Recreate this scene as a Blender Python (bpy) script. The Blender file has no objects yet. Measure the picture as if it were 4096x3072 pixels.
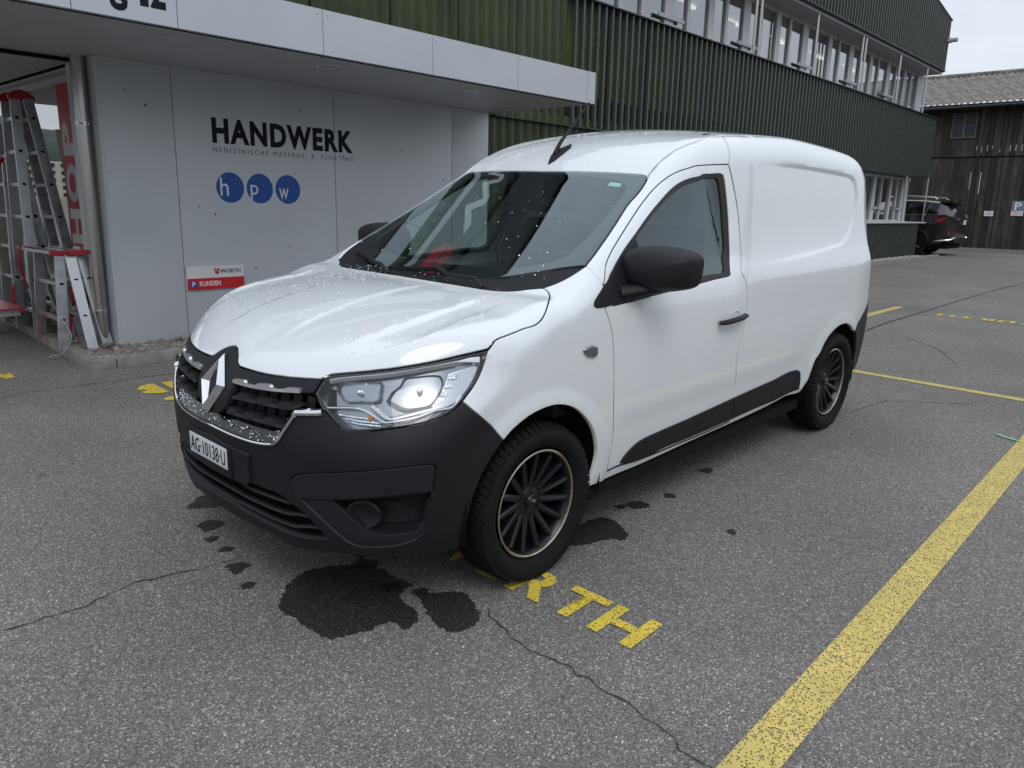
import bpy, bmesh, math, random
import numpy as np
from mathutils import Vector, Matrix
from mathutils.geometry import delaunay_2d_cdt
random.seed(7); rng = np.random.default_rng(7)
R = math.radians
SC = bpy.context.scene
COL = SC.collection
# ------------------------------------------------------------------ camera
cam = bpy.data.cameras.new('camera')
cam.lens = 27.117; cam.sensor_width = 36; cam.clip_start = .05; cam.clip_end = 4000
camo = bpy.data.objects.new('camera', cam); COL.objects.link(camo)
camo.matrix_world = Matrix(((-.677212, -.151443, .720034, 2.16093), (.735472, -.167986, .6564, 2.67556), (.021549, .974087, .225144, 1.41581), (0, 0, 0, 1)))
SC.camera = camo
# ------------------------------------------------------------------ overcast sky
SUN_EL, SUN_AZ = 52, 55        # degrees; azimuth from +X towards +Y
w = bpy.data.worlds.new('World'); SC.world = w; w.use_nodes = True
nt = w.node_tree; N = nt.nodes; L = nt.links; N.clear()
out = N.new('ShaderNodeOutputWorld'); mx = N.new('ShaderNodeMixShader')
b1 = N.new('ShaderNodeBackground'); b2 = N.new('ShaderNodeBackground')
sky = N.new('ShaderNodeTexSky'); sky.sky_type = 'NISHITA'; sky.sun_disc = False
sky.sun_elevation = R(SUN_EL); sky.sun_rotation = R(90 - SUN_AZ)
L.new(sky.outputs[0], b1.inputs[0]); b1.inputs[1].default_value = .1
tc = N.new('ShaderNodeTexCoord'); mp = N.new('ShaderNodeMapping'); mp.inputs['Scale'].default_value = (1, 1, 2.6); mp.inputs['Location'].default_value = (.3, .8, .1)
no = N.new('ShaderNodeTexNoise'); no.inputs['Scale'].default_value = 2.1; no.inputs['Detail'].default_value = 7; no.inputs['Roughness'].default_value = .52
cr = N.new('ShaderNodeValToRGB'); cr.color_ramp.elements[0].position = .33; cr.color_ramp.elements[0].color = (.55, .60, .685, 1)
cr.color_ramp.elements[1].position = .68; cr.color_ramp.elements[1].color = (.765, .81, .875, 1)
L.new(tc.outputs['Generated'], mp.inputs[0]); L.new(mp.outputs[0], no.inputs[0]); L.new(no.outputs[0], cr.inputs[0])
sx = N.new('ShaderNodeSeparateXYZ'); L.new(tc.outputs['Generated'], sx.inputs[0])      # an overcast sky is brightest overhead
zr = N.new('ShaderNodeMapRange'); zr.inputs[1].default_value = 0; zr.inputs[2].default_value = 1; zr.inputs[3].default_value = 1.02; zr.inputs[4].default_value = 1.62; L.new(sx.outputs[2], zr.inputs[0])
vm = N.new('ShaderNodeVectorMath'); vm.operation = 'SCALE'; L.new(cr.outputs[0], vm.inputs[0]); L.new(zr.outputs[0], vm.inputs['Scale']); L.new(vm.outputs[0], b2.inputs[0])
b2.inputs[1].default_value = .92; mx.inputs[0].default_value = .93
L.new(b1.outputs[0], mx.inputs[1]); L.new(b2.outputs[0], mx.inputs[2]); L.new(mx.outputs[0], out.inputs[0])
sl = bpy.data.lights.new('sun', 'SUN'); sl.energy = .8; sl.angle = R(30); sl.color = (1, .97, .93)
so = bpy.data.objects.new('sun', sl); COL.objects.link(so)
sd = Vector((math.cos(R(SUN_EL)) * math.cos(R(SUN_AZ)), math.cos(R(SUN_EL)) * math.sin(R(SUN_AZ)), math.sin(R(SUN_EL))))
so.rotation_euler = sd.to_track_quat('Z', 'Y').to_euler(); so.location = (0, 0, 20)
vs = SC.view_settings; vs.view_transform = 'Standard'; vs.look = 'None'; vs.exposure = .15; vs.gamma = 1
try: vs.use_curve_mapping = False
except Exception: pass
SC.cycles.max_bounces = 8; SC.cycles.transparent_max_bounces = 24; SC.cycles.glossy_bounces = 5; SC.cycles.transmission_bounces = 6
SC.cycles.caustics_reflective = False; SC.cycles.caustics_refractive = False
# ------------------------------------------------------------------ materials
def nmat(name):
    m = bpy.data.materials.new(name); m.use_nodes = True; t = m.node_tree
    return m, t, t.nodes, t.links, t.nodes['Principled BSDF']
def setp(b, **k):
    for a, v in k.items(): b.inputs[a.replace('_', ' ')].default_value = v
def mat(name, col, rough=.5, metal=0, coat=0, var=0, vs_=8, bump=0, bs=60, em=None, es=1, spec=.5, crough=.03, rvar=0):
    m, t, N, L, b = nmat(name)
    c = (*col, 1); b.inputs['Base Color'].default_value = c
    setp(b, Roughness=rough, Metallic=metal); b.inputs['Coat Weight'].default_value = coat; b.inputs['Coat Roughness'].default_value = crough
    b.inputs['Specular IOR Level'].default_value = spec
    if em: b.inputs['Emission Color'].default_value = (*em, 1); b.inputs['Emission Strength'].default_value = es
    if var or bump or rvar:
        tc = N.new('ShaderNodeTexCoord'); no = N.new('ShaderNodeTexNoise'); no.inputs['Scale'].default_value = vs_; no.inputs['Detail'].default_value = 6
        L.new(tc.outputs['Object'], no.inputs[0])
        if var:
            r = N.new('ShaderNodeMapRange'); r.inputs[1].default_value = .3; r.inputs[2].default_value = .7; r.inputs[3].default_value = 1 - var; r.inputs[4].default_value = 1 + var
            mu = N.new('ShaderNodeVectorMath'); mu.operation = 'SCALE'; mu.inputs[0].default_value = col
            L.new(no.outputs[0], r.inputs[0]); L.new(r.outputs[0], mu.inputs['Scale']); L.new(mu.outputs[0], b.inputs['Base Color'])
        if rvar:
            r2 = N.new('ShaderNodeMapRange'); r2.inputs[1].default_value = .3; r2.inputs[2].default_value = .7; r2.inputs[3].default_value = max(rough - rvar, .02); r2.inputs[4].default_value = rough + rvar
            L.new(no.outputs[0], r2.inputs[0]); L.new(r2.outputs[0], b.inputs['Roughness'])
        if bump:
            n2 = N.new('ShaderNodeTexNoise'); n2.inputs['Scale'].default_value = bs; n2.inputs['Detail'].default_value = 4; L.new(tc.outputs['Object'], n2.inputs[0])
            bp = N.new('ShaderNodeBump'); bp.inputs['Strength'].default_value = bump; bp.inputs['Distance'].default_value = .004
            L.new(n2.outputs[0], bp.inputs['Height']); L.new(bp.outputs[0], b.inputs['Normal'])
    return m
def ramp(N, pts):
    r = N.new('ShaderNodeValToRGB'); e = r.color_ramp.elements
    e[0].position, e[0].color = pts[0][0], (*pts[0][1], 1); e[1].position, e[1].color = pts[-1][0], (*pts[-1][1], 1)
    for p, c in pts[1:-1]: x = e.new(p); x.color = (*c, 1)
    return r
def glassm(name, tint, fres=1.5, gl=(1, 1, 1), rough=.0, body=None, boost=1.0):
    m = bpy.data.materials.new(name); m.use_nodes = True; t = m.node_tree; N = t.nodes; L = t.links; N.clear()
    o = N.new('ShaderNodeOutputMaterial'); tr = N.new('ShaderNodeBsdfTransparent'); tr.inputs[0].default_value = (*tint, 1)
    g = N.new('ShaderNodeBsdfGlossy'); g.inputs[0].default_value = (*gl, 1); g.inputs['Roughness'].default_value = rough
    # reflectance of a thin pane, the same from both sides: a floor plus a rise towards grazing
    lw = N.new('ShaderNodeLayerWeight'); lw.inputs[0].default_value = .5; pw = N.new('ShaderNodeMath'); pw.operation = 'POWER'; pw.inputs[1].default_value = fres; L.new(lw.outputs['Facing'], pw.inputs[0])
    mx = N.new('ShaderNodeMixShader'); mm = N.new('ShaderNodeMath'); mm.operation = 'MULTIPLY_ADD'; mm.inputs[1].default_value = 1 - boost; mm.inputs[2].default_value = boost; mm.use_clamp = True
    L.new(pw.outputs[0], mm.inputs[0]); L.new(mm.outputs[0], mx.inputs[0]); L.new(tr.outputs[0], mx.inputs[1]); L.new(g.outputs[0], mx.inputs[2]); L.new(mx.outputs[0], o.inputs[0])
    return m
def asphalt(name, wet=False, patchmask=False):
    m, t, N, L, b = nmat(name)
    tc = N.new('ShaderNodeTexCoord')
    v = N.new('ShaderNodeTexVoronoi'); v.inputs['Scale'].default_value = 215; L.new(tc.outputs['Object'], v.inputs['Vector'])
    v2 = N.new('ShaderNodeTexVoronoi'); v2.inputs['Scale'].default_value = 88; L.new(tc.outputs['Object'], v2.inputs['Vector'])
    n1 = N.new('ShaderNodeTexNoise'); n1.inputs['Scale'].default_value = .9; n1.inputs['Detail'].default_value = 6; L.new(tc.outputs['Object'], n1.inputs[0])
    n2 = N.new('ShaderNodeTexNoise'); n2.inputs['Scale'].default_value = 260; n2.inputs['Detail'].default_value = 3; L.new(tc.outputs['Object'], n2.inputs[0])
    sep = N.new('ShaderNodeSeparateColor'); L.new(v.outputs['Color'], sep.inputs[0])
    r1 = ramp(N, [(0, (.088, .081, .074)), (.45, (.152, .143, .132)), (.8, (.20, .190, .176)), (.94, (.28, .268, .25)), (1, (.50, .48, .44))]); L.new(sep.outputs[0], r1.inputs[0])
    sep2 = N.new('ShaderNodeSeparateColor'); L.new(v2.outputs['Color'], sep2.inputs[0])
    r2 = ramp(N, [(.90, (0, 0, 0)), (.925, (1, 1, 1))]); L.new(sep2.outputs[1], r2.inputs[0])
    ed = N.new('ShaderNodeMapRange'); ed.inputs[1].default_value = .3; ed.inputs[2].default_value = .45; ed.inputs[3].default_value = 1; ed.inputs[4].default_value = 0; L.new(v2.outputs['Distance'], ed.inputs[0])
    mk = N.new('ShaderNodeMath'); mk.operation = 'MULTIPLY'; L.new(r2.outputs[0], mk.inputs[0]); L.new(ed.outputs[0], mk.inputs[1])
    mx = N.new('ShaderNodeMix'); mx.data_type = 'RGBA'; L.new(mk.outputs[0], mx.inputs[0]); L.new(r1.outputs[0], mx.inputs[6])
    cc = ramp(N, [(0, (.27, .26, .24)), (.6, (.38, .365, .33)), (.85, (.34, .29, .22)), (1, (.62, .60, .56))]); L.new(sep2.outputs[2], cc.inputs[0]); L.new(cc.outputs[0], mx.inputs[7])
    mr = N.new('ShaderNodeMapRange'); mr.inputs[1].default_value = .3; mr.inputs[2].default_value = .7; mr.inputs[3].default_value = .86; mr.inputs[4].default_value = 1.14; L.new(n1.outputs[0], mr.inputs[0])
    mr2 = N.new('ShaderNodeMapRange'); mr2.inputs[1].default_value = .3; mr2.inputs[2].default_value = .7; mr2.inputs[3].default_value = .75; mr2.inputs[4].default_value = 1.25; L.new(n2.outputs[0], mr2.inputs[0])
    mm = N.new('ShaderNodeMath'); mm.operation = 'MULTIPLY'; L.new(mr.outputs[0], mm.inputs[0]); L.new(mr2.outputs[0], mm.inputs[1])
    if wet:
        m3 = N.new('ShaderNodeMath'); m3.operation = 'MULTIPLY'; m3.inputs[1].default_value = .17; L.new(mm.outputs[0], m3.inputs[0]); mm = m3
    sc = N.new('ShaderNodeVectorMath'); sc.operation = 'SCALE'; L.new(mx.outputs[2], sc.inputs[0]); L.new(mm.outputs[0], sc.inputs['Scale']); L.new(sc.outputs[0], b.inputs['Base Color'])
    b.inputs['Roughness'].default_value = .42 if wet else .82
    b.inputs['Specular IOR Level'].default_value = .25 if wet else .35
    bp = N.new('ShaderNodeBump'); bp.inputs['Strength'].default_value = .55; bp.inputs['Distance'].default_value = .004
    ad = N.new('ShaderNodeMath'); ad.operation = 'ADD'; L.new(v.outputs['Distance'], ad.inputs[0]); L.new(n2.outputs[0], ad.inputs[1])
    L.new(ad.outputs[0], bp.inputs['Height']); L.new(bp.outputs[0], b.inputs['Normal'])
    return m
def worn_paint(name, col, cover=.42):
    m, t, N, L, b = nmat(name)
    tc = N.new('ShaderNodeTexCoord'); v = N.new('ShaderNodeTexVoronoi'); v.feature = 'DISTANCE_TO_EDGE'; v.inputs['Scale'].default_value = 150; L.new(tc.outputs['Object'], v.inputs['Vector'])
    v3 = N.new('ShaderNodeTexVoronoi'); v3.inputs['Scale'].default_value = 150; L.new(tc.outputs['Object'], v3.inputs['Vector']); sp = N.new('ShaderNodeSeparateColor'); L.new(v3.outputs['Color'], sp.inputs[0])
    n = N.new('ShaderNodeTexNoise'); n.inputs['Scale'].default_value = 5; n.inputs['Detail'].default_value = 5; L.new(tc.outputs['Object'], n.inputs[0])
    # stone tops worn bare: inside a cell (far from its edge) when the cell's own number and the slow noise say so
    a = N.new('ShaderNodeMath'); a.operation = 'MULTIPLY_ADD'; a.inputs[1].default_value = 1.25; a.inputs[2].default_value = -.62; L.new(n.outputs[0], a.inputs[0])
    s = N.new('ShaderNodeMath'); s.operation = 'ADD'; L.new(sp.outputs[0], s.inputs[0]); L.new(a.outputs[0], s.inputs[1])
    g = N.new('ShaderNodeMath'); g.operation = 'GREATER_THAN'; g.inputs[1].default_value = cover; L.new(s.outputs[0], g.inputs[0])
    e = N.new('ShaderNodeMath'); e.operation = 'GREATER_THAN'; e.inputs[1].default_value = .13; L.new(v.outputs['Distance'], e.inputs[0])
    k = N.new('ShaderNodeMath'); k.operation = 'MULTIPLY'; L.new(g.outputs[0], k.inputs[0]); L.new(e.outputs[0], k.inputs[1])
    inv = N.new('ShaderNodeMath'); inv.operation = 'SUBTRACT'; inv.inputs[0].default_value = 1; L.new(k.outputs[0], inv.inputs[1]); L.new(inv.outputs[0], b.inputs['Alpha'])
    mr = N.new('ShaderNodeMapRange'); mr.inputs[1].default_value = .3; mr.inputs[2].default_value = .7; mr.inputs[3].default_value = .8; mr.inputs[4].default_value = 1.1; L.new(n.outputs[0], mr.inputs[0])
    sc = N.new('ShaderNodeVectorMath'); sc.operation = 'SCALE'; sc.inputs[0].default_value = col; L.new(mr.outputs[0], sc.inputs['Scale']); L.new(sc.outputs[0], b.inputs['Base Color'])
    b.inputs['Roughness'].default_value = .7
    bp = N.new('ShaderNodeBump'); bp.inputs['Strength'].default_value = .5; bp.inputs['Distance'].default_value = .003; L.new(v.outputs['Distance'], bp.inputs['Height']); L.new(bp.outputs[0], b.inputs['Normal'])
    return m
M = {}
M['paint'] = mat('white_car_paint', (.76, .80, .82), .34, coat=1, crough=.015, spec=.5)
M['plastic'] = mat('black_grained_plastic', (.0095, .0108, .0135), .56, bump=.12, bs=900, spec=.30)
M['plastic2'] = mat('dark_grey_plastic', (.013, .0148, .018), .6, bump=.12, bs=700, spec=.30)
M['gloss'] = mat('gloss_black', (.006, .006, .007), .08, spec=.5)
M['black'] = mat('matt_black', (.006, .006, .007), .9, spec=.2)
M['rubber'] = mat('tyre_rubber', (.0095, .0098, .0105), .8, bump=.15, bs=300, spec=.18, var=.2, vs_=14)
M['chrome'] = mat('chrome', (.82, .83, .85), .07, metal=1)
M['bright'] = mat('bright_chrome', (.86, .88, .91), .32, metal=1)
M['satin'] = mat('satin_chrome', (.66, .67, .69), .22, metal=1)
M['rim'] = mat('black_wheel_paint', (.005, .0055, .007), .30, coat=.1, spec=.4)
M['rimlip'] = mat('polished_lip', (.46, .41, .33), .34, metal=1, var=.22, vs_=30)
M['brake'] = mat('brake_disc', (.05, .043, .038), .6, metal=.6, var=.3)
M['wglass'] = glassm('windscreen_glass', (.80, .90, .86), 3.3, gl=(.84, .95, .98), boost=.08)
M['sglass'] = glassm('side_window_glass', (.60, .69, .67), 3.4, gl=(.84, .95, .98), boost=.08)
M['lens'] = glassm('clear_lens', (.95, .96, .97), 4.5, boost=.04)
M['frit'] = mat('black_glass_border', (.008, .008, .011), .12)
M['seal'] = mat('rubber_seal', (.012, .012, .013), .55)
M['lampdark'] = mat('lamp_housing', (.34, .36, .385), .22, metal=.9)
M['reflector'] = mat('reflector', (.34, .37, .41), .16, metal=1, bump=1, bs=34)
M['ribbed'] = mat('ribbed_reflector', (.60, .64, .68), .25, metal=1, bump=.8, bs=160)
M['amber'] = mat('amber_bulb', (.75, .20, .02), .2)
M['redlens'] = mat('red_lens', (.32, .012, .012), .15, coat=1)
M['trim'] = mat('grey_interior_plastic', (.27, .30, .29), .8, bump=.1, bs=300)
M['seat'] = mat('charcoal_seat_fabric', (.035, .037, .042), .95)
M['dash'] = mat('dark_dashboard', (.024, .027, .030), .75, bump=.1, bs=300)
M['sticker'] = mat('green_sticker', (.30, .66, .60), .5)
M['drop'] = mat('water', (.93, .96, .98), .04, metal=1)
M['plate'] = mat('number_plate_white', (.62, .64, .66), .4, var=.06, vs_=40)
M['ink'] = mat('black_print', (.006, .007, .009), .6, spec=.2)
M['asphalt'] = asphalt('asphalt'); M['wet'] = asphalt('wet_asphalt', True)
M['crack'] = mat('crack_dark', (.022, .021, .020), .9, var=.4, vs_=60)
M['yellow'] = worn_paint('worn_yellow_paint', (.64, .50, .15), .58)
M['yellow2'] = worn_paint('yellow_letter_paint', (.70, .53, .06), .70)
M['green'] = worn_paint('green_spray', (.22, .62, .35), .55)
M['kerb'] = mat('concrete_kerb', (.25, .245, .215), .85, var=.22, vs_=9, bump=.5, bs=70)
M['pebble'] = mat('grey_pebbles', (.20, .20, .20), .75, var=.35, vs_=30, bump=.3, bs=60)
M['pebble2'] = mat('brown_pebbles', (.22, .18, .145), .75, var=.35, vs_=30)
M['pebble3'] = mat('pale_pebbles', (.36, .35, .33), .75, var=.25, vs_=30)
M['leafb'] = mat('dead_leaf', (.28, .12, .05), .8, var=.3)
M['leafg'] = mat('green_leaf', (.05, .09, .02), .7, var=.3)
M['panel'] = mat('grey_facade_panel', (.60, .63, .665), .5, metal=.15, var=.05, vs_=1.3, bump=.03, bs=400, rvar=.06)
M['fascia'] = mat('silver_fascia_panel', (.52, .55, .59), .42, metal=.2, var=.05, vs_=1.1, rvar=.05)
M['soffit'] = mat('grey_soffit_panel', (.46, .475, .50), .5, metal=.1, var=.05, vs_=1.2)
M['joint'] = mat('dark_joint', (.02, .02, .022), .8)
M['rust'] = mat('dirty_joint_seal', (.13, .115, .10), .8, var=.6, vs_=22)
M['screw'] = mat('steel_screw', (.5, .5, .5), .35, metal=1)
M['steel'] = mat('stainless_pipe', (.50, .485, .465), .27, metal=1)
M['alu'] = mat('ladder_aluminium', (.56, .57, .585), .36, metal=.9, var=.10, vs_=14, rvar=.08)
M['redp'] = mat('red_plastic', (.50, .022, .035), .4)
M['red'] = mat('red_print', (.60, .018, .025), .45)
M['strap'] = mat('red_strap', (.45, .02, .04), .7)
M['cable'] = mat('steel_cable', (.45, .45, .46), .4, metal=1)
M['white'] = mat('white_print', (.78, .79, .80), .45)
M['blue'] = mat('blue_print', (.008, .085, .37), .4)
M['paper'] = mat('paper_tag', (.62, .61, .58), .7)
M['winframe'] = mat('white_window_frame', (.55, .56, .58), .45)
M['bglass'] = glassm('building_glass', (.60, .65, .66), 2.4, boost=.16)
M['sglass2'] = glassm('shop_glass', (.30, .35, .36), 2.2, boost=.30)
M['ceil'] = mat('white_ceiling', (.55, .56, .55), .8)
M['roomw'] = mat('white_room_wall', (.60, .62, .62), .8)
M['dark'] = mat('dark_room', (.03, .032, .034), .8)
M['tube'] = mat('lamp_tube', (.9, .85, .7), .5, em=(1, .88, .62), es=2.2)
M['oxide'] = mat('dark_metal_flashing', (.035, .038, .042), .4, metal=.4)
M['lightlens'] = mat('frosted_light_lens', (.42, .42, .38), .35)
M['olive'] = mat('green_wall_behind_mesh', (.30, .37, .075), .85, var=.3, vs_=2.2)
M['barnroof'] = mat('fibre_cement_roof', (.165, .155, .14), .85, var=.55, vs_=3.5, bump=.6, bs=25)
M['carblack'] = mat('black_car_paint', (.010, .011, .014), .25, coat=1)
M['hill'] = mat('wooded_hill', (.05, .075, .06), .9, var=.3, vs_=.02)
M['render'] = mat('pale_render', (.55, .54, .48), .8)
def mesh_sheet(name):
    m, t, N, L, b = nmat(name)
    tc = N.new('ShaderNodeTexCoord'); mp = N.new('ShaderNodeMapping'); mp.inputs['Scale'].default_value = (58, 58, 66); L.new(tc.outputs['Object'], mp.inputs[0])
    v = N.new('ShaderNodeTexVoronoi'); v.inputs['Randomness'].default_value = 0; v.inputs['Scale'].default_value = 1; L.new(mp.outputs[0], v.inputs['Vector'])
    g = N.new('ShaderNodeMath'); g.operation = 'GREATER_THAN'; g.inputs[1].default_value = .40; L.new(v.outputs['Distance'], g.inputs[0])
    L.new(g.outputs[0], b.inputs['Alpha'])
    n = N.new('ShaderNodeTexNoise'); n.inputs['Scale'].default_value = 1.4; L.new(tc.outputs['Object'], n.inputs[0])
    r = ramp(N, [(.3, (.034, .044, .022)), (.7, (.058, .074, .036))]); L.new(n.outputs[0], r.inputs[0]); L.new(r.outputs[0], b.inputs['Base Color'])
    setp(b, Roughness=.38, Metallic=.55)
    return m
M['mesh'] = mesh_sheet('perforated_metal')
M['meshfar'] = mat('fine_perforated_metal', (.040, .052, .032), .45, metal=.3); M['meshfar'].node_tree.nodes['Principled BSDF'].inputs['Alpha'].default_value = .55
M['rib'] = mat('folded_rib_metal', (.070, .082, .076), .42, metal=.35)
def wood(name, c1, c2, c3):
    m, t, N, L, b = nmat(name)
    tc = N.new('ShaderNodeTexCoord'); oi = N.new('ShaderNodeObjectInfo'); ad = N.new('ShaderNodeVectorMath'); ad.operation = 'ADD'
    cb = N.new('ShaderNodeCombineXYZ'); ml = N.new('ShaderNodeMath'); ml.operation = 'MULTIPLY'; ml.inputs[1].default_value = 37; L.new(oi.outputs['Random'], ml.inputs[0]); L.new(ml.outputs[0], cb.inputs[2]); L.new(ml.outputs[0], cb.inputs[1])
    L.new(tc.outputs['Object'], ad.inputs[0]); L.new(cb.outputs[0], ad.inputs[1])
    mp = N.new('ShaderNodeMapping'); mp.inputs['Scale'].default_value = (30, 30, 1.5); L.new(ad.outputs[0], mp.inputs[0])
    n = N.new('ShaderNodeTexNoise'); n.inputs['Scale'].default_value = 1; n.inputs['Detail'].default_value = 6; L.new(mp.outputs[0], n.inputs[0])
    n2 = N.new('ShaderNodeTexNoise'); n2.inputs['Scale'].default_value = 1.1; n2.inputs['Detail'].default_value = 5; L.new(ad.outputs[0], n2.inputs[0])
    r = ramp(N, [(.3, c1), (.52, c2), (.75, c3)])
    a2 = N.new('ShaderNodeMath'); a2.operation = 'MULTIPLY_ADD'; a2.inputs[1].default_value = .5; L.new(n.outputs[0], a2.inputs[0]);
    a3 = N.new('ShaderNodeMath'); a3.operation = 'MULTIPLY'; a3.inputs[1].default_value = .5; L.new(n2.outputs[0], a3.inputs[0]); L.new(a3.outputs[0], a2.inputs[2]); L.new(a2.outputs[0], r.inputs[0])
    mr = N.new('ShaderNodeMapRange'); mr.inputs[3].default_value = .55; mr.inputs[4].default_value = 1.5; L.new(oi.outputs['Random'], mr.inputs[0])
    sc = N.new('ShaderNodeVectorMath'); sc.operation = 'SCALE'; L.new(r.outputs[0], sc.inputs[0]); L.new(mr.outputs[0], sc.inputs['Scale']); L.new(sc.outputs[0], b.inputs['Base Color'])
    b.inputs['Roughness'].default_value = .85
    bp = N.new('ShaderNodeBump'); bp.inputs['Strength'].default_value = .6; bp.inputs['Distance'].default_value = .01; L.new(n.outputs[0], bp.inputs['Height']); L.new(bp.outputs[0], b.inputs['Normal'])
    return m
M['wood'] = wood('weathered_boards', (.018, .016, .016), (.046, .039, .034), (.13, .115, .10))
# ------------------------------------------------------------------ mesh helpers
def link(name, me, m=None, parent=None, loc=None):
    o = bpy.data.objects.new(name, me); COL.objects.link(o)
    if m is not None:
        me.materials.clear(); me.materials.append(m)
    if parent: o.parent = parent
    if loc is not None: o.location = loc
    return o
def rawmesh(name, V, Fc, m=None, parent=None, nor=None, smooth=False, loc=None):
    me = bpy.data.meshes.new(name); me.from_pydata([tuple(v) for v in V], [], [tuple(f) for f in Fc]); me.update()
    if smooth or nor is not None: me.shade_smooth()
    if nor is not None: me.normals_split_custom_set_from_vertices([tuple(x) for x in nor])
    return link(name, me, m, parent, loc)
class MB:
    def __init__(s): s.V = []; s.F = []
    def add(s, V, F):
        k = len(s.V); s.V += [tuple(v) for v in V]; s.F += [tuple(i + k for i in f) for f in F]; return s
    def box(s, a, b, mt=None):
        V = [(x, y, z) for x in (a[0], b[0]) for y in (a[1], b[1]) for z in (a[2], b[2])]
        if mt is not None: V = [mt @ Vector(v) for v in V]
        return s.add(V, [(0, 1, 3, 2), (4, 6, 7, 5), (0, 4, 5, 1), (2, 3, 7, 6), (0, 2, 6, 4), (1, 5, 7, 3)])
    def bar(s, p, q, wx, wy, up=(0, 0, 1)):
        p = Vector(p); q = Vector(q); d = (q - p); l = d.length; d.normalize(); u = Vector(up); x = d.cross(u)
        if x.length < 1e-4: x = d.cross(Vector((1, 0, 0)))
        x.normalize(); y = x.cross(d)
        mt = Matrix(((x.x, y.x, d.x, p.x), (x.y, y.y, d.y, p.y), (x.z, y.z, d.z, p.z), (0, 0, 0, 1)))
        return s.box((-wx / 2, -wy / 2, 0), (wx / 2, wy / 2, l), mt)
    def tube(s, P, r, n=8, closed=False, sy=1, up=(0, 0, 1), caps=True):
        P = [Vector(p) for p in P]; rs = r if hasattr(r, '__len__') else [r] * len(P); V = []; F = []; m = len(P)
        for i, p in enumerate(P):
            a = P[(i - 1) % m] if (closed or i > 0) else P[i]; b = P[(i + 1) % m] if (closed or i < m - 1) else P[i]
            d = (b - a).normalized(); x = d.cross(Vector(up))
            if x.length < 1e-3: x = d.cross(Vector((1, 0, 0)))
            x.normalize(); y = x.cross(d)
            for k in range(n):
                t = 2 * math.pi * k / n; V.append(p + x * math.cos(t) * rs[i] + y * math.sin(t) * rs[i] * sy)
        for i in range(m if closed else m - 1):
            j = (i + 1) % m
            for k in range(n): F.append((i * n + k, i * n + (k + 1) % n, j * n + (k + 1) % n, j * n + k))
        if caps and not closed: F.append(tuple(range(n))[::-1]); F.append(tuple((m - 1) * n + k for k in range(n)))
        return s.add(V, F)
    def lathe(s, prof, n=48, ax='z', c=(0, 0, 0), closed=False):
        V = []; F = []; m = len(prof)
        for k in range(n):
            t = 2 * math.pi * k / n; ct, st = math.cos(t), math.sin(t)
            for r, h in prof:
                V.append((c[0] + r * ct, c[1] + h, c[2] + r * st) if ax == 'y' else (c[0] + r * ct, c[1] + r * st, c[2] + h))
        for k in range(n):
            j = (k + 1) % n
            for i in range(m if closed else m - 1):
                i2 = (i + 1) % m
                F.append((k * m + i, k * m + i2, j * m + i2, j * m + i) if ax == 'z' else (k * m + i, j * m + i, j * m + i2, k * m + i2))
        return s.add(V, F)
    def prism(s, P, h, ax=(0, 0, 1)):
        n = len(P); a = Vector(ax) * h; V = [Vector(p) for p in P] + [Vector(p) + a for p in P]
        return s.add(V, [tuple(range(n))[::-1], tuple(range(n, 2 * n))] + [(i, (i + 1) % n, n + (i + 1) % n, n + i) for i in range(n)])
    def obj(s, name, m=None, parent=None, smooth=False, loc=None, bevel=0, angle=None):
        me = bpy.data.meshes.new(name); me.from_pydata(s.V, [], s.F)
        bm = bmesh.new(); bm.from_mesh(me); bmesh.ops.recalc_face_normals(bm, faces=bm.faces)
        if bevel:
            bmesh.ops.bevel(bm, geom=[e for e in bm.edges if len(e.link_faces) == 2 and e.calc_face_angle(0) > .5], offset=bevel, segments=2, affect='EDGES', profile=.6)
        bm.to_mesh(me); bm.free(); me.update()
        if smooth:
            me.shade_smooth()
            try: me.set_sharp_from_angle(angle=angle or R(35))
            except Exception: pass
        return link(name, me, m, parent, loc)
def tag(o, label=None, cat=None, group=None, kind=None):
    if label: o['label'] = label
    if cat: o['category'] = cat
    if group: o['group'] = group
    if kind: o['kind'] = kind
    return o
def empty(name, loc=(0, 0, 0), label=None, cat=None, group=None, rz=0):
    o = bpy.data.objects.new(name, None); COL.objects.link(o); o.location = loc; o.rotation_euler = (0, 0, rz); o.empty_display_size = .2
    return tag(o, label, cat, group)
def children_of(o, pool=None): return [c for c in COL.objects if c.parent == o]
def copy_tree(o, parent=None):
    kids = children_of(o); c = o.copy(); COL.objects.link(c)
    if parent is not None: c.parent = parent
    for k in kids: copy_tree(k, c)
    return c
_fonts = {}
def text_mesh(txt, offset=0, extrude=0, spacing=1, res=3):
    cu = bpy.data.curves.new('t', 'FONT'); cu.body = txt; cu.offset = offset; cu.extrude = extrude; cu.space_character = spacing; cu.resolution_u = res
    o = bpy.data.objects.new('t', cu); COL.objects.link(o); dg = bpy.context.evaluated_depsgraph_get(); me = bpy.data.meshes.new_from_object(o.evaluated_get(dg))
    bpy.data.objects.remove(o); bpy.data.curves.remove(cu); return me
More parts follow.
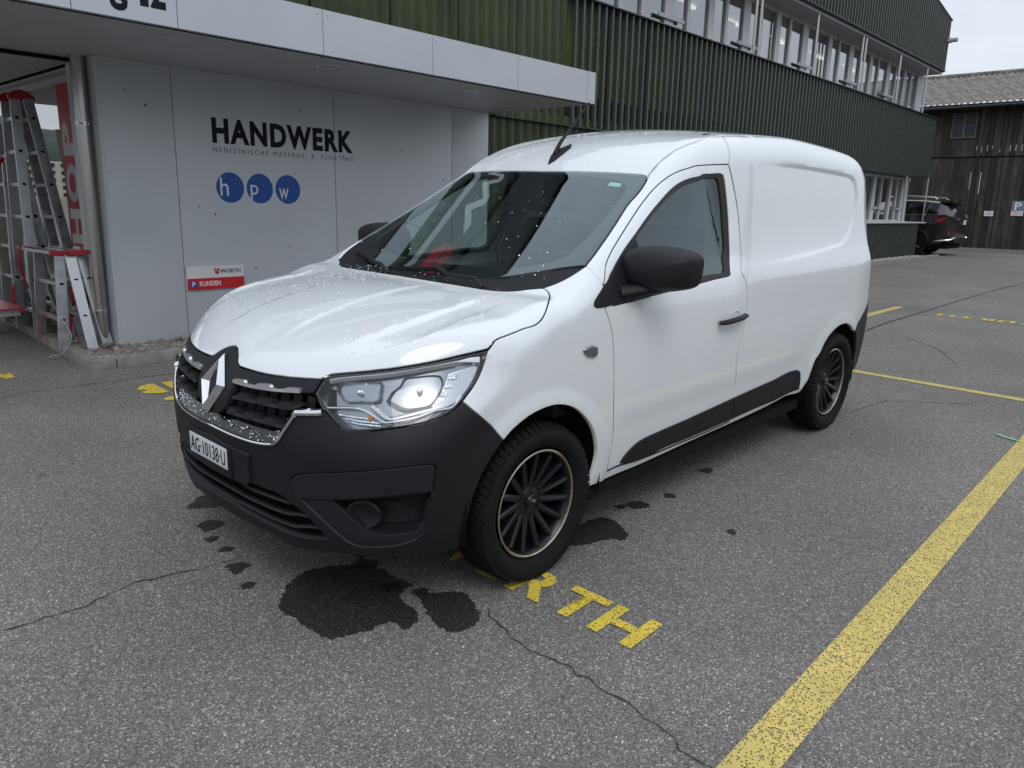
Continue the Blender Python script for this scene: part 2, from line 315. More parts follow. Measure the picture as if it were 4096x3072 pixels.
def text(name, txt, p0, ex, ey, w_, h_, m, parent=None, offset=.01, depth=.001, spacing=1.0, kids=False):
    """lettering whose box runs from p0 along ex (width w_) and ey (height h_), standing depth proud along ex x ey"""
    me = text_mesh(txt, offset, 1, spacing); n = len(me.vertices); co = np.empty(n * 3); me.vertices.foreach_get('co', co); co = co.reshape(-1, 3)
    lo, hi = co.min(0), co.max(0); q = (co - lo) / np.maximum(hi - lo, 1e-6)
    ex = np.array(ex, float); ey = np.array(ey, float); ez = np.cross(ex, ey)
    P = np.array(p0, float) + q[:, :1] * w_ * ex + q[:, 1:2] * h_ * ey + q[:, 2:3] * depth * ez
    me.vertices.foreach_set('co', P.ravel()); me.name = name; me.update()
    return link(name, me, m, parent)
def gz(x, y):
    """height of the tarmac: a gentle fall towards the camera near the van, level beyond"""
    x = np.asarray(x, float); y = np.asarray(y, float); yy = np.clip(y, -6, 6); xx = np.clip(x, -30, 9)
    p = -(.02213754 * xx + .02169931 * yy) / .99951942; k = np.clip((-x - 3) / 8, 0, 1); k = k * k * (3 - 2 * k)
    return p * (1 - k) + .19 * k
SYMB = [[(-0.004, -2.94), (-0.037, -3.004), (-0.08, -3.037), (-0.115, -3.046), (-0.153, -3.037), (-0.149, -2.889), (-0.142, -2.739), (-0.095, -2.736), (-0.028, -2.785), (-0.001, -2.827), (0.008, -2.859), (-0.018, -2.869), (-0.048, -2.876), (-0.046, -2.902), (-0.035, -2.919), (-0.006, -2.915)],[(-0.208, -3.025), (-0.269, -3.025), (-0.341, -3.013), (-0.397, -2.998), (-0.204, -2.618), (-0.194, -2.754), (-0.203, -2.887)],[(-0.04, -2.596), (-0.086, -2.615), (-0.125, -2.612), (-0.17, -2.604), (-0.114, -2.481), (-0.076, -2.515), (-0.033, -2.535)],[(-0.029, -2.454), (-0.054, -2.456), (-0.087, -2.442), (-0.047, -2.375), (-0.036, -2.416)]]
SYMB2 = [(0.608, -4.056), (0.551, -4.101), (0.548, -4.026), (0.489, -4.07), (0.504, -3.89), (0.571, -3.881), (0.571, -3.937), (0.63, -3.972)]
# ================================================================== the ground and what is painted on it
def gsheet(name, P, m, parent=None, dz=.004, sub=.35, loc=None):
    """flat polygon laid on the tarmac (triangulated finely enough to follow its fall)"""
    P = np.array(P, float); Q = []
    for i in range(len(P)):
        a, b = P[i], P[(i + 1) % len(P)]; k = max(1, int(np.linalg.norm(b - a) / sub)); Q += [a + (b - a) * j / k for j in range(k)]
    Q = np.array(Q); n = len(Q); lo, hi = Q.min(0), Q.max(0); G = []
    for x in np.arange(lo[0] + sub / 2, hi[0], sub):
        for y in np.arange(lo[1] + sub / 2, hi[1], sub): G.append((x, y))
    vo, eo, fo, *_ = delaunay_2d_cdt([Vector(q) for q in Q] + [Vector(g) for g in G], [(i, (i + 1) % n) for i in range(n)], [list(range(n))], 1, 1e-6)
    V = [(v.x, v.y, float(gz(v.x, v.y)) + dz) for v in vo]
    me = bpy.data.meshes.new(name); me.from_pydata(V, [], [tuple(f) for f in fo]); me.update()
    bm = bmesh.new(); bm.from_mesh(me); bmesh.ops.recalc_face_normals(bm, faces=bm.faces)
    if sum(f.normal.z for f in bm.faces) < 0: bmesh.ops.reverse_faces(bm, faces=bm.faces)
    bm.to_mesh(me); bm.free(); return link(name, me, m, parent)
xs = np.unique(np.r_[np.linspace(-700, -40, 12), np.arange(-38, 12.1, .5), np.linspace(14, 700, 12)]); ys = np.unique(np.r_[np.linspace(-700, -12, 10), np.arange(-11, 11.1, .5), np.linspace(12, 700, 12)])
V = [(x, y, float(gz(x, y))) for x in xs for y in ys]; ny = len(ys)
ground = rawmesh('ground', V, [(i * ny + j, (i + 1) * ny + j, (i + 1) * ny + j + 1, i * ny + j + 1) for i in range(len(xs) - 1) for j in range(ny - 1)], M['asphalt'], smooth=True); tag(ground, kind='structure')
def blob(P, n=5, amp=.012, seed=0):
    r = random.Random(seed); P = np.array(P, float); out = []
    Q = np.vstack([P[-1:], P, P[:2]])
    for i in range(1, len(Q) - 2):
        for k in range(n * 3):
            t = k / (n * 3); p = .5 * ((2 * Q[i]) + (Q[i + 1] - Q[i - 1]) * t + (2 * Q[i - 1] - 5 * Q[i] + 4 * Q[i + 1] - Q[i + 2]) * t * t + (3 * Q[i] - Q[i - 1] - 3 * Q[i + 1] + Q[i + 2]) * t ** 3)
            out.append(p + np.array([r.gauss(0, amp), r.gauss(0, amp)]) * .45)
    return out
wets = [[(.832, .339), (.688, .209), (.563, .203), (.414, .338), (.403, .494), (.397, .563), (.483, .598), (.517, .744), (.611, .786), (.613, .712), (.729, .687), (.821, .648), (.838, .548), (.838, .463)],
        [(.419, .663), (.353, .687), (.294, .752), (.338, .859), (.364, .909), (.442, .936), (.512, .891), (.489, .762)],
        [(-.451, .697), (-.617, .705), (-.643, .766), (-.585, .896), (-.512, .921), (-.485, .878), (-.341, .822), (-.311, .769)]]
for cx, cy, r in ((-.888, .756, .07), (-1.543, .752, .045), (-.934, 1.224, .03), (-1.092, .801, .03), (.695, -.466, .06), (.793, -.038, .055), (.753, -.339, .03), (.749, -.206, .03), (.58, -.729, .10), (.46, .52, .05), (.40, .63, .04), (.42, .30, .05), (.84, .12, .03), (-.80, .70, .03)):
    wets.append([(cx + r * math.cos(t) * random.uniform(.6, 1.3), cy + r * math.sin(t) * random.uniform(.5, 1.1)) for t in np.linspace(0, 6.28, 8)[:-1]])
for i, P in enumerate(wets): gsheet('wet_patch', blob(P, 4, .009, i), M['wet'], ground, .0025, .2)
def crack(P, w0, seed):
    r = random.Random(seed); P = np.array(P, float); pts = []
    for a, b in zip(P[:-1], P[1:]):
        k = max(2, int(np.linalg.norm(b - a) / .028)); nrm = np.array([-(b - a)[1], (b - a)[0]]); nrm /= np.linalg.norm(nrm)
        for j in range(k): pts.append(a + (b - a) * j / k + nrm * r.gauss(0, .006))
    pts = np.array(pts + [P[-1]]); d = np.gradient(pts, axis=0); d /= np.linalg.norm(d, axis=1, keepdims=True) + 1e-9; nn = np.stack([-d[:, 1], d[:, 0]], 1)
    ws = np.array([w0 * r.uniform(.25, 1.2) for _ in pts])[:, None]; L_, R_ = pts + nn * ws, pts - nn * ws * .6; n = len(pts)
    V = [(x, y, float(gz(x, y)) + .0035) for x, y in np.vstack([L_, R_])]
    rawmesh('crack', V, [(i, i + 1, n + i + 1, n + i) for i in range(n - 1)], M['crack'], ground)
crack([(2.6, -.30), (1.579, -.183), (1.48, -.163), (1.336, -.146), (1.162, -.191), (1.044, -.172), (.9, -.12), (.75, -.1)], .0042, 1)
crack([(.331, .9), (.36, .998), (.381, 1.079), (.392, 1.173), (.375, 1.3), (.371, 1.339), (.382, 1.404), (.395, 1.481), (.390, 1.564), (.411, 1.639), (.413, 1.715), (.453, 1.781), (.459, 1.838), (.459, 1.92), (.47, 2.2)], .0032, 2)
crack([(-5.6, -.09), (-6.517, -.109), (-7.267, -.131), (-8.55, -.115), (-10.476, -.147), (-13.413, -.158), (-16, -.10)], .016, 3)
crack([(-5.6, 1.0), (-6.1, .75), (-6.5, .35)], .005, 4); crack([(-3.3, .9), (-3.8, .98), (-4.2, 1.5)], .004, 5); crack([(-1.9, -2.9), (-.4, -3.25), (.6, -3.4), (1.4, -3.0)], .006, 6)
# yellow lines
def line(P, label, group='yellow bay lines'):
    o = gsheet('parking_line', P, M['yellow'], None, .004, .6); return tag(o, label, 'parking line', group)
line([(.9, 1.889), (.9, 2.016), (-4.60, 2.016), (-4.60, 1.889)], 'worn broad yellow line running away to the right of the van, nearest in view')
line([(-4.535, -.38), (-4.535, 1.885), (-4.62, 1.885), (-4.62, -.38)], 'yellow cross line behind the rear wheel of the van, closing the bay')
line([(-5.2, -.545), (-9.08, -.545), (-9.08, -.445), (-5.2, -.445)], 'short yellow stub line beyond the rear of the van')
tag(gsheet('spray_mark', blob([(-3.515, 1.742), (-3.49, 1.80), (-3.45, 1.90), (-3.425, 1.898), (-3.46, 1.80)], 3, .004, 4), M['green'], None, .0075), 'small pale green spray mark beside the broad yellow line', 'spray mark')
def ground_text(name, txt, x0, y0, dx, dy, label, m, gap=.02):
    root = empty(name, (x0, y0, float(gz(x0, y0))), label, 'road lettering', 'yellow bay lettering'); n = len(txt); hgt, pit = .205, .192
    y = 0.0
    for ch, wd in txt:
        me = text_mesh(ch, .035, 0); k = len(me.vertices); co = np.empty(k * 3); me.vertices.foreach_get('co', co); co = co.reshape(-1, 3); lo, hi = co.min(0), co.max(0)
        q = (co - lo) / np.maximum(hi - lo, 1e-6); hh = hgt * (1.27 if ch == 'Ü' else 1)
        X = dx * (-(q[:, 1] * hh)); Yv = dy * (y + q[:, 0] * wd); Zv = gz(x0 + X, y0 + Yv) - gz(x0, y0) + .0055
        me.vertices.foreach_set('co', np.stack([X, Yv, Zv], 1).ravel()); me.name = 'letter'
        if dx * dy < 0 or dx < 0:
            pass
        link('letter', me, m, root); y += wd + gap
    return root
ground_text('bay_lettering', [('W', .255), ('Ü', .18), ('R', .18), ('T', .175), ('H', .19)], .155, .345, 1, 1, 'yellow painted lettering half hidden under the front wheel of the van', M['yellow2'], .022)
ground_text('bay_lettering', [('W', .27), ('Ü', .18), ('R', .18), ('T', .175), ('H', .19)], -8.72, 1.245, -1, -1, 'yellow painted lettering in the far bay behind the van, upside down in view', M['yellow2'], .04)
sy = empty('painted_symbol', (-.15, -2.8, .06), 'yellow painted symbol on the tarmac between the kerb and the grille of the van', 'road marking')
def sympart(pts):
    o = gsheet('symbol_part', pts, M['yellow2'], None, .005, .2); o.parent = sy; o.matrix_parent_inverse = Matrix.Translation((.15, 2.8, -.06)); o.location = (0, 0, 0)
    o.matrix_parent_inverse = Matrix.Identity(4)
    for v in o.data.vertices: v.co -= Vector((-.15, -2.8, .06))
for pts in SYMB: sympart(pts)
tag(gsheet('painted_symbol', SYMB2, M['yellow2'], None, .005, .2), 'yellow paint patch at the far left beyond the ladders and kerb', 'road marking')
# ================================================================== kerb and pebble bed
kx = lambda y: .02 - .05 * (-3.76 - y)
yk = -3.76; seg = []
kerb = empty('kerb', (.02, -3.72, 0), 'concrete kerb round the pebble bed in front of the grey wall', 'kerb')
def kstone(P, h, m=M['kerb']):
    b = MB(); n = len(P); V = [(x, y, float(gz(x, y)) - .02) for x, y in P] + [(x, y, float(gz(x, y)) + h) for x, y in P]
    b.add(V, [tuple(range(n))[::-1], tuple(range(n, 2 * n))] + [(i, (i + 1) % n, n + (i + 1) % n, n + i) for i in range(n)]); o = b.obj('kerb_stone', m, None, smooth=True, bevel=.008); o.data.transform(Matrix.Translation(-Vector(kerb.location))); o.parent = kerb; return o
y = -3.86
while y > -8.5:
    y2 = y - .80; kstone([(kx(y), y), (kx(y) - .095, y), (kx(y2) - .095, y2 + .006), (kx(y2), y2 + .006)], .078); y = y2
kstone([(.02, -3.715), (-.16, -3.715), (-.165, -3.80), (-.075, -3.81), (-.075, -3.854), (.02, -3.854)], .078)
x = -.166
while x > -5.3:
    x2 = x - .82; kstone([(x, -3.705), (x, -3.80), (x2 + .006, -3.80), (x2 + .006, -3.705)], .078); x = x2
bed = gsheet('pebble_bed_soil', [(-.06, -3.79), (-.3, -8.6), (-1.2, -8.6), (-1.2, -4.5), (-5.35, -4.5), (-5.35, -3.79)], M['dark'], None, .02, .5); tag(bed, kind='structure')
_ico = None
def pebble(b, c, r, sq):
    n = 5; mt = Matrix.Translation(c) @ Matrix.Rotation(random.uniform(0, 6.3), 4, 'Z') @ Matrix.Rotation(random.uniform(-.3, .3), 4, 'X'); a = random.uniform(.75, 1.3)
    V = [mt @ Vector((0, 0, r * sq))] + [mt @ Vector((r * a * .75 * math.cos(k * 1.0472 + .5), r * .75 / a * math.sin(k * 1.0472 + .5), r * sq * .68)) for k in range(6)] + [mt @ Vector((r * a * math.cos(k * 1.0472) * random.uniform(.9, 1.1), r / a * math.sin(k * 1.0472), -r * sq * .1)) for k in range(6)] + [mt @ Vector((0, 0, -r * sq * .6))]
    F_ = [(0, 1 + k, 1 + (k + 1) % 6) for k in range(6)] + [(1 + k, 7 + k, 7 + (k + 1) % 6) for k in range(6)] + [(1 + k, 7 + (k + 1) % 6, 1 + (k + 1) % 6) for k in range(6)] + [(13, 7 + (k + 1) % 6, 7 + k) for k in range(6)]
    b.add(V, F_)
for mk, cnt in (('pebble', 1500), ('pebble2', 700), ('pebble3', 500)):
    b = MB()
    for k in range(cnt):
        if random.random() < .55: x, y = random.uniform(-.85, -.10), -3.86 - abs(random.gauss(0, 1.7)); x = min(x, kx(y) - .12)
        else: x, y = -random.uniform(.1, 5.2), random.uniform(-4.31, -3.83)
        if y < -8.3: continue
        pebble(b, (x, y, float(gz(x, y)) + .033 + random.uniform(0, .012)), random.uniform(.016, .042), random.uniform(.45, .75))
    o = b.obj('pebbles', M[mk], None, smooth=True, angle=R(60)); tag(o, {'pebble': 'grey rounded pebbles filling the bed along the wall', 'pebble2': 'brownish rounded pebbles among the grey ones', 'pebble3': 'pale rounded pebbles among the grey ones'}[mk], 'pebbles', kind='stuff')
def leaf(loc, rz, s, m, label):
    b = MB(); P = [(-.5, 0, .02), (-.25, .22, .12), (0, .10, .05), (.15, .30, .16), (.3, .08, .06), (.5, 0, .10), (.3, -.1, .04), (.1, -.28, .14), (-.05, -.1, .04), (-.28, -.22, .1)]
    V = [(x * s, y * s, z * s) for x, y, z in P] + [(0, 0, .01 * s)]; b.add(V, [(i, (i + 1) % 10, 10) for i in range(10)]); o = b.obj('leaf', m, None, loc=loc); o.rotation_euler = (.2, .1, rz); return tag(o, label, 'leaf')
leaf((-.30, -4.22, .17), .4, .15, M['leafb'], 'brown dead leaf lying at the foot of the steel pipe')
leaf((1.02, -1.62, .03), 1.2, .045, M['leafb'], 'tiny brown leaf on open tarmac left of the van')
# ================================================================== grey panelled wall with its canopy
YW = -4.33; ZS = 2.527
wall = empty('panel_wall', (-.44, YW, .1), 'grey panel clad wall block with HANDWERK lettering under the canopy', 'wall'); WX = (-.443, -1.045, -2.715, -4.374, -4.99)
def rel(o, root):
    """parent a mesh built in world coordinates to an unrotated empty"""
    l = Vector(root.location); o.parent = root
    o.data.transform(Matrix.Translation(-l)); return o
for a, b_ in zip(WX[:-1], WX[1:]):
    o = MB().box((b_ + .003, YW - .03, .06), (a - .003, YW, ZS - .001)).obj('panel', M['panel'], None, bevel=.0015, smooth=True); rel(o, wall)
o = MB().box((WX[-1] + .02, YW - .5, .0), (WX[0] - .02, YW - .031, ZS - .002)).obj('core', M['joint']); rel(o, wall)
for xx in WX[1:4]:
    P = []; z = .08
    while z < ZS: P.append((xx + random.uniform(-.0012, .0012), YW - .004, z)); z += .06
    o = MB().tube(P, [random.uniform(.003, .0065) for _ in P], 5).obj('joint_seal', M['rust']); rel(o, wall)
o = MB().box((WX[0] - .002, YW - .62, .06), (WX[0] + .02, YW - .0, ZS - .003)).obj('end_panel', M['panel'], None, bevel=.0015); rel(o, wall)
for xx in WX:
    for z in (.18, .83, 1.62, 2.47):
        for dx in (-.045, .045):
            if WX[-1] < xx + dx < WX[0]: o = MB().lathe([(0, .0035), (.0055, .0025), (.0075, 0)], 10, 'y', c=(xx + dx, YW, z)).obj('screw', M['screw'], None, smooth=True); rel(o, wall)
random.seed(3)
for k in range(26):
    x, z = random.uniform(-4.9, -.5), random.uniform(.3, 2.5); r = random.uniform(.003, .011)
    o = MB().lathe([(0, .0006), (r, .0005), (r * 1.1, .0001)], 8, 'y', c=(x, YW, z)).obj('stain_spot', M['rust']); rel(o, wall)
ex, ey = (-1, 0, 0), (0, 0, 1)
t = text('wall_lettering', 'HANDWERK', (-1.392, YW, 1.916), ex, ey, 1.552, .225, M['ink'], None, offset=.045, depth=.0015, spacing=1.16); rel(t, wall)
t = text('wall_lettering', 'MEDIZINISCHE MASSAGE  &  FLOATING', (-1.394, YW, 1.838), ex, ey, 1.548, .042, M['ink'], None, offset=-.006, depth=.001, spacing=1.55); rel(t, wall)
for cx, ch, w_, h_, dz in ((-1.540, 'h', .082, .165, -.075), (-1.845, 'p', .082, .135, -.102), (-2.150, 'w', .105, .105, -.095)):
    b = MB().lathe([(0, .0012), (.139, .0012), (.139, 0)], 56, 'y', c=(cx, YW, 1.524)); o = b.obj('logo_disc', M['blue']); rel(o, wall)
    t = text('disc_letter', ch, (cx + .10, YW + .0014, 1.524 + dz), ex, ey, w_, h_, M['white'], None, offset=.002, depth=.0008); rel(t, wall)
    if ch == 'w':
        pass
# customer parking sign
sg = empty('parking_sign', (-1.337, YW, .59), 'white and red customer parking sign on the grey wall above the bonnet', 'sign')
def sgp(o): return rel(o, sg)
sgp(MB().box((-1.617, YW, .591), (-1.055, YW + .022, .806)).obj('sign_box', M['white'], None, bevel=.002))
sgp(MB().box((-1.6165, YW + .022, .592), (-1.0555, YW + .0235, .697)).obj('red_field', M['red']))
sgp(MB().box((-1.150, YW + .0235, .612), (-1.083, YW + .0245, .678)).obj('blue_field', M['blue']))
sgp(text('sign_letter', 'P', (-1.098, YW + .0245, .622), ex, ey, .034, .046, M['white'], None, offset=.03, depth=.0008))
sgp(text('sign_lettering', 'KUNDEN', (-1.170, YW + .0235, .624), ex, ey, .205, .046, M['white'], None, offset=.03, depth=.0008, spacing=1.03))
sgp(text('sign_lettering', 'WÜRTH', (-1.378, YW + .022, .737), ex, ey, .205, .044, M['ink'], None, offset=.025, depth=.0008, spacing=1.05))
def shield(cx, cz, s, y, m1, nm='shield_mark'):
    for z0, z1, w0, w1 in ((.12, .5, .5, .5), (-.5, .02, .28, .5)):
        P = [(cx + w0 * s, y, cz + z0 * s), (cx - w0 * s, y, cz + z0 * s), (cx - w1 * s, y, cz + z1 * s)]
        if z0 > 0: P += [(cx - .12 * s, y, cz + z1 * s), (cx - .12 * s, y, cz + .34 * s), (cx + .12 * s, y, cz + .34 * s), (cx + .12 * s, y, cz + z1 * s)]
        P += [(cx + w1 * s, y, cz + z1 * s)]
        yield MB().prism(P, .0015, (0, 1, 0)).obj(nm, m1)
for o in shield(-1.345, .757, .052, YW + .022, M['red']): sgp(o)
# canopy
can = empty('canopy', (-2.3, -3.5, ZS), 'flat silver fronted canopy over the grey wall', 'canopy'); YF = -2.765; ZT = 2.853
FX = (1.9, .25, -.408, -1.552, -2.68, -3.795, -4.915, -5.062)
for i, (a, b_) in enumerate(zip(FX[:-1], FX[1:])):
    o = MB().box((b_ + .0025, YF - .02, ZS - .0), (a - .0025, YF, ZT)).obj('fascia_panel', M['fascia'], None, bevel=.0012); rel(o, can)
    for xx, zz in ((a - .045, ZT - .035), (b_ + .045, ZT - .035), ((a + b_) / 2, ZT - .03)) if a - b_ > .3 else (((a + b_) / 2, ZT - .035), ((a + b_) / 2, ZS + .04)):
        o = MB().lathe([(0, .004), (.006, .0032), (.009, 0)], 10, 'y', c=(xx, YF, zz)).obj('screw', M['screw'], None, smooth=True); rel(o, can)
o = MB().box((-5.062, YF - 1.9, ZS + .0), (-5.045, YF - .022, ZT)).obj('end_fascia', M['fascia']); rel(o, can)
o = MB().box((-5.04, -8.6, ZS + .03), (1.9, YF - .03, ZT - .02)).obj('core', M['joint']); rel(o, can)
SX = (1.9, .52, -.443, -1.30, -2.45, -3.60, -4.7, -5.043)
for a, b_ in zip(SX[:-1], SX[1:]):
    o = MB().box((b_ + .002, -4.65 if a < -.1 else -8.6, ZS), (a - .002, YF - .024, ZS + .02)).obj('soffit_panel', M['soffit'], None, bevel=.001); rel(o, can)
o = MB().box((-5.04, YF - .06, ZS - .006), (1.9, YF - .045, ZS - .0005)).obj('drip_edge', M['joint']); rel(o, can)
for ch, x0, x1, z0, h_ in (('g', .022, -.090, 2.568, .235), ('1', -.168, -.222, 2.622, .235), ('2', -.236, -.335, 2.622, .235)):
    t = text('fascia_letter', ch, (x0, YF, z0), ex, ey, x0 - x1, h_, M['ink'], None, offset=.03, depth=.0015); rel(t, can)
for cx, cy in ((-1.86, -3.175), (-3.57, -3.225)):
    l_ = empty('ceiling_light', (cx, cy, ZS - .001), 'round recessed ceiling light under the canopy, ' + ('nearer one above the HANDWERK lettering' if cx > -2.5 else 'farther one near the canopy end'), 'ceiling light', 'lights under the canopy')
    MB().lathe([(.088, 0), (.098, -.006), (.108, -.004), (.110, 0)], 36, 'z').obj('trim_ring', M['satin'], l_, smooth=True)
    MB().lathe([(0, -.0045), (.07, -.004), (.0875, -.001)], 36, 'z').obj('diffuser', M['lightlens'], l_, smooth=True)
# downpipe
dp = empty('downpipe', (-.36, -4.50, .12), 'stainless steel downpipe standing at the left corner of the grey wall', 'downpipe')
MB().lathe([(.055, 0), (.055, 2.02)], 40, 'z').obj('pipe', M['steel'], dp, smooth=True)
MB().lathe([(.057, 2.02), (.057, 2.41)], 40, 'z').obj('pipe_sleeve', M['steel'], dp, smooth=True)
MB().lathe([(.056, .03), (.075, .02), (.082, .004), (.08, 0)], 40, 'z').obj('base_collar', M['satin'], dp, smooth=True)
for z in (.33, 1.88):
    MB().lathe([(.056, -.015), (.0585, -.014), (.0585, .014), (.056, .015)], 36, 'z', c=(0, 0, z)).obj('clamp', M['satin'], dp, smooth=True)
    MB().tube([(-.03, .05, z), (-.07, .0, z)], .006, 6).box((-.08, -.05, z - .03), (-.074, .03, z + .03)).obj('clamp_bracket', M['satin'], dp)
    MB().tube([(.02, .062, z), (.05, .058, z)], .008, 6).obj('clamp_screw', M['screw'], dp)
# shop glazing round the corner
sh = empty('shop_window', (-.6, -6.5, .1), 'shop glazing behind the ladders with its white header beam', 'shop window'); GX = -.62
rel(MB().box((GX - .02, -8.6, 2.50), (GX + .12, -4.95, ZS - .002)).obj('header_top', M['ceil']), sh)
rel(MB().box((GX, -8.6, 2.44), (GX + .03, -4.95, 2.50)).obj('header', M['winframe']), sh)
for y_ in (-6.62, -8.2): rel(MB().box((GX - .04, y_ - .03, .1), (GX + .012, y_ + .03, 2.44)).obj('mullion', M['alu']), sh)
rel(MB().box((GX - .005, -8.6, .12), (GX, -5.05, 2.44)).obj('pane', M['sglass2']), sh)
rel(MB().box((GX - .03, -8.6, .08), (GX + .015, -4.95, .14)).obj('sill', M['alu']), sh)
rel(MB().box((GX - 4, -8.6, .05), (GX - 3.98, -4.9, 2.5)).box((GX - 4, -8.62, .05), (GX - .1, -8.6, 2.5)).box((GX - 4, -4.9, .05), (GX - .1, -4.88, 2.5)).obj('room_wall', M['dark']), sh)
rel(MB().box((GX - 4, -8.6, .04), (GX - .05, -4.9, .06)).obj('room_floor', M['trim']), sh)
rel(MB().box((GX - 4, -8.6, 2.49), (GX - .05, -4.9, 2.52)).obj('room_ceiling', M['ceil']), sh)
for k in range(5): rel(MB().box((GX - 3.9, -8.4 + k * .62, 2.44), (GX - .3, -8.36 + k * .62, 2.488)).obj('ceiling_rib', M['ceil']), sh)
bn = empty('shop_banner', (GX + .014, -5.62, .93), 'red vertical banner with big white letters between ladders and downpipe', 'banner')
rel(MB().box((GX + .012, -5.80, .935), (GX + .016, -5.43, 2.485)).obj('banner_sheet', M['red']), bn)
for ch, z0, z1, y0, y1 in (('P', 1.79, 2.10, -5.755, -5.46), ('O', 1.355, 1.72, -5.755, -5.44), ('H', .965, 1.295, -5.745, -5.45)):
    # turned a quarter anticlockwise: the letter's own x runs up the banner, its own y runs towards -y
    t = text('banner_letter', ch, (GX + .0165, y1, z0), (0, 0, 1), (0, -1, 0), z1 - z0, y1 - y0, M['white'], None, offset=.045, depth=.001); rel(t, bn)
# ================================================================== ladders
def stile(root, p, q, w_=.024, d=.084, holes=True, n=7, z0=.3, up=(1, 0, 0)):
    b = MB().bar(p, q, w_, d, up=up); o = b.obj('stile', M['alu'], root, bevel=.002); return o
def frame(root, rt, rb, lt, lb, nr, zfirst, pitch, face=1):
    """one leaf: right stile (near), left stile, rungs with open square ends"""
    rt, rb, lt, lb = map(Vector, (rt, rb, lt, lb))
    stile(root, rb, rt); stile(root, lb, lt)
    for k in range(nr):
        z = zfirst + k * pitch; tr = (z - rb.z) / (rt.z - rb.z); tl = (z - lb.z) / (lt.z - lb.z); a = rb.lerp(rt, tr); c = lb.lerp(lt, tl)
        MB().bar(c, a, .030, .030, up=(0, 0, 1)).obj('rung', M['alu'], root)
        d = (a - c).normalized(); MB().bar(a + d * .011, a + d * .0125, .030, .030, up=(0, 0, 1)).obj('rung_end', M['black'], root)
        pass
G0 = lambda x, y: float(gz(x, y)) + .03
tall = empty('ladder', (0, 0, 0), 'tall aluminium stepladder with red top caps, tallest of the ladders by the shop glass', 'ladder', 'ladders by the shop window')
frame(tall, (-.158, -5.48, 2.25), (-.10, -5.34, G0(-.1, -5.36)), (-.165, -5.76, 2.25), (-.12, -5.84, G0(-.1, -5.8)), 7, .36, .287)
frame(tall, (-.25, -5.44, 2.25), (-.50, -5.22, G0(-.5, -5.2)), (-.26, -5.70, 2.25), (-.50, -5.66, G0(-.5, -5.6)), 7, .36, .287)
for y_ in (-5.49, -5.78):
    P = [(-.10, y_, 2.24), (-.10, y_, 2.275), (-.14, y_, 2.31), (-.20, y_, 2.325), (-.26, y_, 2.31), (-.31, y_, 2.27), (-.31, y_, 2.24)]
    MB().prism(P, .05, (0, 1, 0)).obj('red_cap', M['redp'], tall, bevel=.004)
MB().prism([(-.215, -5.575, 1.43), (-.20, -5.56, 1.33), (-.21, -5.56, 1.27), (-.23, -5.575, 1.34)], .002, (1, .3, 0)).obj('price_tag', M['paper'], tall)
small = empty('ladder', (0, 0, 0), 'low aluminium stepladder with flat tops and red edge caps beside the downpipe', 'ladder', 'ladders by the shop window')
frame(small, (-.10, -4.57, .92), (-.035, -4.50, G0(0, -4.5)), (-.10, -5.10, .93), (-.06, -5.16, G0(0, -5.16)), 2, .385, .30)
frame(small, (-.17, -4.55, .93), (-.206, -4.328, G0(-.25, -4.3)), (-.17, -5.06, .93), (-.24, -4.95, G0(-.3, -5.1)), 2, .42, .30)
frame(small, (-.285, -4.62, .93), (-.37, -4.44, G0(-.25, -4.3)), (-.255, -5.06, .93), (-.34, -4.95, G0(-.3, -5.1)), 2, .42, .30)
MB().box((-.15, -5.16, .935), (-.02, -4.55, .96)).obj('top_step', M['alu'], small, bevel=.003); MB().box((-.30, -5.08, .94), (-.155, -4.50, .965)).obj('top_step', M['alu'], small, bevel=.003)
MB().box((-.155, -4.56, .928), (-.015, -4.535, .967)).obj('red_cap', M['redp'], small, bevel=.004); MB().box((-.31, -4.51, .933), (-.15, -4.485, .972)).obj('red_cap', M['redp'], small, bevel=.004)
MB().box((-.25, -4.345, G0(-.28, -4.35) - .02), (-.165, -4.30, G0(-.28, -4.35) + .02)).obj('red_foot', M['redp'], small, bevel=.004)
MB().prism([(-.02, -5.19, .962), (.01, -5.09, .985), (-.06, -5.0, .97), (-.10, -5.12, .962)], .002).obj('price_tag', M['paper'], small)
shield_o = [o for o in ()]
mid = empty('ladder', (0, 0, 0), 'medium aluminium ladder with a red cap at the left picture edge', 'ladder', 'ladders by the shop window')
frame(mid, (-.14, -5.86, 1.70), (-.08, -5.80, G0(-.1, -5.8)), (-.14, -6.2, 1.70), (-.1, -6.25, G0(-.1, -6.2)), 5, .36, .287)
frame(mid, (-.25, -5.80, 1.70), (-.42, -5.75, G0(-.4, -5.8)), (-.25, -6.15, 1.70), (-.42, -6.2, G0(-.4, -6.2)), 5, .36, .287)
for y_ in (-5.87, -6.2): MB().prism([(-.12, y_, 1.69), (-.12, y_, 1.73), (-.2, y_, 1.765), (-.28, y_, 1.73), (-.28, y_, 1.69)], .05, (0, 1, 0)).obj('red_cap', M['redp'], mid, bevel=.004)
lean = empty('ladder', (0, 0, 0), 'long ladder lying edge-on behind the other ladders, leftmost at the glass', 'ladder', 'ladders by the shop window')
frame(lean, (-.36, -6.35, 2.1), (-.16, -6.30, G0(-.1, -6.3)), (-.36, -6.65, 2.1), (-.16, -6.65, G0(-.1, -6.6)), 6, .36, .287)
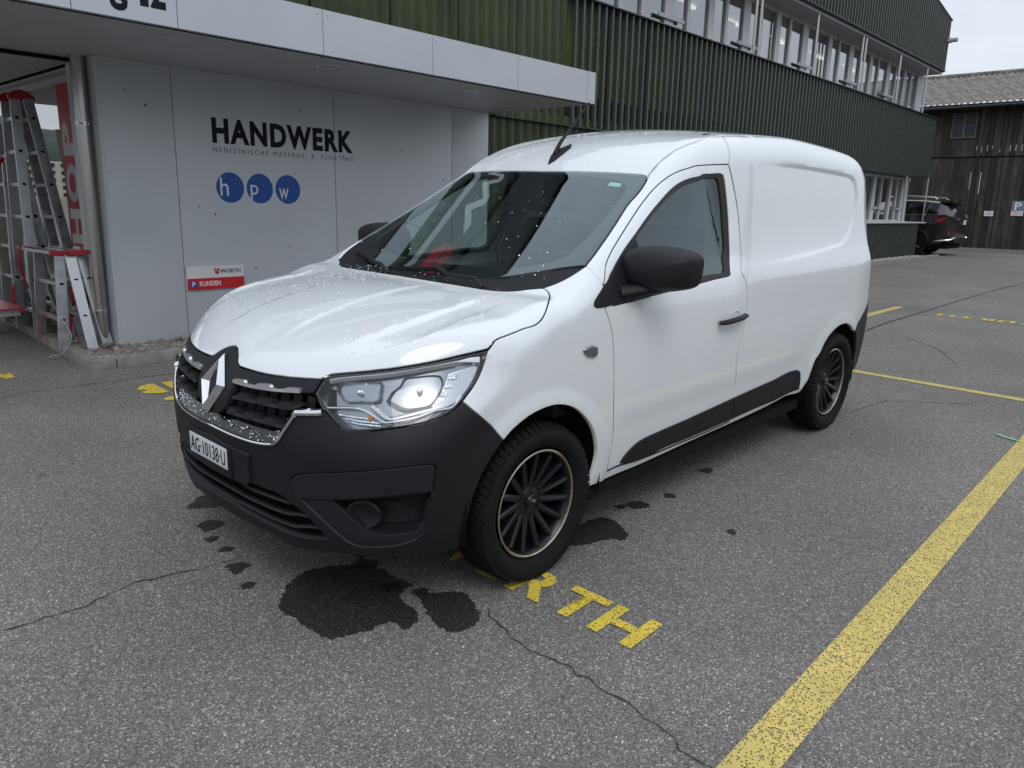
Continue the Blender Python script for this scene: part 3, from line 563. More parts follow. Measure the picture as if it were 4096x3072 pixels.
def strap(P, label, r=.012, m=M['strap'], nm='strap', flat=.25, cat='strap', group='red straps on the ladders'):
    P = np.array(P, float); Q = []
    for i in range(len(P) - 1):
        p0, p1, p2, p3 = P[max(i - 1, 0)], P[i], P[i + 1], P[min(i + 2, len(P) - 1)]
        for k in range(6): t = k / 6; Q.append(.5 * (2 * p1 + (p2 - p0) * t + (2 * p0 - 5 * p1 + 4 * p2 - p3) * t * t + (3 * p1 - p0 - 3 * p2 + p3) * t ** 3))
    Q.append(P[-1]); o = MB().tube(Q, r, 6, sy=flat).obj(nm, m, None, smooth=True); return tag(o, label, cat, group)
strap([(-.10, -5.62, .95), (-.06, -5.55, .80), (-.05, -5.42, .66), (-.06, -5.38, .58)], 'red strap hanging from a rung high on the tall ladder')
strap([(-.10, -5.88, .68), (-.05, -5.80, .55), (-.02, -5.70, .42), (-.02, -5.62, .38), (-.02, -5.45, .33)], 'red strap drooping low at the left of the ladders')
strap([(-.28, -4.95, .62), (-.30, -4.98, .45), (-.26, -5.02, .42), (-.27, -4.95, .35)], 'short red strap loop between the stepladder legs', .018)
strap([(-.20, -4.80, .42), (-.16, -4.68, .28), (-.10, -4.62, .17), (-.15, -4.55, .16), (-.18, -4.54, .28)], 'red strap looping down to the pebbles under the stepladder')
strap([(-.05, -4.98, .38), (.0, -4.95, .24), (-.02, -4.85, .16), (-.08, -4.75, .15)], 'thin red cord from the lower rung to the pebbles', .005, flat=1)
strap([(.02, -4.55, .62), (.03, -4.38, .50), (-.02, -4.25, .30), (.02, -4.25, .20), (.07, -4.30, .13), (.10, -4.35, .13)], 'thin steel cable curving from the stepladder over the kerb', .0028, M['cable'], 'security_cable', 1, 'cable', None)
tag(MB().lathe([(0, .012), (.016, .010), (.019, 0), (.016, -.010), (0, -.012)], 14, 'y', c=(.105, -4.36, float(gz(.1, -4.36)) + .018)).box((.09, -4.365, float(gz(.1, -4.36)) + .002), (.118, -4.34, float(gz(.1, -4.36)) + .01)).obj('cable_clamp', M['screw'], None, smooth=True), 'small metal clamp at the end of the cable on the tarmac', 'clamp')
tr = empty('display_board', (0, 0, 0), 'white board with a red slotted edge sticking in at the left picture edge', 'board')
MB().box((.08, -6.6, .365), (.30, -5.18, .435)).obj('board', M['white'], tr, bevel=.003)
b = MB().box((.07, -6.6, .436), (.32, -5.05, .448)).box((.30, -6.6, .448), (.32, -5.05, .475)); b.obj('red_edge', M['redp'], tr)
for k in range(7): MB().box((.305, -5.22 - k * .11, .452), (.3215, -5.17 - k * .11, .470)).obj('slot', M['black'], tr)
MB().box((.12, -5.9, .10), (.24, -5.8, .365)).obj('leg', M['alu'], tr)
tag(MB().box((-.30, -5.95, .12), (-.25, -5.9, 1.1)).obj('yellow_post', mat('yellow_plastic', (.6, .38, .02), .5), None), 'yellow upright seen between the ladder rungs', 'post')
# ================================================================== green mesh building
bd = empty('mesh_clad_building', (-14, -4.4, .19), 'long two storey building clad in dark green corrugated metal mesh', 'building'); YB = -4.4
def B(o): return rel(o, bd)
PIT = .168; NP = 6
def corr(name, x0, n, z0, z1, y, slope=0, parent=bd, m=M['mesh'], flat=False):
    """one sheet: n ribs from x0 towards -x; profile of broad valleys and proud narrow ribs"""
    X = []; 
    for k in range(n):
        a = -k * PIT
        X += [(a, 0), (a - PIT * .55, 0), (a - PIT * .60, .050), (a - PIT * .84, .050), (a - PIT * .89, 0)] if not flat else [(a, 0), (a - PIT * .5, .012)]
    X.append((-n * PIT + .016, 0)); V = []; zt = lambda x: z1 + slope * -(x)
    for dx, dy in X: V += [(x0 + dx, y + dy, z0), (x0 + dx, y + dy, z1 + slope * dx)]
    if x0 < -11 and m is M['mesh']: m = M['meshfar']
    o = rawmesh(name, V, [(2 * i, 2 * i + 1, 2 * i + 3, 2 * i + 2) for i in range(len(X) - 1)], m)
    if not flat:
        o.data.materials.append(M['rib'])
        for i, p in enumerate(o.data.polygons):
            if i % 5 in (1, 2, 3): p.material_index = 1
    return o
W1 = PIT * NP
x = -3.53 + W1 * 3; k = 0; proto = None
while x > -23.8:
    n = NP if x - W1 > -23.95 else max(1, int((x + 23.95) / PIT)); fl = x > -5.9
    B(corr('mesh_panel', x - .01, n, 2.51, 4.18, YB, 0, flat=fl)); x -= W1
for k in range(5):
    x = -18.9 - k * W1; n = NP if k < 4 else 4
    B(corr('mesh_panel', x + .15, n, .22, 1.17, YB + .01))
B(MB().box((-5.95, YB - .05, 5.52), (2.0, YB, 7.19)).obj('upper_panel', M['oxide']))
x = -6.06
while x > -23.9:
    n = NP if x - W1 > -24.15 else max(1, int((x + 24.1) / PIT)); zt = min(6.89 + .154 * (x + 24.08), 7.2)
    if n: B(corr('mesh_panel', x, n, 5.52, zt, YB, .154 if zt < 7.19 else 0))
    x -= W1
# green wall behind the lower sheets, with the black gap of the floor slab
B(MB().box((-23.8, YB - .22, 2.98), (1.8, YB - .16, 4.12)).obj('green_wall', M['olive'])); B(MB().box((-23.8, YB - .22, 2.54), (-5.4, YB - .16, 2.66)).obj('green_wall', M['olive']))
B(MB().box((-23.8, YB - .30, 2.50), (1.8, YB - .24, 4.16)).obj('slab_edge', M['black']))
B(MB().box((-8.5, YB - .22, .2), (-5.0, YB - .16, 2.50)).obj('green_wall', M['olive']))
for k in range(24): B(MB().box((-.506 - W1 * k - .03, YB - .06, 2.52), (-.506 - W1 * k + .02, YB - .03, 4.17)).obj('joint_post', M['black']))
x = -5.05
while x > -9: B(corr('mesh_panel', x, NP, .22, 2.50, YB, 0, flat=True)); x -= W1
B(MB().box((-23.75, YB - .30, .2), (-18.8, YB - .10, 1.15)).obj('plinth_wall', M['olive']))
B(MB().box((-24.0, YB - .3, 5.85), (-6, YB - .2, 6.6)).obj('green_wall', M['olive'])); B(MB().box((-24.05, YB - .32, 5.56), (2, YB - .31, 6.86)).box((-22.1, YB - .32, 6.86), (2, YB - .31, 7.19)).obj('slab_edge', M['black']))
# flashings
for z, y1 in ((4.18, .085), (2.50, .085), (5.50, .085)): B(MB().box((-24.0, YB - .62, z), (2.0 if z > 3 else -5.1, YB + y1, z + .018)).obj('flashing', M['oxide']))
B(MB().box((-24.1, YB - .55, 1.17), (-18.6, YB + .09, 1.20)).obj('window_ledge', M['winframe']))
for xa, za, xb, zb in ((-24.1, 6.885, -22.06, 7.2), (-22.06, 7.2, 2, 7.2)):
    V = [(xa, YB + .06, za), (xb, YB + .06, zb), (xb, YB - .4, zb), (xa, YB - .4, za)]; B(MB().prism(V, .03, (0, 0, 1)).obj('roof_flashing', M['oxide']))
V = [(-24.1, YB, 5.5), (-24.1, YB, 6.88), (-24.1, YB - 9, 6.88), (-24.1, YB - 9, 5.5)]; B(MB().prism(V, .04, (-1, 0, 0)).obj('end_cladding', M['mesh'])); V = [(-23.9, YB, 2.5), (-23.9, YB, 4.18), (-23.9, YB - .9, 4.18), (-23.9, YB - .9, 2.5)]; B(MB().prism(V, .04, (-1, 0, 0)).obj('end_cladding', M['oxide']))
B(MB().box((-24.05, YB - .70, 5.44), (2, YB - .02, 5.495)).obj('upper_soffit', M['soffit']))
B(MB().box((-24.0, YB - 9, 6.7), (2, YB - .5, 6.75)).obj('roof_deck', M['oxide']))
# glazing
YG = -4.97
def glaz(x0, x1, z0, z1, ends):
    B(MB().box((x1, YG - .012, z0), (x0, YG - .006, z1)).obj('pane', M['bglass']))
    B(MB().box((x1, YG - .05, z0 - .02), (x0, YG + .02, z0 + .05)).obj('window_frame', M['winframe'])); B(MB().box((x1, YG - .05, z1 - .07), (x0, YG + .02, z1)).obj('window_frame', M['winframe']))
    s = -16.05; k0 = int(math.floor((s - x0) / 2.78)) ; s0 = s + 2.78 * 8
    while s0 > x1 - 3:
        for a, b_ in ((0, .09), (.73, .93), (1.36, 1.45), (2.06, 2.34)):
            xa, xb = s0 - a, s0 - b_
            if xa < x0 and xb > x1: B(MB().box((xb, YG - .06, z0), (xa, YG + .035, z1)).obj('mullion', M['winframe']))
        s0 -= 2.78
glaz(-6.4, -24.0, 4.15, 5.44, 0); glaz(-18.6, -24.2, 1.20, 2.49, 0)
B(MB().box((-24.15, YG - .2, 4.2), (-23.56, YG + .05, 5.44)).obj('end_column', M['winframe'])); B(MB().box((-24.0, YG - .2, 1.2), (-23.4, YG + .05, 2.49)).obj('end_column', M['winframe']))
for xx in (-12.1, -12.3, -14.906, -17.582, -17.786, -20.357, -22.739): B(MB().tube([(xx, YB - .06, 4.19), (xx, YB - .06, 5.50)], .026, 8).obj('post', M['steel'], None, smooth=True))
for xx in (-21.2, -23.3): B(MB().tube([(xx - .95, YB - .06, 1.19), (xx - .95, YB - .06, 2.50)], .022, 8).obj('post', M['steel'], None, smooth=True))
s0 = -16.05 + 2.78 * 4
while s0 > -23: B(MB().box((s0 + .15, YG + .05, 4.52), (s0 + .95, YG + .075, 4.58)).obj('guard_bar', M['soffit'])); s0 -= 2.78
for xx in (-21.0, -22.95): B(MB().box((xx - .8, YG + .05, 1.55), (xx, YG + .075, 1.60)).obj('guard_bar', M['soffit']))
for xx in (-11.6, -13.4, -15.2, -17.6, -19.9): B(MB().box((xx, YG - .6, 4.2), (xx + .7, YG - .58, 5.15)).obj('roller_blind', M['roomw']))
# rooms behind
B(MB().box((-24, -9.4, 4.1), (-4, -9.35, 5.5)).obj('room_wall', M['roomw'])); B(MB().box((-24, -9.4, 4.08), (-4, YG - .1, 4.12)).obj('room_floor', M['trim'])); B(MB().box((-24, -9.4, 5.46), (-4, YG - .1, 5.5)).obj('room_ceiling', M['ceil']))
for xx in np.arange(-22, -4, 2.3):
    for yy in (-6.2, -7.8): B(MB().box((xx, yy, 5.38), (xx + 1.1, yy + .07, 5.43)).obj('lamp_tube', M['tube']))
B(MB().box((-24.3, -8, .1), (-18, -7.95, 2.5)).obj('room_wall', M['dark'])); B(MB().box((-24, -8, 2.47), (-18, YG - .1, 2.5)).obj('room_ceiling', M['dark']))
for xx, w_, z0, z1, mk in ((-20.65, .10, 1.35, 2.2, 'redp'), (-20.95, .06, 1.5, 2.3, 'white'), (-21.6, .30, 1.3, 2.3, 'blue'), (-22.3, .25, 1.3, 2.1, 'dark'), (-22.6, .2, 1.4, 2.4, 'trim'), (-23.0, .18, 1.3, 2.2, 'blue')): B(MB().box((xx - w_, YG - .35, z0), (xx, YG - .30, z1)).obj('poster', M[mk]))
# white strip and sign wall above the canopy (out of frame above, seen in the van's glass)
B(MB().box((-6.3, YB - .03, 4.20), (1.9, YB, 4.42)).obj('white_band', M['winframe']))
B(MB().box((-6.35, YB - .05, 4.43), (1.9, YB - .02, 5.49)).obj('sign_wall', M['oxide']))
hs = .62
B(text('wall_sign_lettering', 'WÜRTH', (-2.50, YB - .018, 4.62), ex, ey, 2.5, .58, M['white'], None, offset=.03, depth=.03, spacing=1.05))
for o in shield(-2.08, 4.90, .55, YB - .018, M['red']): B(o)
tag(MB().tube([(-24.0, YB + .1, 6.35), (-24.0, YB + .28, 6.35)], .06, 10).box((-24.14, YB - .0, 6.30), (-23.86, YB + .10, 6.41)).obj('wall_lamp', M['soffit'], None), 'small wall lamp high on the corner of the mesh clad building', 'lamp')
# pebble strip and kerb at the foot of the far part
kb = empty('kerb', (-20, -3.7, .19), 'low concrete kerb in front of the far mesh clad plinth', 'kerb')
for k in range(6): MB().box((-17.2 - (k + 1) * 1.0 - 17.0 * 0 + 20 - .0, .0, 0), (-17.2 - k * 1.0 + 20 - .01, .10, .10)).obj('kerb_stone', M['kerb'], kb, bevel=.008)
b = MB()
for k in range(500): pebble(b, (random.uniform(-23.1, -17), random.uniform(-4.3, -3.75), .22), random.uniform(.02, .045), .6)
tag(b.obj('pebbles', M['pebble3'], None, smooth=True), 'pale gravel strip at the foot of the far plinth', 'pebbles', kind='stuff')
leaf((-21.9, -4.0, .27), .3, .22, M['leafb'], 'brown leaf on the gravel strip by the far plinth')
b = MB()
for k in range(260):
    a = random.uniform(0, 6.28); r = abs(random.gauss(0, .14)); c = Vector((-17.75 + r * math.cos(a), -4.05 + r * math.sin(a), .22 + random.uniform(0, .42))); d = Vector((random.uniform(-1, 1), random.uniform(-1, 1), random.uniform(-.2, 1))).normalized() * .05; s_ = d.orthogonal().normalized() * .02
    b.add([c, c + d * .5 + s_, c + d, c + d * .5 - s_], [(0, 1, 2, 3)])
tag(b.obj('green_weed', M['leafg'], None), 'small green weed at the foot of the plinth behind the van', 'plant')
# ================================================================== timber barn
XBn = -30.14; ba = empty('barn', (XBn, -4, .19), 'old dark timber barn with a corrugated roof beyond the parking area', 'barn')
def BA(o): return rel(o, ba)
random.seed(11); y = -9.2
slits = [(-4.607, 3.70, 3.86), (-4.45, 3.62, 3.84), (-4.27, 3.66, 3.88), (-4.12, 3.74, 3.85), (-3.88, 3.62, 3.72), (-3.73, 3.66, 3.82), (-3.57, 3.64, 3.84), (-3.40, 3.66, 3.86), (-3.22, 3.64, 3.86), (-4.67, 2.35, 2.95), (-4.35, 2.2, 2.95), (-4.24, 1.9, 2.4), (-3.72, 1.65, 2.05)]
b = MB(); ys_ = sorted(s_[0] for s_ in slits)
cols = sorted(set([-9.3, 0.6] + [v for s_ in slits for v in (s_[0] - .012, s_[0] + .012)]))
for a, c in zip(cols[:-1], cols[1:]):
    ss_ = sorted([s_ for s_ in slits if abs(s_[0] - .012 - a) < 1e-6 and abs(s_[0] + .012 - c) < 1e-6], key=lambda s_: s_[1]); z = .15
    if not ss_ and c - a < .0239: pass
    for s_ in ss_: b.box((XBn - .06, a, z), (XBn - .045, c, s_[1])); z = s_[2]
    b.box((XBn - .06, a, z), (XBn - .045, c, 5.3))
BA(b.obj('backing', M['black']))
eds = sorted(s_[0] for s_ in slits); yy_ = [-9.2]
for e_ in eds + [.5]:
    span = e_ - yy_[-1]
    if span < .05: continue
    k = max(1, round(span / .19)); base = yy_[-1]; cuts = [base + span * (i_ + (random.uniform(-.16, .16) if i_ < k else 0)) / k for i_ in range(1, k + 1)]; yy_ += cuts
for y, y2 in zip(yy_[:-1], yy_[1:]):
    for z0, z1, t in ((.12 + random.uniform(0, .06), 3.45, .0), (3.49, 5.30, .02)):
        a, c = y + .0035, y2 - .0035
        if any(abs(s_[0] - y) < .02 and s_[2] > z0 and s_[1] < z1 for s_ in slits): a = y + .010
        if any(abs(s_[0] - y2) < .02 and s_[2] > z0 and s_[1] < z1 for s_ in slits): c = y2 - .010
        o = MB().box((XBn - .03, a, z0), (XBn + t + random.uniform(-.006, .010), c, z1)).obj('plank', M['wood']); BA(o)
BA(MB().box((XBn - .04, -9.2, 3.445), (XBn + .015, .5, 3.485)).obj('rail', M['black']))
wnd = empty('barn_window_x'); bpy.data.objects.remove(wnd)
fr = MB().box((XBn + .02, -5.49, 4.13), (XBn + .07, -4.69, 4.17)).box((XBn + .02, -5.49, 4.95), (XBn + .07, -4.69, 4.99)).box((XBn + .02, -5.49, 4.17), (XBn + .07, -5.45, 4.95)).box((XBn + .02, -4.73, 4.17), (XBn + .07, -4.69, 4.95)).box((XBn + .02, -5.12, 4.17), (XBn + .07, -5.06, 4.95)).box((XBn + .03, -5.45, 4.535), (XBn + .06, -4.73, 4.555))
fo_ = BA(fr.obj('window', mat('grey_weathered_frame', (.13, .13, .125), .8)))
gl = MB().box((XBn + .035, -5.45, 4.17), (XBn + .04, -4.73, 4.95)).obj('pane', mat('dusty_pane', (.055, .06, .07), .25), None); gl.data.transform(Matrix.Translation(-Vector(ba.location))); gl.parent = fo_
BA(MB().box((XBn - .05, -9.3, 5.16), (XBn + .46, .6, 5.19)).obj('eave_board', M['wood'])); BA(MB().tube([(XBn + .52, -9.3, 5.12), (XBn + .52, .6, 5.16)], .06, 8).obj('gutter', M['oxide'], None, smooth=True))
# roof sheets, wavy, lapped
sl0 = math.atan2(1.72, 5.6); random.seed(5)
def sheet(w_, l_):
    V = []; nx = int(w_ / .199 * 8); 
    for j in range(2):
        for i in range(nx + 1): yy = i * w_ / nx; V.append((0 if j == 0 else -l_, yy,   .034 * math.sin(yy / .199 * 2 * math.pi)))
    F_ = [(i, i + 1, nx + 2 + i, nx + 1 + i) for i in range(nx)]; n = len(V); V += [(a, b_, c - .012) for a, b_, c in V]; F_ += [tuple(k + n for k in f[::-1]) for f in F_] + [(i + 1, i, i + n, i + 1 + n) for i in range(nx)]
    me = bpy.data.meshes.new('roof_sheet'); me.from_pydata(V, [], F_); me.update(); me.shade_smooth()
    try: me.set_sharp_from_angle(angle=R(50))
    except Exception: pass
    return me
sm = sheet(.995, 1.3)
for r_ in range(5):
    for c_ in range(11):
        o = link('roof_sheet', sm, M['barnroof'], ba); l = 1.18 * r_
        o.location = (.50 - l * math.cos(sl0) + random.uniform(-.012, .012), -5.3 + c_ * .995 + random.uniform(-.01, .01), 5.27 - .19 + l * math.sin(sl0) + random.uniform(0, .02) + .004 * (r_ % 2)); o.rotation_euler = (0, sl0, 0)
        
o = MB().tube([(XBn + .50 - 5.9 * math.cos(sl0), -9.4, 5.30 + 5.9 * math.sin(sl0)), (XBn + .50 - 5.9 * math.cos(sl0), 1.7, 5.30 + 5.9 * math.sin(sl0))], .10, 10).obj('ridge_cap', M['barnroof'], None, smooth=True); BA(o)
def sign(nm, y0, y1, z0, z1, label, mk='white'):
    e = empty(nm, (XBn + .03, (y0 + y1) / 2, z0), label, 'sign'); MB().box((0, -(y1 - y0) / 2, 0), (.012, (y1 - y0) / 2, z1 - z0)).obj('sign_plate', M[mk], e); return e
e = sign('wall_sign', -4.05, -3.76, 1.42, 1.60, 'small white notice on the dark barn boards')
MB().box((.0125, -.02, .13), (.0135, .02, .16)).obj('print', M['ink'], e)
for z in (.055, .09): MB().box((.0125, -.10, z), (.0135, .10, z + .012)).obj('print', M['trim'], e)
e = sign('parking_sign', -3.225, -2.86, 1.45, 1.95, 'blue and white P sign on the barn boards at the right edge')
MB().box((.0125, -.178, .17), (.0135, .178, .495)).obj('blue_field', mat('faded_blue', (.16, .22, .33), .5), e)
text('sign_letter', 'P', (.0136, -.10, .20), (0, 1, 0), (0, 0, 1), .21, .26, M['white'], e, offset=.02)
text('sign_lettering', 'VALLI', (.0126, -.15, .085), (0, 1, 0), (0, 0, 1), .30, .065, M['red'], e, offset=.01)
text('sign_lettering', 'STEAKHAUS', (.0126, -.155, .03), (0, 1, 0), (0, 0, 1), .31, .028, M['red'], e, offset=0)
tag(MB().box((XBn + .12, -6, .17), (XBn + .26, .5, .29)).obj('kerb', M['kerb'], None), 'low concrete kerb along the foot of the barn', 'kerb')
tag(gsheet('parking_line', [(-27.2, -3.2), (-27.3, -.2), (-27.4, -.2), (-27.3, -3.2)], mat('white_line', (.5, .5, .46), .7), None, .005), 'thin pale line on the far tarmac before the barn', 'parking line')
# ================================================================== black SUV parked at the far end
suv = empty('parked_car', (-25.25, -4.66, .19), 'black parked car, tail to the right, behind the corner of the mesh building', 'car'); suv.rotation_euler = (0, 0, R(-90))
# own axes: +x forward; after the turn forward points to -y and its left side to +x
def sv(P, hw, name, m, crown=0):
    pass
RS = [  # x, half width low, z low, half width belt, z belt, half width roof, z roof
 (-1.10, .72, .62, .80, 1.05, .60, 1.20), (-1.00, .84, .44, .90, 1.18, .62, 1.40), (-.80, .90, .36, .93, 1.24, .64, 1.54), (-.5, .93, .32, .94, 1.23, .66, 1.66), (0, .94, .32, .945, 1.20, .68, 1.71), (.8, .94, .30, .945, 1.14, .69, 1.72), (1.6, .94, .30, .945, 1.10, .68, 1.68), (2.3, .94, .30, .94, 1.06, .64, 1.45), (2.8, .93, .32, .93, 1.04, .60, 1.12), (3.4, .90, .36, .88, .96, .55, 1.0), (3.7, .75, .5, .72, .8, .4, .88)]
V = []; n = 14
for x, a, z0, b_, zb, c_, zr in RS:
    half = [(a * .9, z0), (a, z0 + .06), (b_ + .012, (z0 + zb) * .5), (b_, zb), (c_ + .02, zr - .07), (c_ * .75, zr), (0, zr + .015)]
    ring = [(x, y, z) for y, z in half] + [(x, -y, z) for y, z in half[::-1][1:]]; V += ring
n = 13; F_ = [(i * n + j, i * n + j + 1, (i + 1) * n + j + 1, (i + 1) * n + j) for i in range(len(RS) - 1) for j in range(n - 1)] + [(i * n + n - 1, i * n, (i + 1) * n, (i + 1) * n + n - 1) for i in range(len(RS) - 1)] + [tuple(range(n)), tuple(range((len(RS) - 1) * n, len(RS) * n))[::-1]]
MB().add(V, F_).obj('body', M['carblack'], suv, smooth=True, angle=R(28))
for x in (.0, 2.79):
    for s in (1, -1):
        wv = empty('wheel', (x, s * .83, .38)); wv.parent = suv
        MB().lathe([(.24, .10), (.30, .115), (.365, .105), (.382, .08), (.382, -.08), (.36, -.11), (.24, -.10)], 36, 'y', closed=True).obj('tyre', M['rubber'], wv, smooth=True)
        MB().lathe([(0, .05), (.06, .06), (.07, .03), (.235, .02)], 30, 'y').obj('rim_disc', M['black'], wv, smooth=True); wv.scale = (1, s, 1)
        for k in range(5):
            mt = Matrix.Rotation(k * 1.2566 + .3, 4, 'Y'); MB().box((-.035, .055, .04), (.035, .085, .235), mt).obj('spoke', M['satin'], wv)
        b = MB(); P = [(x + .42 * math.cos(t), s * .952, .38 + .42 * math.sin(t)) for t in np.linspace(-.1, 3.24, 20)]; b.tube(P, .026, 6).obj('arch_trim', M['plastic2'], suv, smooth=True)
        P = [(x + .40 * math.cos(t), s * .947, .38 + .40 * math.sin(t)) for t in np.linspace(-.2, 3.34, 20)]; MB().prism(P, .02, (0, s, 0)).obj('arch_gap', M['black'], suv)
for s in (1, -1):
    MB().prism([(-.62, s * .905, 1.27), (.15, s * .915, 1.24), (.5, s * .90, 1.33), (-.1, s * .80, 1.50)], .012, (0, s * 1, .5)).obj('side_glass', M['gloss'], suv)
    MB().prism([(.55, s * .925, 1.21), (1.9, s * .93, 1.16), (1.75, s * .78, 1.53), (.55, s * .785, 1.58), (.3, s * .83, 1.45)], .012, (0, s, .5)).obj('side_glass', M['gloss'], suv)
    MB().tube([(-.50, s * .88, 1.29), (-.05, s * .83, 1.43), (.30, s * .79, 1.52)], .010, 6).obj('chrome_strip', M['satin'], suv); MB().tube([(-.4, s * .945, 1.24), (.5, s * .95, 1.21), (2, s * .95, 1.15)], .009, 6).obj('chrome_strip', M['satin'], suv)
    MB().tube([(-.45, s * .62, 1.70), (-.35, s * .63, 1.76), (.3, s * .65, 1.785), (1.3, s * .65, 1.78), (1.45, s * .64, 1.73)], .018, 8).obj('roof_rail', M['satin'], suv, smooth=True)
    MB().prism([(-.52, s * .958, 1.10), (-.62, s * .955, 1.02), (-.95, s * .90, .98), (-1.08, s * .80, 1.0), (-1.09, s * .72, 1.08), (-1.0, s * .86, 1.16), (-.8, s * .945, 1.17)], .012, (-.5, s, 0)).obj('tail_light', M['redlens'], suv)
    MB().tube([(-.66, s * .968, 1.09), (-.86, s * .955, 1.03), (-1.02, s * .885, 1.04)], .014, 6).obj('tail_light_core', M['winframe'], suv) if s == 9 else None
    MB().prism([(-.98, s * .88, .62), (-1.0, s * .86, .78), (-.93, s * .93, .80), (-.92, s * .92, .64)], .012, (-.6, s, 0)).obj('reflector', M['redlens'], suv)
    MB().tube([(-.55, s * .95, .44), (-.85, s * .93, .48), (-1.0, s * .84, .50), (-1.08, s * .70, .56)], .022, 6).obj('bumper_trim', M['satin'], suv, smooth=True)
MB().prism([(-1.06, .56, 1.20), (-1.06, -.56, 1.20), (-.80, -.58, 1.56), (-.80, .58, 1.56)], .012, (-1, 0, .6)).obj('rear_glass', M['gloss'], suv)
MB().box((-.98, -.62, 1.60), (-.52, .62, 1.665)).obj('spoiler', M['carblack'], suv, bevel=.02, smooth=True)
MB().box((-1.15, -.5, 1.115), (-1.09, .5, 1.145)).obj('chrome_handle', M['chrome'], suv)
MB().box((-1.145, -.15, .95), (-1.125, .15, 1.09)).obj('number_plate', M['plate'], suv)
MB().box((-1.08, -.72, .40), (-.9, .72, .55)).obj('bumper_skid', M['plastic2'], suv, bevel=.02, smooth=True)
MB().box((-.9, -.8, .22), (3.3, .8, .36)).obj('underbody', M['black'], suv)
# ================================================================== beyond the camera: what the paint and glass reflect
hill = []; nx = 40
for i in range(nx + 1):
    a = R(-100 + i * 5.2); hgt = 105 + 34 * math.sin(i * .7) + 18 * math.sin(i * 1.9 + 1); x, y = 950 * math.cos(a), 950 * math.sin(a); hill += [(x, y, -2), (x * 1.05, y * 1.05, hgt * .75), (x * 1.25, y * 1.25, hgt * 1.1)]
tag(rawmesh('hills', hill, [(3 * i + j, 3 * i + 3 + j, 3 * i + 4 + j, 3 * i + 1 + j) for i in range(nx) for j in range(2)], M['hill'], smooth=True), kind='structure')
ap = empty('apartment_block', (118, -330, 0), 'pale apartment block with balcony rows mirrored in the shop glass', 'building')
MB().box((-45, -12, 0), (45, 0, 14)).obj('wall', M['render'], ap)
for k in range(5):
    for j in range(12): MB().box((-43 + j * 7.3, .05, 1.2 + k * 2.7), (-38 + j * 7.3, .4, 2.5 + k * 2.7)).obj('window', M['dark'], ap)
def house(x, y, w_, d, h, rh, rz, label, m, mr):
    e = empty('house', (x, y, float(gz(min(x, 5), min(y, 5)))), label, 'house'); e.rotation_euler = (0, 0, rz)
    MB().box((-w_ / 2, -d / 2, -.3), (w_ / 2, d / 2, h)).obj('wall', m, e); b = MB(); V = [(-w_ / 2 - .4, -d / 2 - .5, h), (-w_ / 2 - .4, d / 2 + .5, h), (-w_ / 2 - .4, 0, h + rh), (w_ / 2 + .4, -d / 2 - .5, h), (w_ / 2 + .4, d / 2 + .5, h), (w_ / 2 + .4, 0, h + rh)]
    b.add(V, [(0, 1, 2), (3, 5, 4), (0, 2, 5, 3), (1, 4, 5, 2), (0, 3, 4, 1)]).obj('roof', mr, e)
    for k in range(int(w_ / 2.6)):
        for z in ((1.0, 3.6) if h > 4.5 else (1.0,)): MB().box((-w_ / 2 + .8 + k * 2.6, -d / 2 - .04, z), (-w_ / 2 + 2.0 + k * 2.6, -d / 2 - .01, z + 1.2)).obj('window', M['dark'], e)
    return e
house(2, 34, 22, 10, 3.0, 1.2, 0, 'low brown hall across the yard, mirrored in the side of the van', mat('brown_hall', (.16, .145, .13), .8), M['oxide'])
house(-17.5, 18.5, 8, 7, 5.2, 3.0, R(48), 'brown gabled house across the yard, mirrored in the side window', mat('brown_render', (.10, .095, .09), .8), M['oxide'])
house(24, 34, 14, 9, 5.2, 2.8, -.2, 'pale house across the yard behind the camera', M['render'], M['oxide'])
# ---- the shape of the body: side, top, front and rear as functions, blended
def itp(x,xs,ys):
    # monotone-ish cubic hermite (pchip)
    xs=np.asarray(xs,float);ys=np.asarray(ys,float)
    h=np.diff(xs);d=np.diff(ys)/h
    m=np.zeros_like(xs);m[0]=d[0];m[-1]=d[-1]
    for i in range(1,len(xs)-1):
        if d[i-1]*d[i]>0:
            w1=2*h[i]+h[i-1];w2=h[i]+2*h[i-1];m[i]=(w1+w2)/(w1/d[i-1]+w2/d[i])
    x=np.asarray(x,float)
    i=np.clip(np.searchsorted(xs,x)-1,0,len(h)-1)
    t=(x-xs[i])/h[i]
    tc=np.clip(t,0,1)
    r=ys[i]*(1+2*tc)*(1-tc)**2+ys[i+1]*tc*tc*(3-2*tc)+h[i]*(m[i]*tc*(1-tc)**2+m[i+1]*tc*tc*(tc-1))
    r=r+np.where(t<0,(t)*h[i]*m[0],0)+np.where(t>1,(t-1)*h[i]*m[-1],0)
    return r
def ss(x,a,b):
    t=np.clip((x-a)/(b-a),0,1);return t*t*(3-2*t)
def rmax(a,b,r,p=2.3):
    u=np.maximum(a+r,1e-9);v=np.maximum(b+r,1e-9)
    return np.where((a+r>0)&(b+r>0),(u**p+v**p)**(1/p)-r,np.maximum(a,b))
def top0(x):
    return itp(x,[-3.5, -3.3, -2.8, -2.2, -1.7, -1.45, -1.2, -1.04, -0.94, -0.85, -0.75, -0.65, -0.55, -0.45, -0.35, -0.25, -0.15, -0.07, -0.02, 0.08, 0.25, 0.5, 0.66, 0.76, 0.84],
                 [1.7, 1.745, 1.8, 1.828, 1.812, 1.78, 1.714, 1.636, 1.5669, 1.5143, 1.4573, 1.4017, 1.3475, 1.2948, 1.2436, 1.1938, 1.1455, 1.1079, 1.0925, 1.0855, 1.067, 1.015, 0.957, 0.905, 0.84])
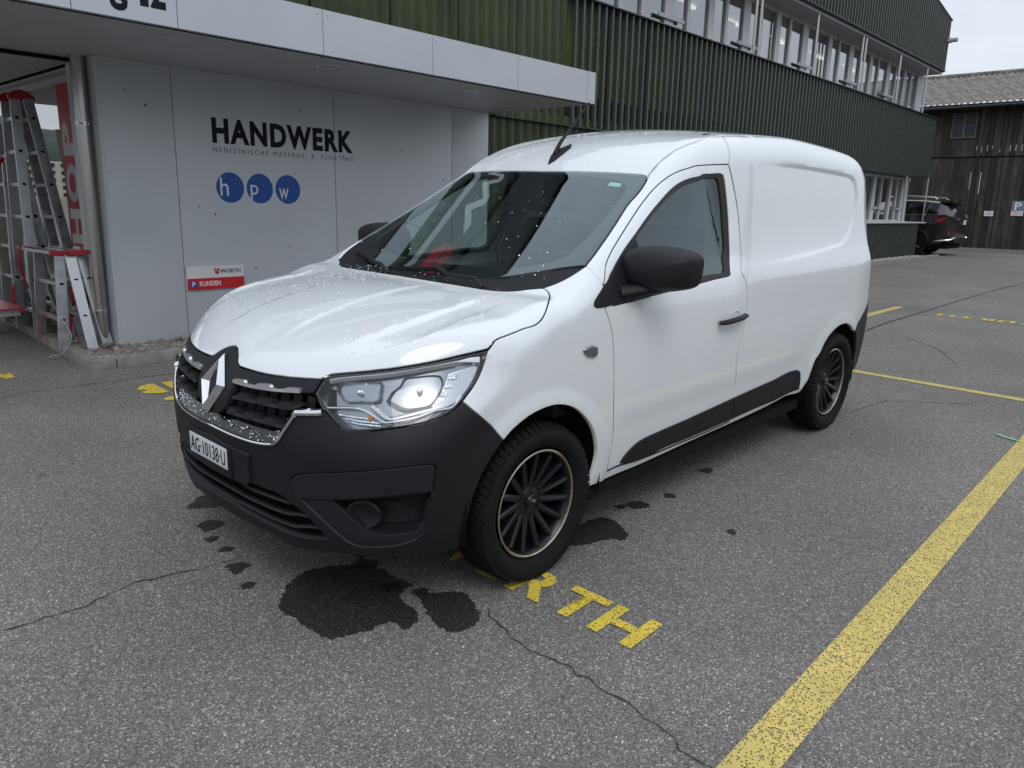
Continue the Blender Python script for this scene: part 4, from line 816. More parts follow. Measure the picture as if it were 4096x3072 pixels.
def T(x,y):
    y=np.abs(y)
    wsw=ss(x,-1.3,-.9)*(1-ss(x,-.1,.25))
    shift=(.10+.10*np.clip((x+.95)/.85,0,1))*y*y*wsw
    base=top0(x+shift)
    cr=itp(x,[-3.5,-1.2,-.9,-.1,.1,.8],[.045,.05,.02,.0,.03,.04])
    r=base-cr*(y/.7)**2
    hm=ss(x,-.05,.12)*(1-ss(x,.5,.66))
    r=r+.007*(1-ss(y,.175,.215))*ss(x,-.1,.2)*(1-ss(x,.55,.74))
    yo=itp(x,[-.05,.27,.5,.62],[.52,.545,.515,.5]);yl=itp(x,[-.05,.1,.39,.53,.62],[.66,.675,.69,.62,.51])
    q=np.clip((y-yo)/np.maximum(yl-yo,.01),0,1)
    r=r-.011*hm*np.clip(1-np.abs(2*q-1)**3,0,1)*(y>yo)*(y<yl)
    return r
def Y(x,z):
    y=itp(z,[.15,.25,.35,.55,.75,.95,1.05,1.2,1.4,1.6,1.8],[.805,.838,.862,.882,.888,.882,.870,.805,.742,.69,.64])
    yc=itp(np.clip(z,.85,1.8),[.85,.95,1.05,1.15,1.3,1.5,1.7,1.8],[0,.0035,.013,.030,.060,.1,.125,.135])
    y=y+yc*ss(-x,1.35,1.62)*(1-.3*ss(-x,3.0,3.5))
    y=y-.04*ss(x,-.1,.8)*ss(x,-.2,.8)
    y=y-.055*ss(-x,3.0,3.55)
    return y
def Xf(y,z):
    y=np.abs(y)
    x=itp(z,[.15,.25,.35,.5,.62,.75,.85,.95],[.79,.83,.85,.858,.862,.86,.848,.82])
    return x-(.17+.12*ss(z,.6,.9))*(y/.8)**2-(.06+.09*ss(z,.65,.9))*(y/.8)**4
def Xr(y,z):
    y=np.abs(y)
    return itp(z,[.2,.35,.6,.9,1.3,1.8],[-3.48,-3.54,-3.54,-3.48,-3.44,-3.24])+.05*(y/.8)**2
def flare(x,z):
    r=0
    for cx in (0,-2.812):
        d=np.hypot(x-cx,z-.317)
        r=r+(.010 if cx==0 else .005)*(1-ss(d,.40,.47))
    return r
CD={'hood_front':'7760,711,8766 7835,818,8673 7896,925,8588 7941,1114,8512 7928,1402,8503 7896,1798,8498 7855,2177,8494 7802,2545,8494 7740,2865,8502 7669,3167,8515 7550,3588,8531 7463,3851,8542 7268,4345,8569 7099,4702,8590 7033,4828,8599 6970,4932,8615 6842,5071,8689 6900,5009,8655 6847,5044,8701 6757,5121,8763 6704,5188,8784 6323,5702,8868 6034,6050,8925 5877,6225,8952 5472,6635,9026 5220,6859,9073 4956,7069,9121 4629,7304,9180 4375,7470,9226 4110,7628,9277 3828,7781,9336 3450,7967,9412 3145,8105,9465 2755,8264,9527 2481,8360,9574',
'notch':'7476,-287,9054 7490,14,9044 7550,275,8990 7595,388,8947 7651,501,8890 7760,711,8766',
'hood_side':'2481,8360,9574 2371,8358,9663 2199,8359,9768 2294,8343,9738 2216,8341,9785 2070,8344,9851 1957,8353,9884 1702,8376,9932 1361,8396,9987 784,8413,10094 391,8490,10147 273,8507,10173 109,8512,10232 -45,8498,10306 -204,8461,10403 -366,8402,10514 -496,8340,10602 -640,8256,10693 -808,8145,10781 -1038,7979,10861 -1364,7723,10924 -1567,7548,10991 -1741,7315,11083 -1832,7083,11148 -1837,6939,11168',
'hood_rear':'-1837,6939,11168 -1568,6502,11097 -1321,6184,11030 -1165,5948,10992 -1054,5714,10971 -1005,5588,10964 -959,5458,10959 -882,5187,10953 -824,4855,10955 -719,3775,10979 -632,2610,11001 -582,1831,11012 -559,1300,11017',
'fend_top':'-1837,6939,11168 -2052,7098,11255 -2264,7235,11347 -2480,7344,11444 -2600,7391,11497 -2828,7461,11601 -3070,7518,11712 -3352,7561,11837 -3678,7588,11977',
'fend_pillar':'-3678,7588,11977 -3671,7723,11912 -3682,7843,11844 -3699,7951,11771 -3713,8048,11691 -3728,8138,11606 -3770,8286,11436 -3796,8347,11352 -3832,8400,11266',
'fend_door':'-3832,8400,11266 -3732,8587,10873 -3656,8662,10660 -3629,8690,10551 -3629,8711,10439 -3659,8730,10323 -3768,8765,10088 -3874,8795,9826 -3981,8818,9535 -4060,8832,9262 -4142,8854,8758 -4201,8872,8180 -4270,8880,7384 -4349,8863,6539 -4400,8846,6089 -4514,8809,5298 -4561,8779,4862 -4560,8751,4552 -4530,8707,4128 -4520,8674,3811 -4519,8633,3484 -4532,8602,3314',
'fend_bot':'-4532,8602,3314 -4528,8568,3150 -4537,8524,2979 -4461,8506,2867 -4221,8556,2867 -3961,8589,2896 -3148,8597,2925',
'arch_f':'-3148,8597,2925 -3322,8705,3408 -3392,8742,3654 -3438,8777,3909 -3464,8809,4168 -3466,8824,4299 -3456,8838,4428 -3427,8853,4575 -3382,8867,4720 -3220,8900,5150 -3155,8909,5293 -3080,8917,5434 -2894,8929,5705 -2668,8941,5969 -2392,8952,6235 -2093,8961,6476 -1920,8965,6595 -1745,8968,6702 -1561,8970,6797 -1352,8973,6887 -1134,8974,6965 -918,8975,7026 -713,8976,7070 -511,8976,7099 -310,8976,7115 16,8975,7114 334,8973,7086 650,8970,7038 948,8964,6968 1089,8961,6924 1355,8953,6822 1705,8940,6664 1913,8929,6539 2206,8911,6320',
'fend_bumper':'2206,8911,6320 2313,8911,6440 2405,8898,6555 2647,8820,6867 2743,8805,6965 3288,8778,7443 3381,8757,7530 3461,8723,7610 3591,8638,7749 3776,8462,7971',
'lamp_side':'3769,8463,7974 3367,8463,8301 3195,8460,8465 3052,8454,8624 2912,8446,8808 2784,8436,9021 2602,8399,9369 2481,8360,9574',
'lamp_low':'3769,8463,7974 3973,8456,7830 4082,8447,7763 4388,8393,7617 4584,8342,7546 4765,8282,7492 4950,8209,7448 5127,8128,7413 5397,7982,7370 5573,7875,7343 5831,7694,7306 5998,7561,7279 6157,7421,7251 6389,7190,7201 6591,6958,7156 6740,6769,7127 6865,6590,7112 6978,6403,7117 7025,6311,7132 7063,6224,7157 7125,6051,7232 7174,5850,7366 7244,5510,7630 7270,5247,7869 7281,4920,8149',
'lamp_in':'7281,4920,8149 6990,4977,8555 6900,5009,8655',
'chr_out':'7266,5457,7647 7372,5292,7611 7459,5137,7592 7720,4611,7534',
'chr_u':'7720,4611,7534 7775,4546,7442 7820,4498,7353 7955,4331,7039 8054,4170,6768 8116,4051,6551 8142,3982,6458 8196,3802,6325 8226,3683,6282 8293,3385,6228 8329,3204,6207 8400,2808,6176 8453,2461,6166 8521,1905,6167 8560,1487,6173 8590,1062,6182 8615,418,6201',
'arch_b':'2206,8911,6320 2458,8891,6099 2625,8876,5937 2851,8853,5683 2998,8837,5498 3186,8810,5216 3374,8768,4811 3451,8745,4616 3517,8719,4403 3611,8656,3919 3688,8578,3414 3729,8469,2936 3763,8407,2716 3818,8346,2512',
'bump_bot':'3818,8346,2512 3950,8340,2525 4070,8324,2530 4396,8234,2521 4513,8206,2526 4773,8169,2560 5031,8118,2594 5273,8044,2620 5582,7913,2640 5768,7812,2645 5944,7702,2649 6109,7583,2654 6276,7447,2662 6430,7300,2672 6572,7141,2679 6769,6865,2687 6942,6548,2690 7052,6320,2677 7207,5960,2634 7360,5563,2583 7496,5169,2538 7623,4748,2484 7738,4312,2437 7806,4037,2421 7894,3677,2431 7981,3306,2458 8036,3059,2491 8046,3030,2507 8018,3232,2545 7943,3649,2586 7847,4079,2612 7774,4362,2624 7763,4405,2628 7776,4360,2631 7856,4059,2625 7990,3459,2611 8150,2635,2657 8201,2269,2658 8264,1684,2653 8319,985,2670 8335,605,2670',
'intake_top':'8519,1149,4361 8455,1934,4410 8412,2310,4449 8388,2499,4492 8369,2628,4496 8290,3097,4464 8199,3557,4457 8169,3691,4446 8137,3824,4421 8078,4053,4353 8000,4325,4239 7868,4734,4012 7797,4929,3893 7735,5089,3764 7618,5350,3482 7430,5717,3162',
'intake_bot':'7430,5717,3162 7604,5196,3027 7719,4814,2956 7836,4404,2926 7954,3965,2931 8029,3666,2954 8135,3206,3005 8286,2362,3078 8388,1565,3162 8445,903,3237',
'gar_out':'8027,4356,5094 8002,4464,5211 7972,4581,5314 7943,4684,5366 7909,4797,5403 7796,5146,5498 7550,5796,5635 7293,6370,5753 6964,6998,5883 6854,7186,5924 6733,7369,5962 6600,7538,5996 6384,7764,6035 6148,7965,6064 5869,8160,6088 5680,8270,6098 5506,8360,6100 5214,8484,6086 5132,8513,6065 5032,8542,5986 5014,8544,5888 5043,8519,5523 5149,8433,4733 5200,8383,4361 5258,8325,4009 5305,8281,3793 5335,8258,3698 5379,8226,3589 5429,8191,3495 5500,8148,3415 5566,8108,3368 5646,8061,3328 5822,7949,3263 6086,7758,3192 6265,7611,3169 6435,7449,3151 6669,7168,3109 6801,6970,3086 6909,6778,3075 7008,6597,3096 7061,6506,3130 7114,6418,3176 7221,6239,3298 7351,6004,3482 7515,5670,3757 7661,5339,4023 7830,4903,4352 7889,4739,4489 7915,4665,4569 7981,4477,4820',
'gar_lip':'7874,4788,4491 7735,5207,4564 7637,5475,4606 7487,5848,4665 7332,6199,4726 7176,6524,4786 6959,6935,4873 6792,7219,4938 6664,7399,4977 6524,7567,5010 6376,7719,5036 6223,7855,5056 5975,8043,5078 5711,8207,5092 5525,8304,5095 5330,8391,5092 5123,8468,5083',
'pocket':'7438,5961,4655 7334,6194,4705 7116,6641,4797 6889,7057,4887 6702,7348,4949 6498,7594,4994 6340,7751,5018 6094,7956,5045 5816,8144,5069 5582,8277,5109 5463,8335,5123 5353,8384,5124 5262,8419,5106 5200,8440,5063 5172,8444,4979 5179,8433,4868 5270,8368,4477 5322,8297,3980 5346,8275,3875 5380,8252,3796 5473,8201,3717 5592,8140,3678 5755,8049,3647 5937,7937,3630 6117,7809,3617 6387,7581,3606 6537,7429,3610 6665,7280,3626 6777,7132,3673 6880,6978,3764 6967,6836,3877 7150,6521,4160',
'islat0':'8515,1199,4343 8436,2010,4191 8393,2348,4161 8314,2882,4162 8252,3224,4160 8149,3719,4154 8090,3963,4142 8065,4063,4145 8029,4215,4206 8000,4317,4184 7969,4418,4141',
'islat1':'8492,1076,3798 8453,1596,3770 8378,2268,3731 8270,2974,3707 8173,3475,3691 8108,3773,3690 8033,4084,3710 7998,4222,3729 7921,4513,3801 7883,4645,3810 7796,4916,3806',
'islat2':'8462,955,3371 8419,1600,3384 8360,2152,3369 8295,2597,3327 8215,3049,3290 8117,3533,3263 8044,3851,3255 7965,4168,3258 7926,4318,3272 7886,4480,3307 7802,4791,3394 7714,5071,3436 7617,5348,3466',
'plinth':'8613,142,5822 8596,741,5731 8587,938,5709 8547,1529,5688 8470,2261,5689 8454,2378,5676 8440,2468,5623 8435,2479,5531 8424,2416,5097 8404,2443,4686 8402,2423,4580 8412,2310,4449',
'gband':'8207,1473,8039 8140,2006,8060 8044,2706,8044 7948,3190,8040 7874,3484,8044 7754,3873,8060 7615,4238,8084 7507,4485,8103 7281,4920,8149',
'chr_bar':'8251,1259,7990 8196,1860,7987 8147,2226,7992 8089,2565,8003 7989,3039,8024 7916,3325,8040 7791,3736,8069 7652,4114,8100 7498,4473,8126',
'chr_bar_t':'8181,1287,8115 8140,1448,8163 8094,1782,8188 8085,1918,8177 8110,2013,8114 8092,2200,8102 8050,2442,8114 8008,2605,8142 7968,2648,8200 7932,2766,8226 7887,2949,8244 7846,3131,8248 7826,3255,8233 7848,3337,8161 7821,3465,8151 7766,3644,8162 7702,3818,8184 7651,3933,8210 7597,3999,8263 7554,4093,8279 7389,4505,8287',
'slat0':'8433,1433,7530 8345,2116,7566 8231,2779,7585 8093,3398,7593 8016,3685,7596 7897,4071,7597 7856,4188,7601 7812,4298,7616 7763,4398,7645 7604,4663,7766',
'slat1':'8565,1195,6958 8488,1954,6982 8382,2654,6994 8252,3296,6987 8182,3587,6981 8064,4028,6960 8026,4144,6981 7987,4234,7038 7908,4369,7192',
'logo_sur':'7476,-287,9054 7498,90,9036 7566,347,8974 7629,493,8912 7709,653,8825 7795,806,8721 7879,941,8610 7953,1046,8501 8013,1117,8406 8074,1176,8306 8134,1222,8203 8244,1282,7999 8292,1298,7902 8346,1302,7787 8394,1288,7674 8473,1235,7452 8540,1178,7171 8561,1113,7058 8583,929,6947',
'logo_r':'7740,-17,8803 7767,215,8772 7806,308,8726 7861,405,8656 7928,499,8566 8000,585,8462 8073,660,8348 8210,778,8116 8318,849,7908 8367,866,7804 8412,870,7699 8454,863,7590 8491,842,7478 8523,812,7363 8574,726,7124',
'door_f':'-3832,8400,11266 -4125,8246,11540 -4378,8039,11873 -4336,8076,11814 -4558,7944,12038 -4801,7842,12229 -5256,7688,12537 -5960,7492,12971 -7464,7108,13882 -8012,6983,14210 -8545,6881,14522 -8962,6814,14763 -9375,6762,14990 -9749,6736,15181 -10093,6741,15354 -10512,6772,15551 -10960,6796,15709 -11416,6824,15830 -11654,6837,15881 -12141,6852,15970 -12665,6847,16071 -12955,6851,16098 -13623,6865,16136 -13856,6911,16151 -14063,6984,16164 -14403,7152,16185 -14787,7387,16197',
'door_r':'-14787,7387,16197 -14875,7533,15741 -14977,7722,15007 -15080,7883,14307 -15136,7976,13842 -15163,8033,13525 -15179,8088,13204 -15185,8173,12720 -15174,8288,12132 -15164,8319,11988 -15141,8353,11847 -15090,8399,11682 -14873,8558,11207 -14848,8603,11086 -14889,8652,10968 -14957,8695,10858 -15071,8768,10595 -15135,8790,10452 -15180,8805,10317 -15212,8817,10181 -15253,8834,9896 -15261,8846,9424 -15238,8853,9070 -15177,8863,8529 -15086,8875,8036 -15008,8879,7721 -14957,8880,7569 -14779,8877,7125 -14743,8875,6980 -14726,8871,6831 -14723,8867,6686 -14752,8857,6374 -14787,8851,6216 -14961,8828,5669 -15011,8820,5497 -15041,8812,5348 -15048,8803,5185 -15023,8783,4913 -14998,8770,4760 -15001,8755,4601 -15074,8740,4443 -15185,8720,4267 -15276,8701,4099 -15331,8675,3892 -15355,8648,3692 -15361,8603,3394 -15373,8572,3239',
'door_b':'-15373,8572,3239 -13932,8562,3189 -12812,8556,3164 -7906,8555,3160 -6979,8560,3181 -6496,8568,3220 -5793,8584,3296 -5388,8590,3325 -5156,8590,3328 -4754,8587,3311 -4532,8602,3314',
'clad_f':'-5402,8605,3406 -5486,8623,3523 -5587,8640,3636 -5690,8651,3719 -5812,8662,3799 -6112,8684,3965 -6294,8695,4050 -6489,8703,4120 -6674,8709,4167 -7085,8716,4228 -7494,8720,4260 -8183,8723,4289 -10699,8732,4373 -15006,8754,4588',
'clad_fb':'-15329,8588,3315 -13598,8580,3275 -11930,8575,3252 -10591,8574,3247 -9054,8576,3257 -8577,8572,3236 -7677,8553,3150 -7209,8551,3144 -6719,8556,3165 -6251,8567,3215 -5958,8579,3271 -5402,8605,3406',
'clad_r':'-15006,8754,4588 -17989,8767,4725 -19372,8771,4771 -19668,8772,4787 -20789,8782,4897 -21186,8784,4921 -21685,8785,4933 -22169,8784,4924 -22642,8779,4867 -22931,8768,4732 -23067,8753,4572 -23160,8734,4386 -23246,8709,4167 -23308,8681,3944 -23390,8621,3508',
'clad_rb':'-23390,8621,3508 -22455,8622,3515 -22098,8620,3502 -20366,8602,3389 -19744,8600,3380 -17942,8601,3385 -15329,8588,3315',
'sill_b':'-4461,8506,2867 -4714,8475,2841 -5349,8469,2822 -6687,8461,2790 -7601,8461,2793 -11043,8491,2902 -15705,8513,2987 -17576,8527,3042 -18979,8541,3099 -20229,8556,3163 -20931,8567,3215 -21654,8583,3288 -22036,8585,3302 -22419,8583,3292 -23224,8571,3234 -23609,8575,3211',
'sill_t_r':'-15373,8572,3239 -17989,8586,3306 -20392,8594,3348 -22491,8613,3456 -23448,8616,3471 -23589,8626,3499',
'win_out':'-3992,8366,11332 -4468,8229,11596 -4791,8130,11795 -5105,8033,12014 -5505,7929,12277 -5945,7825,12549 -6262,7757,12734 -6945,7624,13120 -7870,7440,13667 -8434,7339,13991 -8988,7256,14295 -9768,7150,14711 -10169,7113,14918 -10543,7091,15092 -10743,7079,15171 -10953,7068,15244 -11419,7051,15369 -11917,7033,15469 -12859,7004,15588 -13162,6981,15681 -13389,6975,15703 -13643,6982,15710 -13848,7022,15717 -14042,7083,15735 -14219,7156,15752 -14352,7224,15751 -14479,7306,15695 -14527,7370,15518 -14548,7441,15230 -14570,7635,14320 -14566,7726,13875 -14545,7818,13414 -14506,7916,12946 -14441,8028,12449 -14381,8109,12129 -14313,8180,11876 -14187,8277,11608 -14036,8405,11313 -13981,8462,11187 -13962,8524,11053 -13800,8552,10972 -13606,8558,10944 -12271,8575,10902 -9629,8636,10740 -6021,8687,10563 -5493,8697,10515 -3631,8708,10456',
'win_in':'-7000,7686,13016 -8373,7429,13820 -8967,7338,14144 -9593,7259,14459 -10004,7214,14656 -10403,7183,14834 -10813,7151,14991 -11296,7117,15137 -11575,7101,15204 -11863,7086,15264 -12183,7072,15317 -12811,7049,15409 -13287,7021,15521 -13579,7018,15543 -13819,7055,15552 -14036,7118,15575 -14191,7185,15569 -14250,7236,15469 -14271,7271,15357 -14283,7310,15205 -14313,7466,14567 -14316,7575,14096 -14283,7713,13478 -14209,7910,12668 -14159,7996,12349 -14124,8033,12212 -14081,8064,12098 -13979,8096,11964 -13867,8134,11838 -13807,8200,11683 -13759,8290,11495 -13677,8379,11317 -13507,8441,11188 -13262,8468,11136 -12952,8474,11122 -12239,8466,11140 -11884,8467,11136 -9764,8530,11005 -7831,8574,10905 -7577,8583,10883 -6455,8640,10730 -6206,8648,10705 -5989,8651,10697 -5814,8646,10710 -5691,8633,10751 -5629,8608,10820 -5619,8570,10915 -5657,8518,11030 -5735,8455,11162 -5842,8381,11305 -6218,8151,11759 -6318,8088,11903 -6386,8037,12035 -6638,7819,12660 -6758,7720,12902 -6829,7663,13024',
'mir_tri':'-3991,8354,11354 -3493,8500,11067 -3050,8614,10802 -2955,8642,10724 -2884,8684,10578 -2980,8699,10506 -3125,8708,10453 -3382,8711,10441 -3616,8708,10453',
'ws_top':'-9499,-2172,15681 -9461,-1218,15692 -9452,-320,15702 -9461,529,15706 -9495,1545,15704 -9567,2696,15697 -9647,3593,15686 -9753,4688,15652 -9871,5659,15613 -9867,5920,15574 -9754,6131,15468',
'ws_side':'-9754,6131,15468 -9520,6239,15313 -9157,6348,15089 -8944,6399,14961 -8546,6468,14727 -7958,6522,14400 -7579,6593,14183 -6499,6903,13545 -5527,7162,12987 -4433,7434,12378 -3678,7588,11977',
'roof_joint':'-15762,6201,17608 -15401,6572,17502 -15279,6789,17399 -15167,6950,17263 -15078,7076,17109 -15033,7163,16983 -14997,7241,16851 -14963,7300,16720 -14904,7349,16541 -14847,7375,16377 -14787,7387,16197',
'emboss':'-15809,7968,16022 -15888,7966,16196 -16132,7989,16303 -16484,7985,16344 -17232,7981,16378 -18696,7979,16401 -20712,7983,16387 -22900,7992,16325 -24182,8000,16266 -26726,8019,16122 -28161,8026,16058 -28541,8032,16015 -28994,8047,15916 -29337,8065,15779 -29516,8082,15638 -29633,8102,15472 -29823,8141,15108 -29893,8161,14909 -29936,8180,14700 -29948,8195,14504 -29936,8210,14300 -29902,8225,14090 -29845,8241,13876 -29776,8255,13682 -29685,8270,13482 -29575,8287,13281 -29444,8305,13084 -29298,8326,12895 -28988,8367,12546 -28813,8389,12379 -28624,8410,12228 -28424,8430,12102 -28083,8456,11946 -27668,8481,11835 -27249,8497,11771 -24885,8553,11584 -22496,8600,11441 -18163,8660,11260 -17855,8659,11263 -17522,8652,11286 -17276,8633,11342 -17138,8593,11463 -17077,8540,11623 -17059,8503,11747 -17059,8468,11887 -17050,8439,12042 -17021,8413,12213 -16938,8370,12520 -16702,8291,13235 -16154,8180,14685',
'indicator':'-2141,8844,8991 -2340,8842,9031 -2529,8842,9048 -2756,8841,9054 -2921,8843,9020 -2990,8848,8908 -2996,8854,8756 -2947,8858,8648 -2810,8859,8616 -2640,8859,8628 -2485,8857,8671 -2347,8855,8735 -2186,8849,8872',
'handle':'-12295,8844,8998 -12676,8842,9040 -14151,8844,9050 -14788,8847,9121 -14997,8850,9106 -15096,8854,8967 -15044,8858,8809 -14816,8858,8731 -14458,8858,8686 -13802,8859,8632 -13210,8859,8611 -12946,8859,8615 -12328,8856,8688',
'antenna':'-10195,-678,16226 -10443,-371,16383 -10582,-214,16464 -10719,-92,16541 -10850,-35,16613 -10969,-74,16677 -11154,-419,16771 -11345,-898,16857',
'crack_bump':'6350,7603,3509 6251,7653,3301 6208,7662,3184 6183,7653,3072 6131,7580,2695',
'sensor':'6382,7729,5288 6382,7729,5288',
'arch_r':'-23609,8575,3211 -23738,8615,3348 -24013,8682,3615 -24211,8711,3787 -24379,8735,3975 -24452,8756,4146 -24551,8798,4526 -24665,8828,4857 -24739,8841,5018 -24841,8851,5159 -25095,8861,5330 -25364,8870,5496 -25521,8878,5675 -25659,8887,5874 -25810,8895,6056 -26038,8902,6244 -26293,8908,6407 -26547,8913,6536 -26830,8916,6651 -27160,8919,6763 -27526,8922,6854 -27902,8923,6910 -28286,8924,6938 -28834,8923,6917 -29434,8920,6788 -30034,8912,6527 -30599,8881,6169',
'arch_rb':'-30599,8881,6169 -30829,8858,5978 -31044,8831,5785 -31160,8812,5606 -31246,8794,5419 -31527,8736,4997 -31640,8705,4788 -31670,8679,4546 -31631,8661,4327 -31566,8647,4135 -31469,8635,3949 -31187,8607,3520',
'win_div':'-6829,7663,13024 -6758,7720,12902 -6638,7819,12660 -6331,8085,11911 -6196,8200,11657 -5809,8527,11010 -5691,8633,10751',
'mirror':'-6600,7460,11730 -6600,7450,12020 -6600,7500,12180 -6600,7580,12320 -6600,7700,12440 -6600,7860,12540 -6600,8050,12610 -6600,8260,12660 -6600,8590,12700 -6600,8940,12720 -6600,9610,12720 -6600,9770,12710 -6600,10280,12650 -6600,10630,12570 -6600,10800,12510 -6600,10960,12360 -6600,10990,12220 -6600,10990,12050 -6600,10970,11740 -6600,10940,11590 -6600,10890,11420 -6600,10810,11270 -6600,10660,11170 -6600,10460,11090 -6600,10320,11050 -6600,10170,11010 -6600,9470,10870 -6600,9070,10770 -6600,8880,10740 -6600,8700,10730 -6600,8510,10740 -6600,8340,10770 -6600,7990,10860 -6600,7810,10930 -6600,7680,11010 -6600,7590,11140 -6600,7540,11290 -6600,7500,11430 -6600,7460,11730',
'mirror_seam':'-6300,7830,11050 -6300,8140,10970 -6300,8310,10950 -6300,8640,10980 -6300,9160,11080 -6300,9960,11270 -6300,10660,11470 -6300,11110,11630',
'drl':'6744,5112,8514 6577,5320,8582 6474,5452,8613 6227,5761,8671 5998,6029,8718 5674,6373,8778 5277,6744,8855 4853,7083,8935 4399,7399,9021 3925,7686,9102 3513,7904,9165',
'refl_in':'6651,5334,8314 6587,5346,8399 6515,5381,8473 6470,5427,8498 6419,5490,8514 6060,5970,8554 5742,6357,8563 5660,6444,8572 5613,6509,8555 5630,6545,8485 5735,6588,8279 5812,6658,8083 5870,6658,8006 5920,6627,7975 5981,6572,7956 6051,6499,7944 6396,6067,7932 6574,5843,7900 6620,5774,7900 6654,5711,7915 6677,5634,7963 6683,5564,8031 6676,5442,8171 6651,5334,8314',
'refl_out':'5741,6831,7971 5547,6834,8216 5482,6847,8286 5254,6947,8454 5192,6951,8533 5135,6944,8621 5067,6959,8690 5005,6995,8721 4934,7046,8738 4702,7227,8759 4470,7391,8786 4318,7497,8794 4178,7598,8785 4111,7649,8772 4064,7695,8741 4035,7760,8652 4046,7814,8540 4085,7840,8451 4147,7857,8357 4277,7880,8196 4409,7889,8061 4545,7887,7943 4614,7881,7892 4691,7863,7849 4761,7836,7824 4914,7756,7791 5138,7614,7759 5276,7515,7740 5405,7402,7736 5461,7338,7745 5551,7203,7790 5741,6831,7971',
'side_blk':'3900,7877,8828 3658,7986,8896 3174,8190,9016 3071,8232,9035 2991,8267,9039 2946,8292,9020 2945,8309,8963 2985,8318,8881 3045,8323,8789 3215,8340,8556 3414,8347,8345 3648,8345,8147 3814,8332,8034 4060,8293,7906 4230,8250,7843 4444,8177,7787 4552,8133,7767 4640,8090,7758 4696,8052,7766 4714,7982,7849 4679,7968,7898 4382,7966,8159 4262,7949,8295 4100,7920,8508 3900,7877,8828',
'cell0':'3891,7914,8817 3598,8068,8836 3708,8099,8633 4012,7935,8627 3891,7914,8817',
'cell1':'4074,7937,8554 3794,8089,8560 3928,8115,8374 4212,7955,8377 4074,7937,8554',
'cell2':'4275,7959,8310 4019,8104,8309 4196,8120,8125 4437,7983,8125 4275,7959,8310',
'cell3':'4525,7993,8034 4309,8111,8043 4496,8096,7909 4725,8004,7850 4525,7993,8034',
'zbar':'7061,5378,7723 6828,5747,7749 6672,5968,7768 6562,6119,7776 6466,6259,7769 6362,6434,7728 6278,6600,7666 6095,7067,7421 6059,7134,7400 6014,7192,7397 5961,7246,7407 5790,7403,7442 5579,7570,7484 5268,7773,7548 5113,7855,7587 4709,8021,7715 4544,8097,7739 4365,8182,7752 4187,8255,7771 4105,8282,7789 4031,8300,7815 3935,8311,7873 3698,8295,8099',
'zbar2':'6089,6548,7836 6009,6809,7659 5923,7055,7514 5875,7139,7487 5827,7199,7485 5765,7261,7495 5614,7385,7535 5295,7604,7620 4980,7787,7692 4647,7949,7765',
'turn':'6842,5549,7638 6515,6048,7667 6421,6192,7660 6314,6368,7632 6231,6531,7578 6198,6622,7528 6128,6881,7355 6077,7008,7296 6095,6996,7284 6185,6896,7261 6318,6726,7241 6461,6526,7227 6630,6261,7222 6742,6052,7243 6786,5957,7265 6821,5868,7296 6854,5767,7345 6878,5674,7405 6887,5606,7470 6870,5570,7553 6842,5549,7638',
'bulb':'6225,6671,7515 6225,6671,7515',
'sticker':'3651,7941,9225 3185,8146,9332 2850,8299,9350 2885,8351,9164 3539,8069,9057 3651,7941,9225',
'antenna_b':'-10900,-1320,16250 -10900,-1180,16340 -10900,-880,16610 -10900,-690,16760 -10900,-510,16830 -10900,-260,16780 -10900,-20,16670',
'wiper_a':'-664,-1273,11056 -805,-175,11121 -940,768,11174 -977,955,11188 -1055,1271,11218 -1076,1428,11224 -1072,1604,11217 -1003,1888,11176 -893,2195,11116 -804,2518,11070 -783,2708,11055 -780,2902,11045 -789,3098,11040 -900,4067,11029',
'wiper_b':'-1723,-5200,11307 -1493,-4302,11272 -1369,-3875,11244 -943,-2764,11114 -840,-2344,11090 -767,-1961,11075',
'cowl':'-1913,-7373,11150 -2047,-7314,11223 -2298,-7171,11374 -2687,-6965,11594 -2933,-6794,11737 -3406,-6413,12019',
'ws_low':'-3377,-6374,12009 -2203,-5123,11555 -1317,-4162,11196 -997,-3805,11082 -662,-3424,10976'}
# ================================================================== the van
C = {k: np.array([[float(a) for a in p.split(',')] for p in v.split()]) / 1e4 for k, v in CD.items()}
RG = np.array([[0.99959, 0.018159, 0.022138], [-0.018639, 0.999591, 0.021699], [-0.021734, -0.022103, 0.999519]])
EMB = C['emboss'][:, [0, 2]]; FUEL = None
def polysdf(px, pz, P):
    d = np.full(px.shape, 9.); ins = np.zeros(px.shape, bool); n = len(P)
    for i in range(n):
        a = P[i]; b = P[(i + 1) % n]; e = b - a; L2 = e @ e + 1e-12
        t = np.clip(((px - a[0]) * e[0] + (pz - a[1]) * e[1]) / L2, 0, 1)
        d = np.minimum(d, np.hypot(px - a[0] - t * e[0], pz - a[1] - t * e[1]))
        c = ((a[1] > pz) != (b[1] > pz)) & (px < (b[0] - a[0]) * (pz - a[1]) / (b[1] - a[1] + 1e-12) + a[0]); ins ^= c
    return np.where(ins, -d, d)
RELIEF = True
